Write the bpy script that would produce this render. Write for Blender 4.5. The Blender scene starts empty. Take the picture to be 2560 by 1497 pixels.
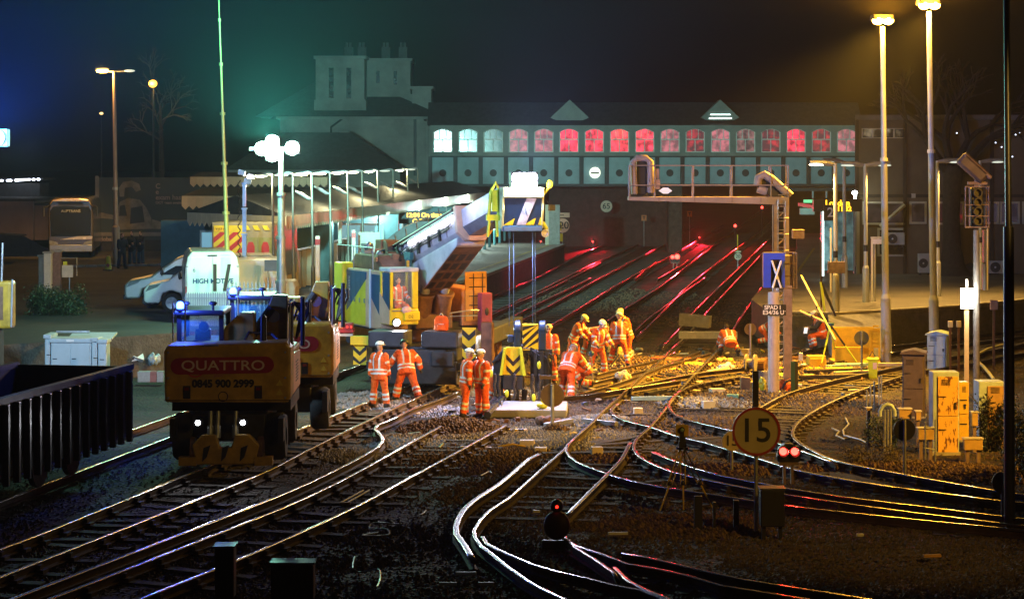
import bpy, bmesh, math, random
from mathutils import Vector, Matrix
from math import sin, cos, pi, radians as R
random.seed(7)
S = bpy.context.scene
COL = S.collection
# ------------------------------------------------------------------ camera
H, F, CX, HY = 6.6, 5486.0, 1280.0, 406.0        # eye height above rail top; lens, measured on the photograph
cam = bpy.data.objects.new('camera', bpy.data.cameras.new('camera'))
COL.objects.link(cam)
cam.location = (0, 0, H); cam.rotation_euler = (R(90), 0, 0)
cam.data.sensor_width = 36.0; cam.data.lens = 36.0 * F / 2560.0
cam.data.shift_y = -(748.5 - HY) / 2560.0
cam.data.clip_start = 0.5; cam.data.clip_end = 3000
S.camera = cam
# ------------------------------------------------------------------ night sky and moon
W = bpy.data.worlds.new('World'); S.world = W; W.use_nodes = True
nt = W.node_tree; bgn = nt.nodes['Background']
sky = nt.nodes.new('ShaderNodeTexSky'); sky.sky_type = 'NISHITA'; sky.sun_disc = False
sky.sun_elevation = R(-7); sky.sun_rotation = R(200)
nt.links.new(sky.outputs[0], bgn.inputs[0]); bgn.inputs[1].default_value = 0.05
sun = bpy.data.objects.new('sun', bpy.data.lights.new('sun', 'SUN')); COL.objects.link(sun)
sun.data.energy = 0.006; sun.data.angle = R(0.5); sun.data.color = (0.8, 0.88, 1.0)
sun.rotation_euler = (R(50), 0, R(-35))
S.view_settings.view_transform = 'Standard'; S.view_settings.look = 'None'
S.view_settings.exposure = 0.0; S.view_settings.gamma = 1.0; S.view_settings.use_curve_mapping = False
S.render.engine = 'CYCLES'
S.cycles.use_denoising = True
S.cycles.max_bounces = 5; S.cycles.diffuse_bounces = 2; S.cycles.glossy_bounces = 3
S.cycles.transmission_bounces = 4; S.cycles.transparent_max_bounces = 8; S.cycles.volume_bounces = 0
S.cycles.sample_clamp_indirect = 3.0; S.cycles.caustics_reflective = False; S.cycles.caustics_refractive = False
S.cycles.use_light_tree = True

# ------------------------------------------------------------------ helpers
def P(px, py, d): return Vector(((px - CX) / F * d, d, H - (py - HY) / F * d))
def G(px, py, z=0.0):
    d = (H - z) * F / (py - HY)
    return Vector(((px - CX) / F * d, d, z))

MATS = {}
def mat(name, col, rough=0.6, metal=0.0, var=0.25, scale=6.0, bump=0.0, emit=None, estr=0.0, col2=None, alpha=None, coat=0.0, spec=0.5, detail=6.0, thr=None, stretch=None):
    """procedural material: base colour broken up by noise (dirt, wear), optional second colour, bump"""
    if name in MATS: return MATS[name]
    m = bpy.data.materials.new(name); m.use_nodes = True; MATS[name] = m
    n = m.node_tree.nodes; l = m.node_tree.links
    b = n['Principled BSDF']
    b.inputs['Roughness'].default_value = rough; b.inputs['Metallic'].default_value = metal
    b.inputs['Specular IOR Level'].default_value = spec
    if coat: b.inputs['Coat Weight'].default_value = coat; b.inputs['Coat Roughness'].default_value = 0.15
    if alpha is not None: b.inputs['Alpha'].default_value = alpha
    tc = n.new('ShaderNodeTexCoord'); nz = n.new('ShaderNodeTexNoise')
    nz.inputs['Scale'].default_value = scale; nz.inputs['Detail'].default_value = detail; nz.inputs['Roughness'].default_value = 0.65
    if stretch:
        mp = n.new('ShaderNodeMapping'); mp.inputs['Scale'].default_value = stretch; l.new(tc.outputs['Object'], mp.inputs['Vector']); l.new(mp.outputs['Vector'], nz.inputs['Vector'])
    else: l.new(tc.outputs['Object'], nz.inputs['Vector'])
    rp = n.new('ShaderNodeValToRGB')
    c2 = col2 if col2 else [c * (1 - var) for c in col]
    rp.color_ramp.elements[0].color = (*c2, 1); rp.color_ramp.elements[1].color = (*col, 1)
    lo, hi = thr if thr else (0.35, 0.65)
    rp.color_ramp.elements[0].position = lo; rp.color_ramp.elements[1].position = hi
    l.new(nz.outputs['Fac'], rp.inputs['Fac']); l.new(rp.outputs['Color'], b.inputs['Base Color'])
    mr = n.new('ShaderNodeMapRange'); mr.inputs['To Min'].default_value = min(1, rough + 0.12); mr.inputs['To Max'].default_value = max(0.02, rough - 0.08)
    l.new(nz.outputs['Fac'], mr.inputs['Value']); l.new(mr.outputs['Result'], b.inputs['Roughness'])
    if bump:
        n2 = n.new('ShaderNodeTexNoise'); n2.inputs['Scale'].default_value = scale * 4; n2.inputs['Detail'].default_value = 4
        l.new(tc.outputs['Object'], n2.inputs['Vector'])
        bp = n.new('ShaderNodeBump'); bp.inputs['Strength'].default_value = bump; bp.inputs['Distance'].default_value = 0.05
        l.new(n2.outputs['Fac'], bp.inputs['Height']); l.new(bp.outputs['Normal'], b.inputs['Normal'])
    if emit:
        b.inputs['Emission Color'].default_value = (*emit, 1); b.inputs['Emission Strength'].default_value = estr
    return m

class MB:
    """collects shapes; build() links them as ONE mesh object"""
    def __init__(s, M=None):
        s.v, s.f, s.mi, s.M, s.cur = [], [], [], M, 0
    def add(s, vs, fs):
        o = len(s.v)
        s.v += [Vector(v) for v in vs]
        for f in fs: s.f.append([i + o for i in f]); s.mi.append(s.cur)
        return s
    def box(s, c, d, rz=0, rx=0, ry=0, tx=1, ty=1):
        """centre, size; tx, ty taper the top"""
        x, y, z = [q / 2 for q in d]
        vs = [(-x, -y, -z), (x, -y, -z), (x, y, -z), (-x, y, -z), (-x * tx, -y * ty, z), (x * tx, -y * ty, z), (x * tx, y * ty, z), (-x * tx, y * ty, z)]
        if rz or rx or ry:
            M = Matrix.Rotation(rz, 3, 'Z') @ Matrix.Rotation(ry, 3, 'Y') @ Matrix.Rotation(rx, 3, 'X')
            vs = [M @ Vector(v) for v in vs]
        c = Vector(c)
        return s.add([c + Vector(v) for v in vs], [(0, 3, 2, 1), (4, 5, 6, 7), (0, 1, 5, 4), (1, 2, 6, 5), (2, 3, 7, 6), (3, 0, 4, 7)])
    def b2(s, a, b):
        return s.box([(p + q) / 2 for p, q in zip(a, b)], [abs(q - p) for p, q in zip(a, b)])
    def prism(s, pts, a, b, ax='y'):
        """polygon in the plane across ax, extruded from a to b; ax 'y': (x,z); 'x': (y,z); 'z': (x,y)"""
        n = len(pts)
        def mk(p, t): return (p[0], t, p[1]) if ax == 'y' else (t, p[0], p[1]) if ax == 'x' else (p[0], p[1], t)
        vs = [mk(p, a) for p in pts] + [mk(p, b) for p in pts]
        return s.add(vs, [list(range(n))[::-1], list(range(n, 2 * n))] + [[i, (i + 1) % n, n + (i + 1) % n, n + i] for i in range(n)])
    def tube(s, pts, r, n=8, cap=True):
        pts = [Vector(p) for p in pts]
        rs = r if isinstance(r, (list, tuple)) else [r] * len(pts)
        vs, fs = [], []
        up = None
        for i, p in enumerate(pts):
            d = (pts[min(i + 1, len(pts) - 1)] - pts[max(i - 1, 0)])
            d = d.normalized() if d.length > 1e-9 else Vector((0, 0, 1))
            if up is None or abs(up.dot(d)) > .95: up = Vector((0, 0, 1)) if abs(d.z) < .9 else Vector((1, 0, 0))
            a = d.cross(up).normalized(); b = d.cross(a).normalized(); up = -b if up.dot(b) < 0 else b
            a = d.cross(up).normalized(); b = d.cross(a).normalized()
            for k in range(n):
                t = 2 * pi * k / n
                vs.append(p + (a * cos(t) + b * sin(t)) * rs[i])
        for i in range(len(pts) - 1):
            for k in range(n):
                k2 = (k + 1) % n
                fs.append([i * n + k, i * n + k2, (i + 1) * n + k2, (i + 1) * n + k])
        if cap: fs += [list(range(n)), list(range((len(pts) - 1) * n, len(pts) * n))[::-1]]
        return s.add(vs, fs)
    def cyl(s, a, b, r, r2=None, n=12): return s.tube([a, b], [r, r if r2 is None else r2], n)
    def lathe(s, prof, c=(0, 0, 0), n=16, M=None):
        """profile [(r, z)] turned about z, then M, then moved to c"""
        vs, fs = [], []
        c = Vector(c)
        for r, z in prof:
            for k in range(n):
                t = 2 * pi * k / n; q = Vector((r * cos(t), r * sin(t), z))
                vs.append(c + (M @ q if M else q))
        for i in range(len(prof) - 1):
            for k in range(n):
                k2 = (k + 1) % n; fs.append([i * n + k, i * n + k2, (i + 1) * n + k2, (i + 1) * n + k])
        L = (len(prof) - 1) * n
        if len(prof) > 3 and prof[0][0] == prof[-1][0] > .01: fs += [[L + k, L + (k + 1) % n, (k + 1) % n, k] for k in range(n)]     # a ring
        else: fs += [list(range(n))[::-1], list(range(L, L + n))]
        return s.add(vs, fs)
    def sph(s, c, r, n=10, m=7):
        r = r if isinstance(r, (list, tuple)) else (r, r, r)
        pr = [(max(1e-4, sin(pi * i / m)), -cos(pi * i / m)) for i in range(m + 1)]
        return s.lathe(pr, c, n, Matrix.Diagonal(Vector(r)))
    def build(s, name, mats, par=None, loc=None, smooth=False, bevel=0.0, kind=None):
        me = bpy.data.meshes.new(name)
        vs = [s.M @ v for v in s.v] if s.M else s.v
        me.from_pydata([tuple(v) for v in vs], [], s.f)
        for m in (mats if isinstance(mats, (list, tuple)) else [mats]): me.materials.append(m)
        if any(s.mi): me.polygons.foreach_set('material_index', s.mi)
        bm = bmesh.new(); bm.from_mesh(me); bmesh.ops.recalc_face_normals(bm, faces=bm.faces); bm.to_mesh(me); bm.free()
        if smooth:
            me.polygons.foreach_set('use_smooth', [True] * len(me.polygons))
            me.set_sharp_from_angle(angle=R(40))
        o = bpy.data.objects.new(name, me); COL.objects.link(o)
        if par: o.parent = par
        if loc is not None: o.location = loc
        if bevel:
            md = o.modifiers.new('bevel', 'BEVEL'); md.width = bevel; md.segments = 2; md.limit_method = 'ANGLE'; md.angle_limit = R(35)
        if kind: o['kind'] = kind
        return o
def tag(o, label, cat, group=None):
    o['label'] = label; o['category'] = cat
    if group: o['group'] = group
    return o
def thing(name, label, cat, loc=(0, 0, 0), rz=0, group=None):
    o = bpy.data.objects.new(name, None); COL.objects.link(o); o.empty_display_size = .2
    o.location = loc; o.rotation_euler = (0, 0, rz)
    return tag(o, label, cat, group)
def struct(o): o['kind'] = 'structure'; return o
def group_struct(name):
    o = bpy.data.objects.new(name, None); COL.objects.link(o); return struct(o)
def copy_tree(o, par=None):
    c = o.copy(); COL.objects.link(c)
    if par: c.parent = par
    for ch in list(o.children): copy_tree(ch, c)
    return c
def text(body, size, m, par, loc, rot=(pi / 2, 0, 0), name='lettering', ext=0.002, ax='CENTER', sx=1.0, bold=0.0):
    c = bpy.data.curves.new(name, 'FONT'); c.body = body; c.size = size; c.extrude = ext; c.align_x = ax; c.align_y = 'CENTER'; c.offset = bold
    c.materials.append(m)
    t = bpy.data.objects.new('tmp', c); COL.objects.link(t)
    me = bpy.data.meshes.new_from_object(t.evaluated_get(bpy.context.evaluated_depsgraph_get()))
    bpy.data.objects.remove(t); bpy.data.curves.remove(c); me.name = name
    o = bpy.data.objects.new(name, me); COL.objects.link(o)
    if par: o.parent = par
    o.location = loc; o.rotation_euler = rot; o.scale = (sx, 1, 1)
    return o
def lamp(kind, name, loc, power, col, par=None, r=0.1, target=None, angle=60, blend=.5):
    """a light source, mostly inside a lamp head; some are added fill"""
    d = bpy.data.lights.new(name, kind); d.energy = power; d.color = col
    d.shadow_soft_size = r
    if kind == 'SPOT': d.spot_size = R(angle); d.spot_blend = blend
    o = bpy.data.objects.new(name, d); COL.objects.link(o); o.location = loc
    if target is not None:
        o.rotation_euler = (Vector(target) - Vector(loc)).to_track_quat('-Z', 'Y').to_euler()
    if par:
        o.parent = par; o.matrix_parent_inverse = Matrix.Identity(4)
    return o

# ------------------------------------------------------------------ shared materials
STEEL = mat('galvanised steel', (.38, .4, .42), .42, .6, .3, 3)
POLE = mat('grey painted pole', (.36, .38, .42), .45, .1, .2, 2)
DARKMETAL = mat('dark metal', (.035, .035, .04), .5, .4, .4, 5)
BLACK = mat('black plastic', (.012, .012, .014), .45, 0, .3, 8)
RUBBER = mat('tyre rubber', (.02, .02, .022), .8, 0, .4, 10, .2)
WHITE = mat('white paint', (.78, .78, .76), .4, 0, .12, 3)
OFFWHITE = mat('off white paint', (.6, .58, .52), .55, 0, .2, 3)
YELLOW = mat('yellow machine paint', (.72, .47, .02), .4, 0, .3, 3)
DIRTYYELLOW = mat('dirty yellow machine paint', (.50, .30, .03), .42, 0, .45, 3, 0, coat=.2)
LIME = mat('lime yellow paint', (.62, .74, .03), .45, 0, .2, 4)
SKYGLASS = mat('dark window glass', (.02, .025, .03), .08, 0, .2, 2, spec=.8)
CONC = mat('concrete', (.34, .33, .31), .85, 0, .3, 4, .3)
RUST = mat('rusty steel', (.16, .075, .035), .8, .2, .55, 6, .3)
RED = mat('red paint', (.5, .03, .03), .45, 0, .3, 5)
HIVIS = mat('orange hi vis cloth', (.95, .135, .006), .7, 0, .4, 4, .9)
REFLECT = mat('silver reflective tape', (.72, .72, .72), .45, .1, .15, 10)
SKIN = mat('skin', (.5, .29, .21), .55, 0, .15, 8)
GLOVE = mat('dark work glove', (.05, .055, .06), .8, 0, .4, 10)
BOOT = mat('dark boot leather', (.03, .025, .022), .6, 0, .4, 10)
NAVY = mat('navy cloth', (.012, .018, .035), .75, 0, .4, 6, .3)
def emitter(name, col, strength): return mat(name, col, .4, 0, 0, 3, emit=col, estr=strength)
E_GREEN = emitter('green white floodlight lens', (.62, 1.0, .82), 60)
E_BLUEW = emitter('blue white floodlight lens', (.75, .84, 1.0), 50)
E_WHITE = emitter('white work light lens', (.95, .97, 1.0), 25)
E_SODIUM = emitter('amber sodium lens', (1.0, .55, .08), 60)
E_WARM = emitter('warm platform lamp lens', (1.0, .88, .55), 12)
E_RED = emitter('red signal lens', (1.0, .03, .02), 14)
E_BLUE = emitter('blue beacon lens', (.05, .12, 1.0), 16)
E_LEDAMBER = emitter('amber display dots', (1.0, .5, .02), 3)
E_CYAN = emitter('cool white tube', (.75, 1.0, .95), 4)
# ================================================================== ground, platforms, track
def ground_mat(name, c1, c2, scale, bump, rough=.9, stone=True):
    m = bpy.data.materials.new(name); m.use_nodes = True
    n, l = m.node_tree.nodes, m.node_tree.links
    b = n['Principled BSDF']; b.inputs['Roughness'].default_value = rough; b.inputs['Specular IOR Level'].default_value = .3
    tc = n.new('ShaderNodeTexCoord')
    v = n.new('ShaderNodeTexVoronoi'); v.inputs['Scale'].default_value = scale; l.new(tc.outputs['Object'], v.inputs['Vector'])
    nz = n.new('ShaderNodeTexNoise'); nz.inputs['Scale'].default_value = .45; nz.inputs['Detail'].default_value = 9; l.new(tc.outputs['Object'], nz.inputs['Vector'])
    r1 = n.new('ShaderNodeValToRGB'); r1.color_ramp.elements[0].color = (*c1, 1); r1.color_ramp.elements[1].color = (*c2, 1)
    r1.color_ramp.elements[0].position = .38; r1.color_ramp.elements[1].position = .66
    l.new(nz.outputs['Fac'], r1.inputs['Fac'])
    mx = n.new('ShaderNodeMix'); mx.data_type = 'RGBA'; mx.blend_type = 'MULTIPLY'; mx.inputs['Factor'].default_value = .55 if stone else .2
    l.new(r1.outputs['Color'], mx.inputs[6]); l.new(v.outputs['Color'], mx.inputs[7])
    l.new(mx.outputs[2], b.inputs['Base Color'])
    bp = n.new('ShaderNodeBump'); bp.inputs['Strength'].default_value = bump; bp.inputs['Distance'].default_value = .06
    l.new(v.outputs['Distance'], bp.inputs['Height']); l.new(bp.outputs['Normal'], b.inputs['Normal'])
    return m
BALLAST = ground_mat('ballast', (.022, .017, .012), (.075, .058, .042), 11, 1.0)
ASPHALT = ground_mat('asphalt', (.05, .05, .052), (.085, .08, .078), 40, .25, .75, False)
PAVING = ground_mat('platform paving', (.2, .18, .15), (.27, .245, .2), 30, .2, .7, False)
# the railway bed: an undulating sheet out to the horizon
mb = MB()
xs = [-900, -400, -150, -80] + [-60 + i * 1.2 for i in range(101)] + [80, 150, 400, 900]
ys = [-60, 0, 15, 22] + [26 + i * 1.0 for i in range(75)] + [104 + i * 3 for i in range(30)] + [230, 400, 900, 1600]
rg = random.Random(3)
vs = []
for y in ys:
    for x in xs:
        z = -.21
        if 24 < y < 110 and abs(x) < 60: z += rg.uniform(-.025, .03)
        vs.append((x, y, z))
nx = len(xs)
mb.add(vs, [[j * nx + i, j * nx + i + 1, (j + 1) * nx + i + 1, (j + 1) * nx + i] for j in range(len(ys) - 1) for i in range(nx - 1)])
struct(mb.build('ground', BALLAST, smooth=True))
PZ = 1.12
def slab(name, poly, z0, z1, top, side):
    mb = MB(); n = len(poly)
    mb.add([(x, y, z1) for x, y in poly], [list(range(n))]); mb.cur = 1
    mb.add([(x, y, z) for z in (z0, z1) for x, y in poly], [[i, (i + 1) % n, n + (i + 1) % n, n + i] for i in range(n)])
    return mb.build(name, [top, side])
# left: station yard and platform in one level, right: the bay platform
WALLM = mat('platform wall brick', (.085, .075, .065), .85, 0, .5, 3, .5)
YARD = [(-70, 66), (-15.5, 66), (-9.8, 72), (-7.4, 80), (-1.5, 105), (3.5, 146), (3.3, 150), (-2, 150), (-2, 330), (-70, 330)]
yd = struct(slab('station_yard', YARD, -.3, PZ - .02, ASPHALT, WALLM))
pl = struct(slab('platform', [(-7.5, 80.05), (-1.6, 105), (3.4, 146), (3.2, 149), (-2.2, 149), (-6.5, 105), (-11.5, 86), (-11.5, 80.05)], PZ - .05, PZ, PAVING, CONC))
mb = MB()
cop = [(-7.35, 80), (-1.47, 105), (3.53, 146)]
for (x0, y0), (x1, y1) in zip(cop, cop[1:]):
    n = int((y1 - y0) / 3)
    for i in range(n):
        a, b = i / n, (i + .985) / n
        mb.add([(x0 + (x1 - x0) * a, y0 + (y1 - y0) * a, PZ + .05), (x0 + (x1 - x0) * b, y0 + (y1 - y0) * b, PZ + .05),
                (x0 + (x1 - x0) * b - .45, y0 + (y1 - y0) * b, PZ + .05), (x0 + (x1 - x0) * a - .45, y0 + (y1 - y0) * a, PZ + .05),
                (x0 + (x1 - x0) * a, y0 + (y1 - y0) * a, PZ - .1), (x0 + (x1 - x0) * b, y0 + (y1 - y0) * b, PZ - .1)], [(0, 1, 2, 3), (0, 4, 5, 1)])
o = mb.build('coping', CONC, pl)
YLINE = mat('worn yellow line paint', (.55, .42, .06), .7, 0, .5, 3)
mb = MB()
for (x0, y0), (x1, y1) in zip(cop, cop[1:]):
    mb.add([(x0 - 1.0, y0, PZ + .006), (x1 - 1.0, y1, PZ + .006), (x1 - 1.12, y1, PZ + .006), (x0 - 1.12, y0, PZ + .006)], [(0, 1, 2, 3)])
mb.build('yellow_line', YLINE, pl)
RP = [(9.4, 80.3), (11.6, 79.3), (14.2, 81.3), (17.0, 83.5), (20.6, 87.5), (30, 96), (60, 118), (60, 170), (22, 170), (18.2, 140), (9.6, 88)]
rp = struct(slab('platform', RP, -.3, PZ, PAVING, WALLM))
mb = MB()
for (x0, y0), (x1, y1) in zip(RP[0:6], RP[1:7]):
    d = Vector((x1 - x0, y1 - y0, 0)).normalized(); q = Vector((-d.y, d.x, 0)) * .35
    mb.add([(x0, y0, PZ + .05), (x1, y1, PZ + .05), (x1 + q.x, y1 + q.y, PZ + .05), (x0 + q.x, y0 + q.y, PZ + .05), (x0, y0, PZ - .12), (x1, y1, PZ - .12)], [(0, 1, 2, 3), (0, 4, 5, 1)])
mb.build('coping', mat('pale coping stone', (.42, .38, .3), .8, 0, .25, 4, .2), rp)
mb = MB()
for (x0, y0), (x1, y1) in zip(RP[0:6], RP[1:7]):
    mb.add([(x0 - .1, y0 + .75, PZ + .005), (x1 - .1, y1 + .75, PZ + .005), (x1 - .1, y1 + .9, PZ + .005), (x0 - .1, y0 + .9, PZ + .005)], [(0, 1, 2, 3)])
for a, b in (((10.6, 88), (19.2, 140)),):
    mb.add([(a[0], a[1], PZ + .005), (b[0], b[1], PZ + .005), (b[0] + .15, b[1], PZ + .005), (a[0] + .15, a[1], PZ + .005)], [(0, 1, 2, 3)])
mb.build('yellow_line', YLINE, rp)
# ramp at the end of the bay platform
mb = MB(); mb.add([(11.4, 79.2, PZ - .02), (14.0, 81.2, PZ - .02), (13.2, 76.2, -.25), (11.0, 74.6, -.25), (14.0, 81.2, -.3), (11.4, 79.2, -.3)], [(0, 3, 2, 1), (0, 5, 3), (1, 2, 4), (3, 5, 4, 2)])
struct(mb.build('ramp', CONC))

# ------------------------------------------------------------------ rails, traced from the photograph onto the rail plane
RAILTOP = mat('polished rail head', (.68, .67, .66), .22, 1.0, .25, 4)
RAILSIDE = mat('rusty rail web', (.06, .035, .02), .75, .3, .5, 5, .2)
def smooth_line(pts, step=.6):
    out = []
    n = len(pts)
    for i in range(n - 1):
        p0, p1, p2, p3 = pts[max(i - 1, 0)], pts[i], pts[i + 1], pts[min(i + 2, n - 1)]
        k = max(1, min(40, int((p2 - p1).length / step)))
        for j in range(k):
            t = j / k
            a = (p2 - p0) * .5; b = (p3 - p1) * .5
            lim = (p2 - p1).length
            if a.length > lim: a = a.normalized() * lim
            if b.length > lim: b = b.normalized() * lim
            t2, t3 = t * t, t * t * t
            out.append(p1 * (2 * t3 - 3 * t2 + 1) + a * (t3 - 2 * t2 + t) + p2 * (-2 * t3 + 3 * t2) + b * (t3 - t2))
    out.append(pts[-1])
    return out
nrail = [0]
def rail(px, par, name='rail', scale=1.0, ext0=0, ext1=0, wide=1.0):
    nrail[0] += 1
    pts = [G(x, y) if not isinstance(x, Vector) else x for x, y in px]
    if ext0: pts.insert(0, pts[0] + (pts[0] - pts[1]).normalized() * ext0)
    if ext1: pts.append(pts[-1] + (pts[-1] - pts[-2]).normalized() * ext1)
    ln = smooth_line(pts)
    dz = (nrail[0] % 9) * .002
    w = .036 * wide
    c_ = w - .014      # crowned head with rounded corners, so that the polished band catches light from either side
    arc = [(c_ + .014 * cos(R(q)), -.014 + .014 * sin(R(q))) for q in (0, 25, 50, 72, 90)]
    top = [(-a, b) for a, b in arc] + [(0, .0015)] + arc[::-1]; nt_ = len(top)
    prof = top + [(w, -.035), (.01, -.05), (.01, -.13), (.07, -.15), (.07, -.165), (-.07, -.165), (-.07, -.15), (-.01, -.13), (-.01, -.05), (-w, -.035)]
    n = len(prof); vs = []; fs = []; mi = []
    for i, p in enumerate(ln):
        d = (ln[min(i + 1, len(ln) - 1)] - ln[max(i - 1, 0)]).normalized(); s = Vector((d.y, -d.x, 0))
        for a, b in prof: vs.append((p.x + s.x * a, p.y + s.y * a, b - dz + .006))
    for i in range(len(ln) - 1):
        for k in range(n):
            fs.append([i * n + k, i * n + (k + 1) % n, (i + 1) * n + (k + 1) % n, (i + 1) * n + k]); mi.append(0 if k < nt_ - 1 else 1)
    fs += [list(range(n)), list(range((len(ln) - 1) * n, len(ln) * n))]; mi += [1, 1]
    me = bpy.data.meshes.new(name); me.from_pydata(vs, [], fs)
    me.materials.append(RAILTOP); me.materials.append(RAILSIDE); me.polygons.foreach_set('material_index', mi); me.polygons.foreach_set('use_smooth', [q == 0 for q in mi])
    bm = bmesh.new(); bm.from_mesh(me); bmesh.ops.recalc_face_normals(bm, faces=bm.faces); bm.to_mesh(me); bm.free()
    o = bpy.data.objects.new(name, me); COL.objects.link(o); o.parent = par
    return ln
SLEEPER = mat('creosoted timber sleeper', (.04, .03, .02), .85, 0, .5, 7, .5)
SLEEPERC = mat('concrete sleeper', (.035, .032, .028), .85, 0, .35, 6, .3)
CHAIR = mat('iron rail chair', (.07, .045, .03), .7, .4, .4, 8)
slp_mesh = {}
def sleepers(A, B, par, sp=.68, m=None, over=.55, length=None):
    """lay sleepers from rail A to rail B, one object each, all sharing one unit mesh"""
    m = m or SLEEPER
    if m.name not in slp_mesh:
        me = bpy.data.meshes.new('sleeper'); bm = bmesh.new(); bmesh.ops.create_cube(bm, size=1); bm.to_mesh(me); bm.free(); me.materials.append(m); slp_mesh[m.name] = me
    acc = 0; rr = random.Random(len(A))
    for p, q in zip(A, A[1:]):
        acc += (q - p).length
        if acc < sp: continue
        acc = 0
        t = min(B, key=lambda b: (b - q).length_squared)
        L = (t - q).length
        if L < .3 or L > 4.5: continue
        c = (t + q) / 2; d = (t - q)
        o = bpy.data.objects.new('sleeper', slp_mesh[m.name]); COL.objects.link(o); o.parent = par
        o.location = (c.x, c.y, -.215 + rr.uniform(-.012, .012)); o.scale = (L + 2 * over + rr.uniform(-.05, .05), .25, .1)
        o.rotation_euler = (0, 0, math.atan2(d.y, d.x) + rr.uniform(-.012, .012))
def chairs(A, par, sp=.68):
    mb = MB(); acc = 0
    for p, q in zip(A, A[1:]):
        acc += (q - p).length
        if acc < sp: continue
        acc = 0; d = (q - p).normalized(); a = math.atan2(d.y, d.x)
        mb.box((q.x, q.y, -.14), (.2, .34, .06), a); mb.box((q.x, q.y, -.09), (.1, .18, .1), a)
    if mb.v: mb.build('rail_chairs', CHAIR, par)['kind'] = 'stuff'
tk = group_struct('railway_track')                     # the line the crane and the excavators stand on
a = rail([(-60, 1392), (99, 1334), (506, 1170)], tk, ext0=6, ext1=30)
b = rail([(-40, 1456), (0, 1440), (640, 1188), (770, 1123), (849, 1084), (1017, 1005), (1137, 951), (1219, 905), (1262, 877)], tk, ext0=5)
sleepers(b, a, tk); chairs(b, tk); chairs(a, tk)
tk = group_struct('railway_track')                     # the cut line beside it
a = rail([(118, 1497), (700, 1270), (876, 1188), (1102, 1064)], tk, ext0=8)
b = rail([(343, 1497), (567, 1408), (700, 1351), (821, 1297), (929, 1244), (1265, 1062)], tk, ext0=8)
c = rail([(21, 1497), (700, 1236), (867, 1159), (946, 1115), (957, 1100), (950, 1084), (938, 1072), (944, 1060), (979, 1047), (1031, 1021), (1112, 992), (1145, 977)], tk, 'conductor_rail', ext0=8, wide=1.15)
sleepers(a, b, tk); chairs(a, tk); chairs(b, tk)
tk = group_struct('railway_track')                     # the turnouts
rail([(1185, 1400), (1161, 1359), (1141, 1332), (1140, 1311), (1158, 1274), (1191, 1244), (1243, 1211), (1282, 1180), (1324, 1144), (1348, 1133)], tk, 'check_rail', wide=1.6)
A = rail([(1418, 1497), (1349, 1465), (1318, 1447), (1270, 1414), (1233, 1384), (1203, 1362), (1188, 1341), (1185, 1323), (1200, 1299), (1227, 1271), (1270, 1244), (1312, 1208), (1367, 1159), (1409, 1123), (1434, 1095), (1485, 1050), (1507, 1026), (1550, 988), (1607, 935), (1637, 912), (1676, 874), (1717, 836), (1760, 787), (1839, 703), (1893, 646)], tk, ext0=4, ext1=4)
rail([(1206, 1338), (1218, 1356), (1246, 1371), (1276, 1384), (1334, 1408), (1397, 1426), (1473, 1443), (1534, 1459), (1597, 1470), (1630, 1482)], tk, ext1=2)
B = rail([(1409, 1330), (1415, 1347), (1437, 1362), (1506, 1384), (1567, 1408), (1640, 1420), (1722, 1438), (1800, 1462), (1860, 1472), (2018, 1497)], tk, ext1=3)
rail([(1432, 1364), (1491, 1399), (1534, 1429), (1546, 1452)], tk, 'wing_rail')
rail([(1537, 1417), (1567, 1447), (1613, 1472), (1670, 1494)], tk, 'wing_rail', ext1=1)
C = rail([(1555, 1381), (1610, 1390), (1800, 1434), (1860, 1447), (2175, 1496)], tk, ext1=4)
D = rail([(1410, 1292), (1426, 1276), (1479, 1223), (1522, 1180), (1555, 1144), (1575, 1105)], tk, wide=1.2)
E = rail([(1432, 1098), (1418, 1111), (1416, 1127), (1443, 1153), (1509, 1179), (1585, 1202), (1664, 1217), (1789, 1235), (1871, 1248), (1960, 1261), (2118, 1279), (2533, 1320)], tk, ext1=4)
F_ = rail([(1800, 867), (1787, 882), (1741, 928), (1703, 969), (1679, 1000), (1628, 1062), (1592, 1095), (1585, 1120), (1601, 1141), (1628, 1156), (1683, 1178), (1760, 1196), (1888, 1222), (1960, 1233), (2178, 1265), (2512, 1306), (2560, 1311)], tk, ext1=4)
F2 = rail([(1631, 1129), (1671, 1144), (1744, 1170), (1805, 1187), (1912, 1207), (1960, 1217), (2118, 1241), (2194, 1250), (2560, 1294)], tk, 'check_rail', ext1=4)
I_ = rail([(1545, 1007), (1529, 1020), (1535, 1034), (1567, 1050), (1628, 1065), (1698, 1089), (1760, 1103), (1811, 1118), (1899, 1144), (1987, 1171), (2084, 1191), (2188, 1208), (2345, 1229), (2512, 1250), (2560, 1254)], tk, ext1=4, wide=1.3)
J_ = rail([(1577, 974), (1592, 962), (1741, 932), (1874, 915), (2000, 880), (2110, 850)], tk)
K_ = rail([(2090, 1158), (2000, 1124), (1900, 1093), (1824, 1074), (1760, 1059), (1714, 1047), (1683, 1031), (1672, 1012), (1678, 998), (1695, 981), (1738, 961), (1924, 927), (2010, 912), (2110, 900)], tk)
chairs(I_, tk, .5); chairs(K_, tk, .5); chairs(F_, tk, .5)
L_ = rail([(2258, 938), (2171, 967), (2090, 999), (2036, 1026), (1995, 1054), (1981, 1081), (1992, 1100), (2022, 1119), (2093, 1151), (2239, 1181), (2483, 1224), (2560, 1235)], tk, ext1=4, ext0=2, wide=1.2)
M_ = rail([(1860, 1038), (1900, 1017), (1968, 983), (2063, 955), (2199, 925), (2300, 905)], tk)
chairs(L_, tk, .5)
rail([(2300, 926), (2369, 916), (2443, 904), (2510, 890), (2560, 882)], tk, ext1=5)
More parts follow.
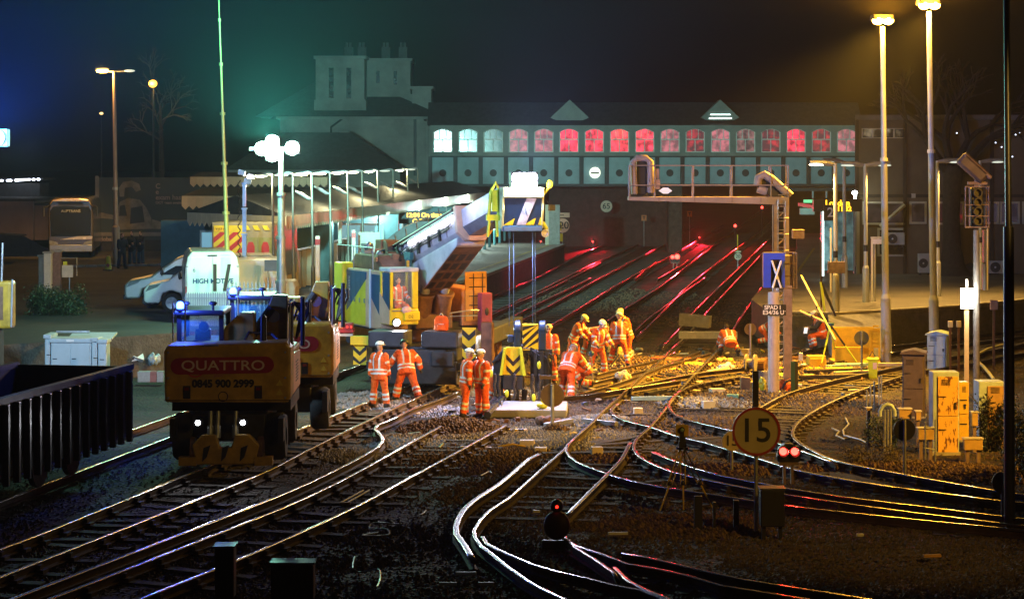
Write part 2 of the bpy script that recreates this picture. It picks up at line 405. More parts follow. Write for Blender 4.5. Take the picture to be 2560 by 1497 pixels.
rail([(2300, 902), (2369, 892), (2443, 880), (2511, 869), (2560, 858)], tk, ext1=5)
rail([(2227, 864), (2376, 845), (2560, 823)], tk, ext1=6)
rail([(2227, 880), (2376, 862), (2560, 838)], tk, ext1=6)
N_ = rail([(1440, 985), (1560, 950), (1660, 912), (1750, 876)], tk)
O_ = rail([(1200, 1010), (1470, 985), (1600, 965), (1700, 950)], tk)
rail([(1490, 935), (1560, 918), (1650, 897), (1688, 880)], tk)
rail([(1478, 955), (1570, 934), (1680, 908), (1776, 882)], tk)
sleepers(L_, M_, tk, .62, over=.4); sleepers(D, A, tk, .7, over=.6); sleepers(F_, E, tk, .8, over=.5); sleepers(K_, L_, tk, .7, over=.3); sleepers(I_, K_, tk, .7, over=.4)
sleepers(C, B, tk, .7)
tk = group_struct('railway_track')                     # the platform lines behind the crane
r1 = rail([(1206, 749), (1306, 708), (1344, 691), (1417, 654), (1478, 624), (1550, 597)], tk, ext0=18, ext1=30)
r2 = rail([(1206, 791), (1283, 755), (1367, 716), (1472, 663), (1536, 636), (1622, 597)], tk, ext0=14, ext1=30)
rail([(1206, 797), (1290, 757), (1370, 722), (1419, 697)], tk, 'conductor_rail')
rail([(1424, 695), (1472, 670), (1500, 655)], tk, 'conductor_rail')
r3 = rail([(1194, 833), (1344, 758), (1475, 695)], tk, 'conductor_rail', ext0=4)
r4 = rail([(1194, 852), (1339, 780), (1428, 733), (1553, 666), (1628, 627), (1692, 591)], tk, ext0=6, ext1=30)
r5 = rail([(1290, 862), (1378, 811), (1444, 772), (1583, 688), (1678, 638), (1767, 586)], tk, ext1=30)
rail([(1586, 697), (1617, 670), (1640, 654)], tk, 'conductor_rail')
r6 = rail([(1440, 850), (1497, 816), (1561, 772), (1661, 708), (1786, 611), (1833, 580), (1886, 540), (1925, 512)], tk, ext1=20)
rail([(1643, 697), (1700, 664), (1720, 650)], tk, 'conductor_rail')
r8 = rail([(1589, 844), (1640, 795), (1722, 713), (1839, 622), (1900, 575), (1960, 520)], tk, ext1=20)
r9 = rail([(1585, 828), (1620, 795), (1761, 694)], tk, 'conductor_rail')
r10 = rail([(1654, 866), (1687, 833), (1733, 780), (1812, 703), (1871, 646), (1930, 590)], tk, ext1=10)
r11 = rail([(1830, 826), (1885, 744), (1960, 640)], tk, ext1=8)
sleepers(r1, r2, tk, .7, SLEEPERC); sleepers(r4, r5, tk, .7, SLEEPERC); sleepers(r6, r8, tk, .7, SLEEPERC)
tk = group_struct('railway_track')                     # the siding under the spoil wagon
o1 = Vector((-10.5, 44, 0)); u = Vector((.172, .985, 0)); s = Vector((.985, -.172, 0))
rail([(o1 - u * 14 - s * .72, 0), (o1 + u * 30 - s * .72, 0)], tk); rail([(o1 - u * 14 + s * .72, 0), (o1 + u * 30 + s * .72, 0)], tk)
# loose ballast, dug-over spoil and stones: real stones, one object of stuff
def stones(name, spots, m, seed, size=(.03, .09)):
    rr = random.Random(seed); mb = MB()
    for (cx, cy, rx, ry, n, zmax) in spots:
        for i in range(n):
            t = rr.uniform(0, 2 * pi); q = math.sqrt(rr.random())
            x, y = cx + cos(t) * rx * q, cy + sin(t) * ry * q
            z = -.2 + zmax * max(0, 1 - q * q) * rr.uniform(.5, 1)
            r = rr.uniform(*size)
            vs = [(x + r * rr.uniform(.7, 1.2), y, z), (x - r * rr.uniform(.7, 1.2), y + r * .3, z), (x, y + r * rr.uniform(.6, 1), z), (x + r * .2, y - r * rr.uniform(.6, 1), z), (x, y, z + r * rr.uniform(.5, .9)), (x, y, z - r * .7)]
            mb.add(vs, [(0, 2, 4), (2, 1, 4), (1, 3, 4), (3, 0, 4), (2, 0, 5), (1, 2, 5), (3, 1, 5), (0, 3, 5)])
    o = mb.build(name, m); o['kind'] = 'stuff'; return o
def gs(px, py, rx, ry, n, z=.0):
    p = G(px, py); return (p.x, p.y, rx, ry, n, z)
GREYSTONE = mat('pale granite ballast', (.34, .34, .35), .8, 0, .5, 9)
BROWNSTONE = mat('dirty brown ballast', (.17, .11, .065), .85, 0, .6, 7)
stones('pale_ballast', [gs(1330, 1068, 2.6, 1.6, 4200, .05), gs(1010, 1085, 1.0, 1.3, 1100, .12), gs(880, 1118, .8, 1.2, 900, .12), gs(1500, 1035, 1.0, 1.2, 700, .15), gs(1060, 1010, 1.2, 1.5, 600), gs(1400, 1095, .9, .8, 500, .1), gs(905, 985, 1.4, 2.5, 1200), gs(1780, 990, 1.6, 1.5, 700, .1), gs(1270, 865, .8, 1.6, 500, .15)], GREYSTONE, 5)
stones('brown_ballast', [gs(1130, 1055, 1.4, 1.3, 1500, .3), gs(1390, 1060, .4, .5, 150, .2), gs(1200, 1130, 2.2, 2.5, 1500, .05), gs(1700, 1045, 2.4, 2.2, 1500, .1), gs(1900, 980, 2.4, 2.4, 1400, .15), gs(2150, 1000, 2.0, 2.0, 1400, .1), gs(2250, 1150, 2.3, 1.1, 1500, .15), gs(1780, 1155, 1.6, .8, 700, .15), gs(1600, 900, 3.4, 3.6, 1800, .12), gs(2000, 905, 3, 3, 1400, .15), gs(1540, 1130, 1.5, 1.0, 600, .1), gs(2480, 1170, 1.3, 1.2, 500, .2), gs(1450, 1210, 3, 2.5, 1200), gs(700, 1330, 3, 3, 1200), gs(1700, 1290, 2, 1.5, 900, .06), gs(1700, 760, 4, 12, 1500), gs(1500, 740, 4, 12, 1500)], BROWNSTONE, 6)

def spread(name, m, n, seed, zones, size):
    """loose stones strewn evenly over what the photograph shows of the track bed"""
    rr = random.Random(seed); vs, fs = [], []
    for i in range(n):
        a, b, c, d = rr.choice(zones); p = G(rr.uniform(a, c), rr.uniform(b, d), -.2); r = rr.uniform(*size)
        if p.y > 78 and p.x > 9: continue
        o = len(vs); q = rr.uniform(0, pi); ca_, sa_ = cos(q) * r, sin(q) * r; h = r * rr.uniform(.5, 1)
        vs += [(p.x + ca_, p.y + sa_, p.z), (p.x - sa_ * .8, p.y + ca_ * .8, p.z), (p.x - ca_ * .9, p.y - sa_ * .9, p.z), (p.x + sa_, p.y - ca_, p.z), (p.x + r * .2, p.y, p.z + h)]
        fs += [(o, o + 1, o + 4), (o + 1, o + 2, o + 4), (o + 2, o + 3, o + 4), (o + 3, o, o + 4)]
    me = bpy.data.meshes.new(name); me.from_pydata(vs, [], fs); me.materials.append(m); o = bpy.data.objects.new(name, me); COL.objects.link(o); o['kind'] = 'stuff'
spread('ballast', mat('mixed ballast', (.12, .09, .065), .85, 0, .7, 8), 62000, 8, [(900, 900, 2560, 1260), (1400, 860, 2300, 1060), (1000, 960, 2000, 1200), (0, 1100, 1400, 1497), (1100, 1200, 2560, 1400), (0, 1300, 2560, 1510), (1800, 1200, 2560, 1510)], (.025, .055))
# ================================================================== station buildings and footbridge
def rx(px, d): return (px - CX) / F * d
def rz(py, d): return H - (py - HY) / F * d
def pbox(mb, px0, py0, px1, py1, d, dep):
    """a block whose front stands at depth d and covers these photo pixels"""
    return mb.b2((rx(px0, d), d, rz(py1, d)), (rx(px1, d), d + dep, rz(py0, d)))
RENDER_ = mat('pale grey stucco', (.33, .33, .31), .8, 0, .35, .5, .15)
SLATE = mat('slate roof', (.045, .05, .055), .6, 0, .4, 3, .3)
CREAM = mat('cream painted timber', (.62, .55, .4), .55, 0, .2, 1.2)
BWALL = mat('grey green bridge paint', (.24, .27, .24), .55, 0, .25, 1)
TEAL = mat('blue grey girder paint', (.30, .42, .46), .5, .1, .25, .8)
GIRD = mat('dark girder stiffener', (.03, .035, .04), .5, .3, .3, 2)
FRAMEW = mat('white window frame', (.85, .87, .8), .5, 0, .15, 3)
# ---- covered footbridge
BD = 165.0
fb = thing('footbridge', 'long covered footbridge with arched red glowing windows crossing above all the tracks', 'footbridge', (0, BD, 0))
zt, zs, zb = 9.3, 7.34, 7.1
pitch = 63.1 / F * BD
wx = [rx(1170 + 63.1 * k, BD) for k in range(-1, 16)]
ww = 1.46; zarch = 8.86
mb = MB()
for x in wx:
    arch = [(x - ww / 2 + ww * i / 8, zarch + .26 * sin(pi * i / 8)) for i in range(9)]
    mb.prism([(x - pitch / 2, zt), (x - pitch / 2, zarch)] + arch + [(x + pitch / 2, zarch), (x + pitch / 2, zt)], 0, .25)
    mb.b2((x - pitch / 2, 0, zs), (x - ww / 2, .25, zarch)); mb.b2((x + ww / 2, 0, zs), (x + pitch / 2, .25, zarch))
x0, x1 = wx[0] - pitch / 2, wx[-1] + pitch / 2
mb.b2((x0, 0, zb), (x1, .25, zs)); mb.b2((x0, 3.6, zb), (x1, 3.8, zt)); mb.b2((x0, .25, zb), (x1, 3.6, zb + .15))
mb.build('wall', BWALL, fb)
mb = MB(); mb.b2((x0, -.12, zt - .02), (x1, .0, zt + .08)); mb.b2((x0, -.1, zb - .02), (x1, -.003, zb + .16)); mb.b2((x0, -.06, zs - .1), (x1, -.003, zs - .003)); mb.build('cornice', BWALL, fb)
mb = MB(); mb.prism([(-.35, zt + .08), (1.9, 11.15), (4.2, zt + .08)], x0 - .2, x1 + .2, 'x'); mb.build('roof', SLATE, fb)
# windows: frame with arched head, transom and three top lights, panes glow, the red in place of reflected signals
def glowglass(name, c1, c2, st, thr=.5):
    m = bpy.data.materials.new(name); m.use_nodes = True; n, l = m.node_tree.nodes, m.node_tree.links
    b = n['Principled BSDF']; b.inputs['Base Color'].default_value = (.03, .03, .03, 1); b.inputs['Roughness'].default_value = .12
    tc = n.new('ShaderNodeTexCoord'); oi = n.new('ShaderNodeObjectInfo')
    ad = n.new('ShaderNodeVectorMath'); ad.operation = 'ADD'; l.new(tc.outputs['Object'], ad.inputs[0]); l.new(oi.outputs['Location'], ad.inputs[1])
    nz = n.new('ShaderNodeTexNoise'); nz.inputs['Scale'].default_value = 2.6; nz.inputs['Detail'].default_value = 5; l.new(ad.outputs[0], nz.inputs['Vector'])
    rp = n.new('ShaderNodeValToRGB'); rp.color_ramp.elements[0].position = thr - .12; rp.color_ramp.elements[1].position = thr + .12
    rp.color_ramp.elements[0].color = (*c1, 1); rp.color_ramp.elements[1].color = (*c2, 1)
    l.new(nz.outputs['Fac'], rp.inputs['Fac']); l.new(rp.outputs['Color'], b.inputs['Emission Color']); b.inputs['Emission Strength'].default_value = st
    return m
LS = 1.0
LG = {'w': glowglass('pale lit pane', (.10, .14, .15), (.34, .42, .42), .4), 'p': glowglass('pink reflection glow pane', (.2, .1, .11), (.66, .2, .24), 1.0),
      'r': glowglass('red reflection glow pane', (.22, .015, .03), (.95, .05, .10), 2.0), 'd': glowglass('dim lit pane', (.06, .045, .05), (.34, .17, .17), .9), 'm': glowglass('dim red reflection glow pane', (.10, .04, .05), (.6, .05, .07), 1.0, .55)}
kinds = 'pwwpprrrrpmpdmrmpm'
frame0 = None
for k, x in enumerate(wx):
    if frame0 is None:
        mb = MB(); h = ww / 2
        arch = [(-h + ww * i / 8, zarch + .26 * sin(pi * i / 8)) for i in range(9)]
        mb.tube([(a, 0, b) for a, b in arch], .035, 4)
        mb.b2((-h, -.03, zs), (-h + .09, .05, zarch)); mb.b2((h - .07, -.03, zs), (h, .05, zarch)); mb.b2((-h, -.031, zs), (h, .05, zs + .07))
        mb.b2((-h, -.034, 8.28), (h, .05, 8.36)); mb.b2((-.03, -.028, zs), (.03, .05, 8.28))
        for q in (-.25, .25): mb.b2((q - .025, -.028, 8.36), (q + .025, .05, zarch + .22))
        frame0 = mb.build('window', FRAMEW, fb); fo = frame0
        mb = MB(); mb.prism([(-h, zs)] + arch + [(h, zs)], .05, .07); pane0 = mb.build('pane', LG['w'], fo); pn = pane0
    else:
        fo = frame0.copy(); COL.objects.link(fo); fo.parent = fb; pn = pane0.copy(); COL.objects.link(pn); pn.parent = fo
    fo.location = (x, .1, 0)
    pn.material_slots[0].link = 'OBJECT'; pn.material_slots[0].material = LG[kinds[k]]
# girder below: panels between stiffeners, a round port in each
gz0, gz1 = 4.92, 7.02
mb = MB(); mb.b2((x0, -.08, gz1), (x1, .5, gz1 + .07)); mb.b2((x0, -.1, gz0 - .14), (x1, .5, gz0)); mb.b2((x0, .2, gz0), (x1, .5, gz1))
for k in range(len(wx) + 1):
    xx = x0 + pitch * k; mb.b2((xx - .13, -.06, gz0), (xx + .13, .2, gz1))
mb.b2((x0, .5, gz0 - .1), (x1, 3.6, gz0 + .1)); mb.b2((x0, 3.1, gz0), (x1, 3.5, gz1))
mb.build('girder', GIRD, fb)
p0 = None
for k, x in enumerate(wx):
    if p0 is None:
        mb = MB(); mb.b2((-pitch / 2 + .16, .08, gz0 + .06), (pitch / 2 - .16, .19, gz1 - .05)); mb.b2((-pitch / 2 + .16, .05, 6.25), (pitch / 2 - .16, .08, 6.29)); mb.b2((-pitch / 2 + .16, .05, 5.45), (pitch / 2 - .16, .08, 5.49))
        p0 = mb.build('girder_panel', TEAL, fb); a = p0
        mb = MB(); mb.cyl((0, .05, 5.8), (0, .0788, 5.8), .27, n=20); q0 = mb.build('port', GIRD, p0); q = q0
    else:
        a = p0.copy(); COL.objects.link(a); a.parent = fb; q = q0.copy(); COL.objects.link(q); q.parent = a
    a.location = (x, 0, 0)
for px in (1424, 1800):
    x = rx(px, BD); mb = MB()
    mb.prism([(x - 1.45, 9.95), (x - 1.0, 9.75), (x + 1.0, 9.75), (x + 1.45, 9.95), (x, 11.3)], -.25, 1.8); g = mb.build('roof_gable', BWALL, fb)
    if px == 1800:
        mb = MB(); mb.b2((x - .85, -.3, 9.86), (x + .85, -.253, 9.93)); mb.b2((x - .75, -.3, 10.15), (x + .75, -.253, 10.21)); mb.build('light_strip', E_CYAN, g)
for px in (1690, 1160): MB().b2((rx(px, BD) - .5, .6, -.2), (rx(px, BD) + .5, 3, gz0 - .14)).build('pier', WALLM, fb)
# white round train indicator on the girder
sg = thing('round_sign', 'glowing white round no entry style disc with black bar on bridge girder', 'sign', (rx(1487, BD), BD - .35, rz(432, BD)))
MB().cyl((0, 0, 0), (0, .1, 0), .42, n=24).build('disc', emitter('white lit disc', (.95, 1, .8), 1.3), sg)
MB().box((0, -.01, -.02), (.62, .02, .12)).build('bar', BLACK, sg); MB().box((0, .2, 0), (.2, .3, .2)).build('bracket', GIRD, sg)
# ---- main station house with tower
D = 172.0
hb = thing('station_house', 'pale Italianate station house with hipped roof and tall tower block left of footbridge', 'building', (0, 0, 0))
mb = MB(); pbox(mb, 700, 298, 1060, 470, D, 9); pbox(mb, 1060, 303, 1096, 470, D - .4, 9.4)
for i in range(5): pbox(mb, 1059 + i * 8.5, 320, 1063 + i * 8.5, 440, D - .55, .14)
mb.build('wall', RENDER_, hb)
mb = MB(); pbox(mb, 690, 292, 1110, 298, D - .7, 10); mb.build('cornice', RENDER_, hb)
mb = MB(); z0, z1 = rz(292, D), rz(185, D); xa, xb = rx(640, D), rx(1112, D)
mb.add([(xa, D - .6, z0), (xb, D - .6, z0), (xb, D + 10, z0), (xa, D + 10, z0), (xa + 5, D + 4.5, z1), (xb - 7.5, D + 4.5, z1)], [(0, 1, 5, 4), (1, 2, 5), (2, 3, 4, 5), (3, 0, 4)])
mb.build('roof', SLATE, hb)
def tower(px0, py0, px1, py1, d, dep, wins):
    mb = MB(); pbox(mb, px0, py0 + 4, px1, py1, d, dep); pbox(mb, px0 - 4, py1 - 26, px1 + 4, py1, d - .15, dep + .3)
    pbox(mb, px0 - 5, py0, px1 + 5, py0 + 7, d - .25, dep + .5); w = mb.build('tower_wall', RENDER_, hb)
    for wx0, wy0, wx1, wy1 in wins:
        m2 = MB(); pbox(m2, wx0, wy0, wx1, wy1, d - .02, .12); m2.build('window', SKYGLASS, w)
tower(789, 140, 911, 276, D - 1, 4.5, [(822, 170, 834, 246), (866, 170, 878, 246)])
tower(913, 146, 1026, 262, D + 2, 5, [(940, 178, 949, 208), (984, 178, 992, 212)])
tower(1030, 216, 1078, 292, D + 1, 4, [(1058, 270, 1068, 290)])
for px in (872, 905, 965, 1008):
    mb = MB(); pbox(mb, px - 11, 118, px + 9, 148, D + 3, 1); ch_ = mb.build('chimney', SLATE, hb)
    for q in (-8, 1): mb = MB(); pbox(mb, px + q, 107, px + q + 5, 118, D + 3.2, .3); mb.build('chimney_pot', SLATE, ch_)
mb = MB(); pbox(mb, 1034, 296, 1041, 440, D - .12, .1); mb.tube([P(855, 298, D - .1), P(828, 318, D - .1), P(828, 335, D - .1)], .09, 6); mb.build('drainpipe', GIRD, hb)
# lower hipped roof in front of the house
hr = thing('station_wing', 'low dark hipped roof wing in front of pale station house', 'building', (0, 0, 0))
d = 158.0; mb = MB(); z0, z1 = rz(425, d), rz(330, d)
mb.add([(rx(560, d), d, z0), (rx(1005, d), d, z0), (rx(1005, d), d + 9, z0), (rx(560, d), d + 9, z0), (rx(690, d), d + 4, z1), (rx(868, d), d + 4, z1)], [(0, 1, 5, 4), (1, 2, 5), (2, 3, 4, 5), (3, 0, 4), (0, 3, 2, 1)])
mb.build('roof', SLATE, hr)
mb = MB(); pbox(mb, 570, 425, 1000, 640, d + .4, 8); mb.build('wall', RENDER_, hr)
mb = MB(); pbox(mb, 850, 330, 872, 352, d + 4, 1.2); mb.build('chimney', RENDER_, hr)
# ---- platform canopies with saw-tooth valances
def canopy(label, pts, zb, h, rise, back, name='platform_canopy'):
    """pts: plan of the valance, seen edge; the roof climbs behind it"""
    c = thing(name, label, 'canopy', (0, 0, 0))
    for (ax, ay), (bx, by) in zip(pts, pts[1:]):
        L = math.hypot(bx - ax, by - ay); n = max(2, int(L / .42)); mb = MB()
        for i in range(n):
            p = [(ax + (bx - ax) * t, ay + (by - ay) * t) for t in (i / n, (i + .97) / n, (i + .5) / n)]
            (x0, y0), (x1, y1), (xm, ym) = p
            nx_, ny_ = (by - ay) / L * .04, -(bx - ax) / L * .04
            vs = [(x0, y0, zb + .2), (x1, y1, zb + .2), (x1, y1, zb + h), (x0, y0, zb + h), (xm, ym, zb)]
            vs += [(a + nx_, b + ny_, z) for a, b, z in vs]
            mb.add(vs, [(0, 3, 2, 1, 4), (5, 9, 6, 7, 8), (0, 4, 9, 5), (4, 1, 6, 9), (1, 2, 7, 6), (2, 3, 8, 7), (3, 0, 5, 8)])
        mb.build('valance', CREAM, c)
    if name == 'platform_canopy' and len(pts) == 3:      # gabled roof along the platform, fascia on two sides
        (ax, ay), (bx, by), (cx, cy) = pts; ex, ey = cx + ax - bx, cy + ay - by; zt = zb + h + .02
        mb = MB(); mb.add([(ax, ay, zt), (bx, by, zt), (cx, cy, zt), (ex, ey, zt), ((ax + bx) / 2, (ay + by) / 2, zt + rise), ((cx + ex) / 2, (cy + ey) / 2, zt + rise)], [(0, 1, 4), (1, 2, 5, 4), (2, 3, 5), (3, 0, 4, 5), (0, 3, 2, 1)]); mb.build('roof', SLATE, c)
        for k, t in enumerate((.2, .36, .52, .68, .84)):
            p = (bx + (cx - bx) * t - .5, by + (cy - by) * t, zb + .12)
            MB().box(p, (.08, 1.2, .06)).build('fill_tube', E_CYAN, c); lamp('POINT', 'canopy_fill', (p[0] + (.9 if k > 1 else 0), p[1], p[2] - .15), (260, 260, 500, 900, 1300)[k] * LS, (.72, 1.0, .95), c, .2)  # tubes and lamps added to brighten the dark platform
        return c
    mb = MB(); n = len(pts)
    vs = [(x, y, zb + h + .02) for x, y in pts] + [(x + back[0], y + back[1], zb + h + rise) for x, y in pts]
    mb.add(vs, [(i, i + 1, n + i + 1, n + i) for i in range(n - 1)])
    vs = [(x, y, zb + h - .06) for x, y in pts] + [(x + back[0], y + back[1], zb + h - .06) for x, y in pts]
    mb.add(vs, [(i, i + 1, n + i + 1, n + i) for i in range(n - 1)])
    mb.build('roof', SLATE, c)
    mb = MB()
    for (ax, ay), (bx, by) in zip(pts, pts[1:]):
        L = math.hypot(bx - ax, by - ay)
        for i in range(int(L / 7) + 1):
            t = (i + .5) * 7 / L
            if t < 1: mb.cyl((ax + (bx - ax) * t + back[0] * .35, ay + (by - ay) * t + back[1] * .35, PZ), (ax + (bx - ax) * t + back[0] * .35, ay + (by - ay) * t + back[1] * .35, zb + h), .11)
    if mb.v: mb.build('columns', mat('blue column paint', (.1, .3, .5), .5, 0, .2, 2), c)
    return c
canopy('cream scalloped platform canopy running along the left platform behind the crane', [(-13.7, 92.8), (-8.9, 86.2), (-1.9, 156)], 3.92, .56, .75, (-6.5, 4))
canopy('smaller cream canopy stepping up behind the long platform canopy at its left', [(-18.2, 121), (-8.5, 119)], 4.0, .75, .45, (.6, 5))
canopy('farthest pale canopy beside the advert hoarding', [(-19.5, 133), (-11, 131)], 5.1, .62, .25, (0, 4))
mb = MB(); mb.b2((-16, 100, PZ - .02), (-8.2, 101, 3.95)); mb.b2((-11, 112, PZ - .02), (-5.8, 113, 3.95)); mb.b2((-10, 128, PZ - .02), (-3.5, 129, 4.0))
wl = tag(mb.build('station_wall', mat('teal painted wall', (.1, .22, .25), .6, 0, .4, .8)), 'teal painted station wall under the platform canopy', 'wall')
for px, py, dd in ((560, 640, 99.5), (905, 640, 111), (960, 610, 126)):
    w = thing('lit_doorway', 'bright doorway glowing under the canopy, pale blue light inside', 'doorway', (rx(px, dd), dd, PZ), group='lit doorways under the canopy')
    w['label'] = {560: 'pale blue lit doorway behind the vans at the canopy end', 905: 'bluish lit doorway behind the crane cab under the canopy', 960: 'farthest lit doorway under canopy beside amber display'}[px]
    MB().b2((-1.1, 0, 0), (1.1, .1, 2.4)).build('frame', FRAMEW, w)
    for q in (-.55, .55): MB().b2((q - .45, -.03, .1), (q + .45, -.003, 2.3)).build('pane', emitter('pale blue lit glass', (.35, .75, .9), .4), w)
dsp = thing('departure_display', 'amber lit departure display hanging under the left canopy edge', 'display', P(1060, 543, 118))
MB().b2((-1.9, 0, -.35), (1.9, .25, .3)).build('case', BLACK, dsp)
for i, t in enumerate(('12:04 On time', 'Calling at')): text(t, .33, E_LEDAMBER, dsp, (0, -.01, .1 - i * .33), bold=.012)
MB().cyl((-1.2, .1, .3), (-1.2, .1, .6), .03).cyl((1.2, .1, .3), (1.2, .1, .6), .03).build('hanger', STEEL, dsp)
# dark rounded footbridge stair roof behind the boom
sr = thing('stair_roof', 'dark curved shelter roof rising behind the crane boom', 'shelter', (0, 0, 0))
d = 100; mb = MB()
prof = [(rx(955, d) + t * (rx(1105, d) - rx(955, d)), rz(615 - 62 * sin(pi * (t ** .8) * .62), d)) for t in [i / 12 for i in range(13)]]
mb.prism(prof + [(prof[-1][0], PZ), (prof[0][0], PZ)], d, d + 5); mb.build('roof', DARKMETAL, sr)
# teal bollard fence along the platform, right of the boom
for i in range(7):
    o = thing('bollard', '', 'bollard', G(1199 + i * 12.5, 628 - i * 5.2, PZ), group='teal bollards on the left platform')
    o['label'] = ('nearest', 'second nearest', 'third nearest', 'middle', 'third farthest', 'second farthest', 'farthest')[i] + ' teal post of the row on the left platform beyond the boom'
    MB().cyl((0, 0, 0), (0, 0, 1.0), .09).build('post', mat('teal post paint', (.1, .35, .38), .5, 0, .2, 2), o); MB().sph((0, 0, 1.0), .09, 10, 6).build('cap', WHITE, o)
# platform-end equipment and speed boards
d = 140
eq = thing('equipment_cabinet', 'tall grey equipment cabinet on the platform end behind the load hook', 'cabinet', P(1385, 612, d))
pbx = rx(1365, d) - eq.location.x; pbX = rx(1400, d) - eq.location.x
MB().b2((pbx, 0, 0), (pbX, 1.0, rz(512, d) - eq.location.z)).build('body', CONC, eq, bevel=.03); MB().b2((pbx - .05, -.01, .0), (pbx + .18, .1, rz(512, d) - eq.location.z + .01)).build('edge_panel', CREAM, eq)
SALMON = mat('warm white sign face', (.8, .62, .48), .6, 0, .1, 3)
BLK = mat('black sign print', (.01, .01, .01), .6, 0, 0, 3)
YSIGN = mat('yellow sign face', (.85, .6, .02), .5, 0, .1, 3)
def disc_sign(name, label, cat, px, py, d, r, face, txt=None, ts=1.0, ring=None, post_to=None, pr=.035, back=False, postm=None, lx=0, sx=1.0):
    o = thing(name, label, cat, (rx(px, d), d, rz(py, d)))
    MB().cyl((0, 0, 0), (0, .03, 0), r, n=36).build('disc', face, o)
    if ring: MB().lathe([(r * .9, 0), (r * 1.0, 0), (r * 1.0, .012), (r * .9, .012)], (0, -.003, 0), 36, Matrix.Rotation(R(90), 3, 'X')).build('border', ring, o)
    if txt: text(txt, ts, BLK, o, (lx, -.006, 0), bold=.008 * ts, sx=sx)
    if post_to is not None:
        off = -.03 if back else .06
        MB().cyl((0, off, post_to - rz(py, d)), (0, off, r * .9), pr).build('post', postm or STEEL, o)
    return o
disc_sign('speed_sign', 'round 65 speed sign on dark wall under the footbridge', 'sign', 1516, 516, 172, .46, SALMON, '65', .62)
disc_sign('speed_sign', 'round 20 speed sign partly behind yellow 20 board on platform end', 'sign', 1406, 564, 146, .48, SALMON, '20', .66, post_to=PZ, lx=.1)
ar = thing('arrow_sign', 'pale arrow plate above the round 20 speed sign', 'sign', P(1406, 538, 145.9))
MB().b2((-.48, 0, -.15), (.48, .04, .16)).build('plate', SALMON, ar)
MB().b2((-.3, -.01, -.025), (.1, -.002, .025)).prism([(-.36, 0), (-.22, .09), (-.22, -.09)], -.01, -.002).build('arrow', BLK, ar)
for py, t, w_, h_, lab in ((567, '20', .25, .25, 'small yellow square 20 board on thin post'), (594, 'R', .34, .26, 'yellow board with black R on platform end')):
    o = thing('speed_board', lab, 'sign', P(1394, py, 145)); MB().b2((-w_, 0, -h_), (w_, .04, h_)).build('plate', YSIGN, o); text(t, .46, BLK, o, (0, -.005, 0), bold=.01)
    MB().cyl((0, .06, -h_ - .35), (0, .06, h_), .03).build('post', STEEL, o)
for px, py in ((1610, 545), (1724, 535)):
    o = thing('warning_board', {1610: 'small orange T board on far ballast below the bridge', 1724: 'fainter orange T board farther right under the bridge'}[px], 'sign', P(px, py, 172))
    MB().b2((-.2, 0, -.22), (.2, .03, .22)).build('plate', mat('orange board', (.8, .2, .04), .5, 0, .1, 3), o); text('T', .32, BLK, o, (0, -.004, 0), bold=.015); MB().cyl((0, .04, -.22 - (rz(py, 172) - .22)), (0, .04, .2), .025).build('post', STEEL, o)
o = disc_sign('speed_sign', 'small round 20 sign low beside the far right rails', 'sign', 1845, 641, 140, .23, SALMON, '20', .3, post_to=-.2)
MB().b2((-.2, -.002, .26), (.2, .03, .36)).build('plate', SALMON, o)
o = thing('marker_post', 'thin yellow marker post above the small round 20 sign', 'post', P(1844, 622, 141)); MB().cyl((0, 0, -.3), (0, 0, .9), .035, n=8).build('post', YSIGN, o)
# dark brick retaining wall seen under the bridge
mb = MB(); mb.b2((3, 178, -.3), (13.6, 178.6, 5)); mb.b2((4.5, 177.8, -.3), (6.5, 178, 5)); tag(mb.build('retaining_wall', mat('dark red brick wall', (.10, .055, .05), .85, 0, .4, 2, .3)), 'dark reddish brick wall beneath the footbridge', 'wall')
# ---- right hand station building
BROWN = mat('brown clad wall', (.17, .125, .075), .75, 0, .3, .6, .1)
D = 108.0
rb = thing('station_block', 'two storey brown station block with window strips behind the right platform', 'building', (0, 0, 0))
bp_ = [(rx(2142, D), D), (rx(2680, D), D), (rx(2680, D), D + 16), (rx(2142, D) * (D + 16) / D + .1, D + 16)]
mb = MB(); mb.prism(bp_, rz(700, D), rz(300, D), 'z'); mb.build('wall', BROWN, rb)
mb = MB(); mb.prism([(bp_[0][0] - .15, D - .4), (bp_[1][0], D - .4), bp_[2], bp_[3]], rz(300, D) + .004, rz(288, D), 'z'); mb.build('roof_edge', mat('weathered grey fascia', (.2, .18, .15), .7, 0, .4, .8), rb)
mb = MB()
for px in (2142, 2262, 2370, 2480): pbox(mb, px - 4, 300, px + 5, 690, D - .1, .097)
pbox(mb, 2142, 486, 2680, 494, D - .12, .117)
mb.build('pilaster', mat('dark brown trim', (.06, .045, .03), .7, 0, .3, 1), rb)
def winframe(par, px0, py0, px1, py1, d, glass, mull=0, t=5):
    mb = MB(); pbox(mb, px0, py0, px1, py0 + t, d - .1, .097); pbox(mb, px0, py1 - t, px1, py1, d - .1, .097); pbox(mb, px0, py0 + t, px0 + t, py1 - t, d - .1, .097); pbox(mb, px1 - t, py0 + t, px1, py1 - t, d - .1, .097)
    for i in range(mull):
        x = px0 + (px1 - px0) * (i + 1) / (mull + 1); pbox(mb, x - 2, py0 + t, x + 2, py1 - t, d - .09, .087)
    w = mb.build('window', CREAM, par); m2 = MB(); pbox(m2, px0 + t, py0 + t, px1 - t, py1 - t, d - .04, .037); m2.build('pane', glass, w); return w
BG = glowglass('dim brown lit pane', (.02, .013, .012), (.09, .06, .06), .35); BRG = glowglass('red glow pane', (.06, .02, .02), (.6, .03, .03), .5, .62); BPG = glowglass('dim violet pane', (.03, .022, .035), (.08, .06, .09), .5)
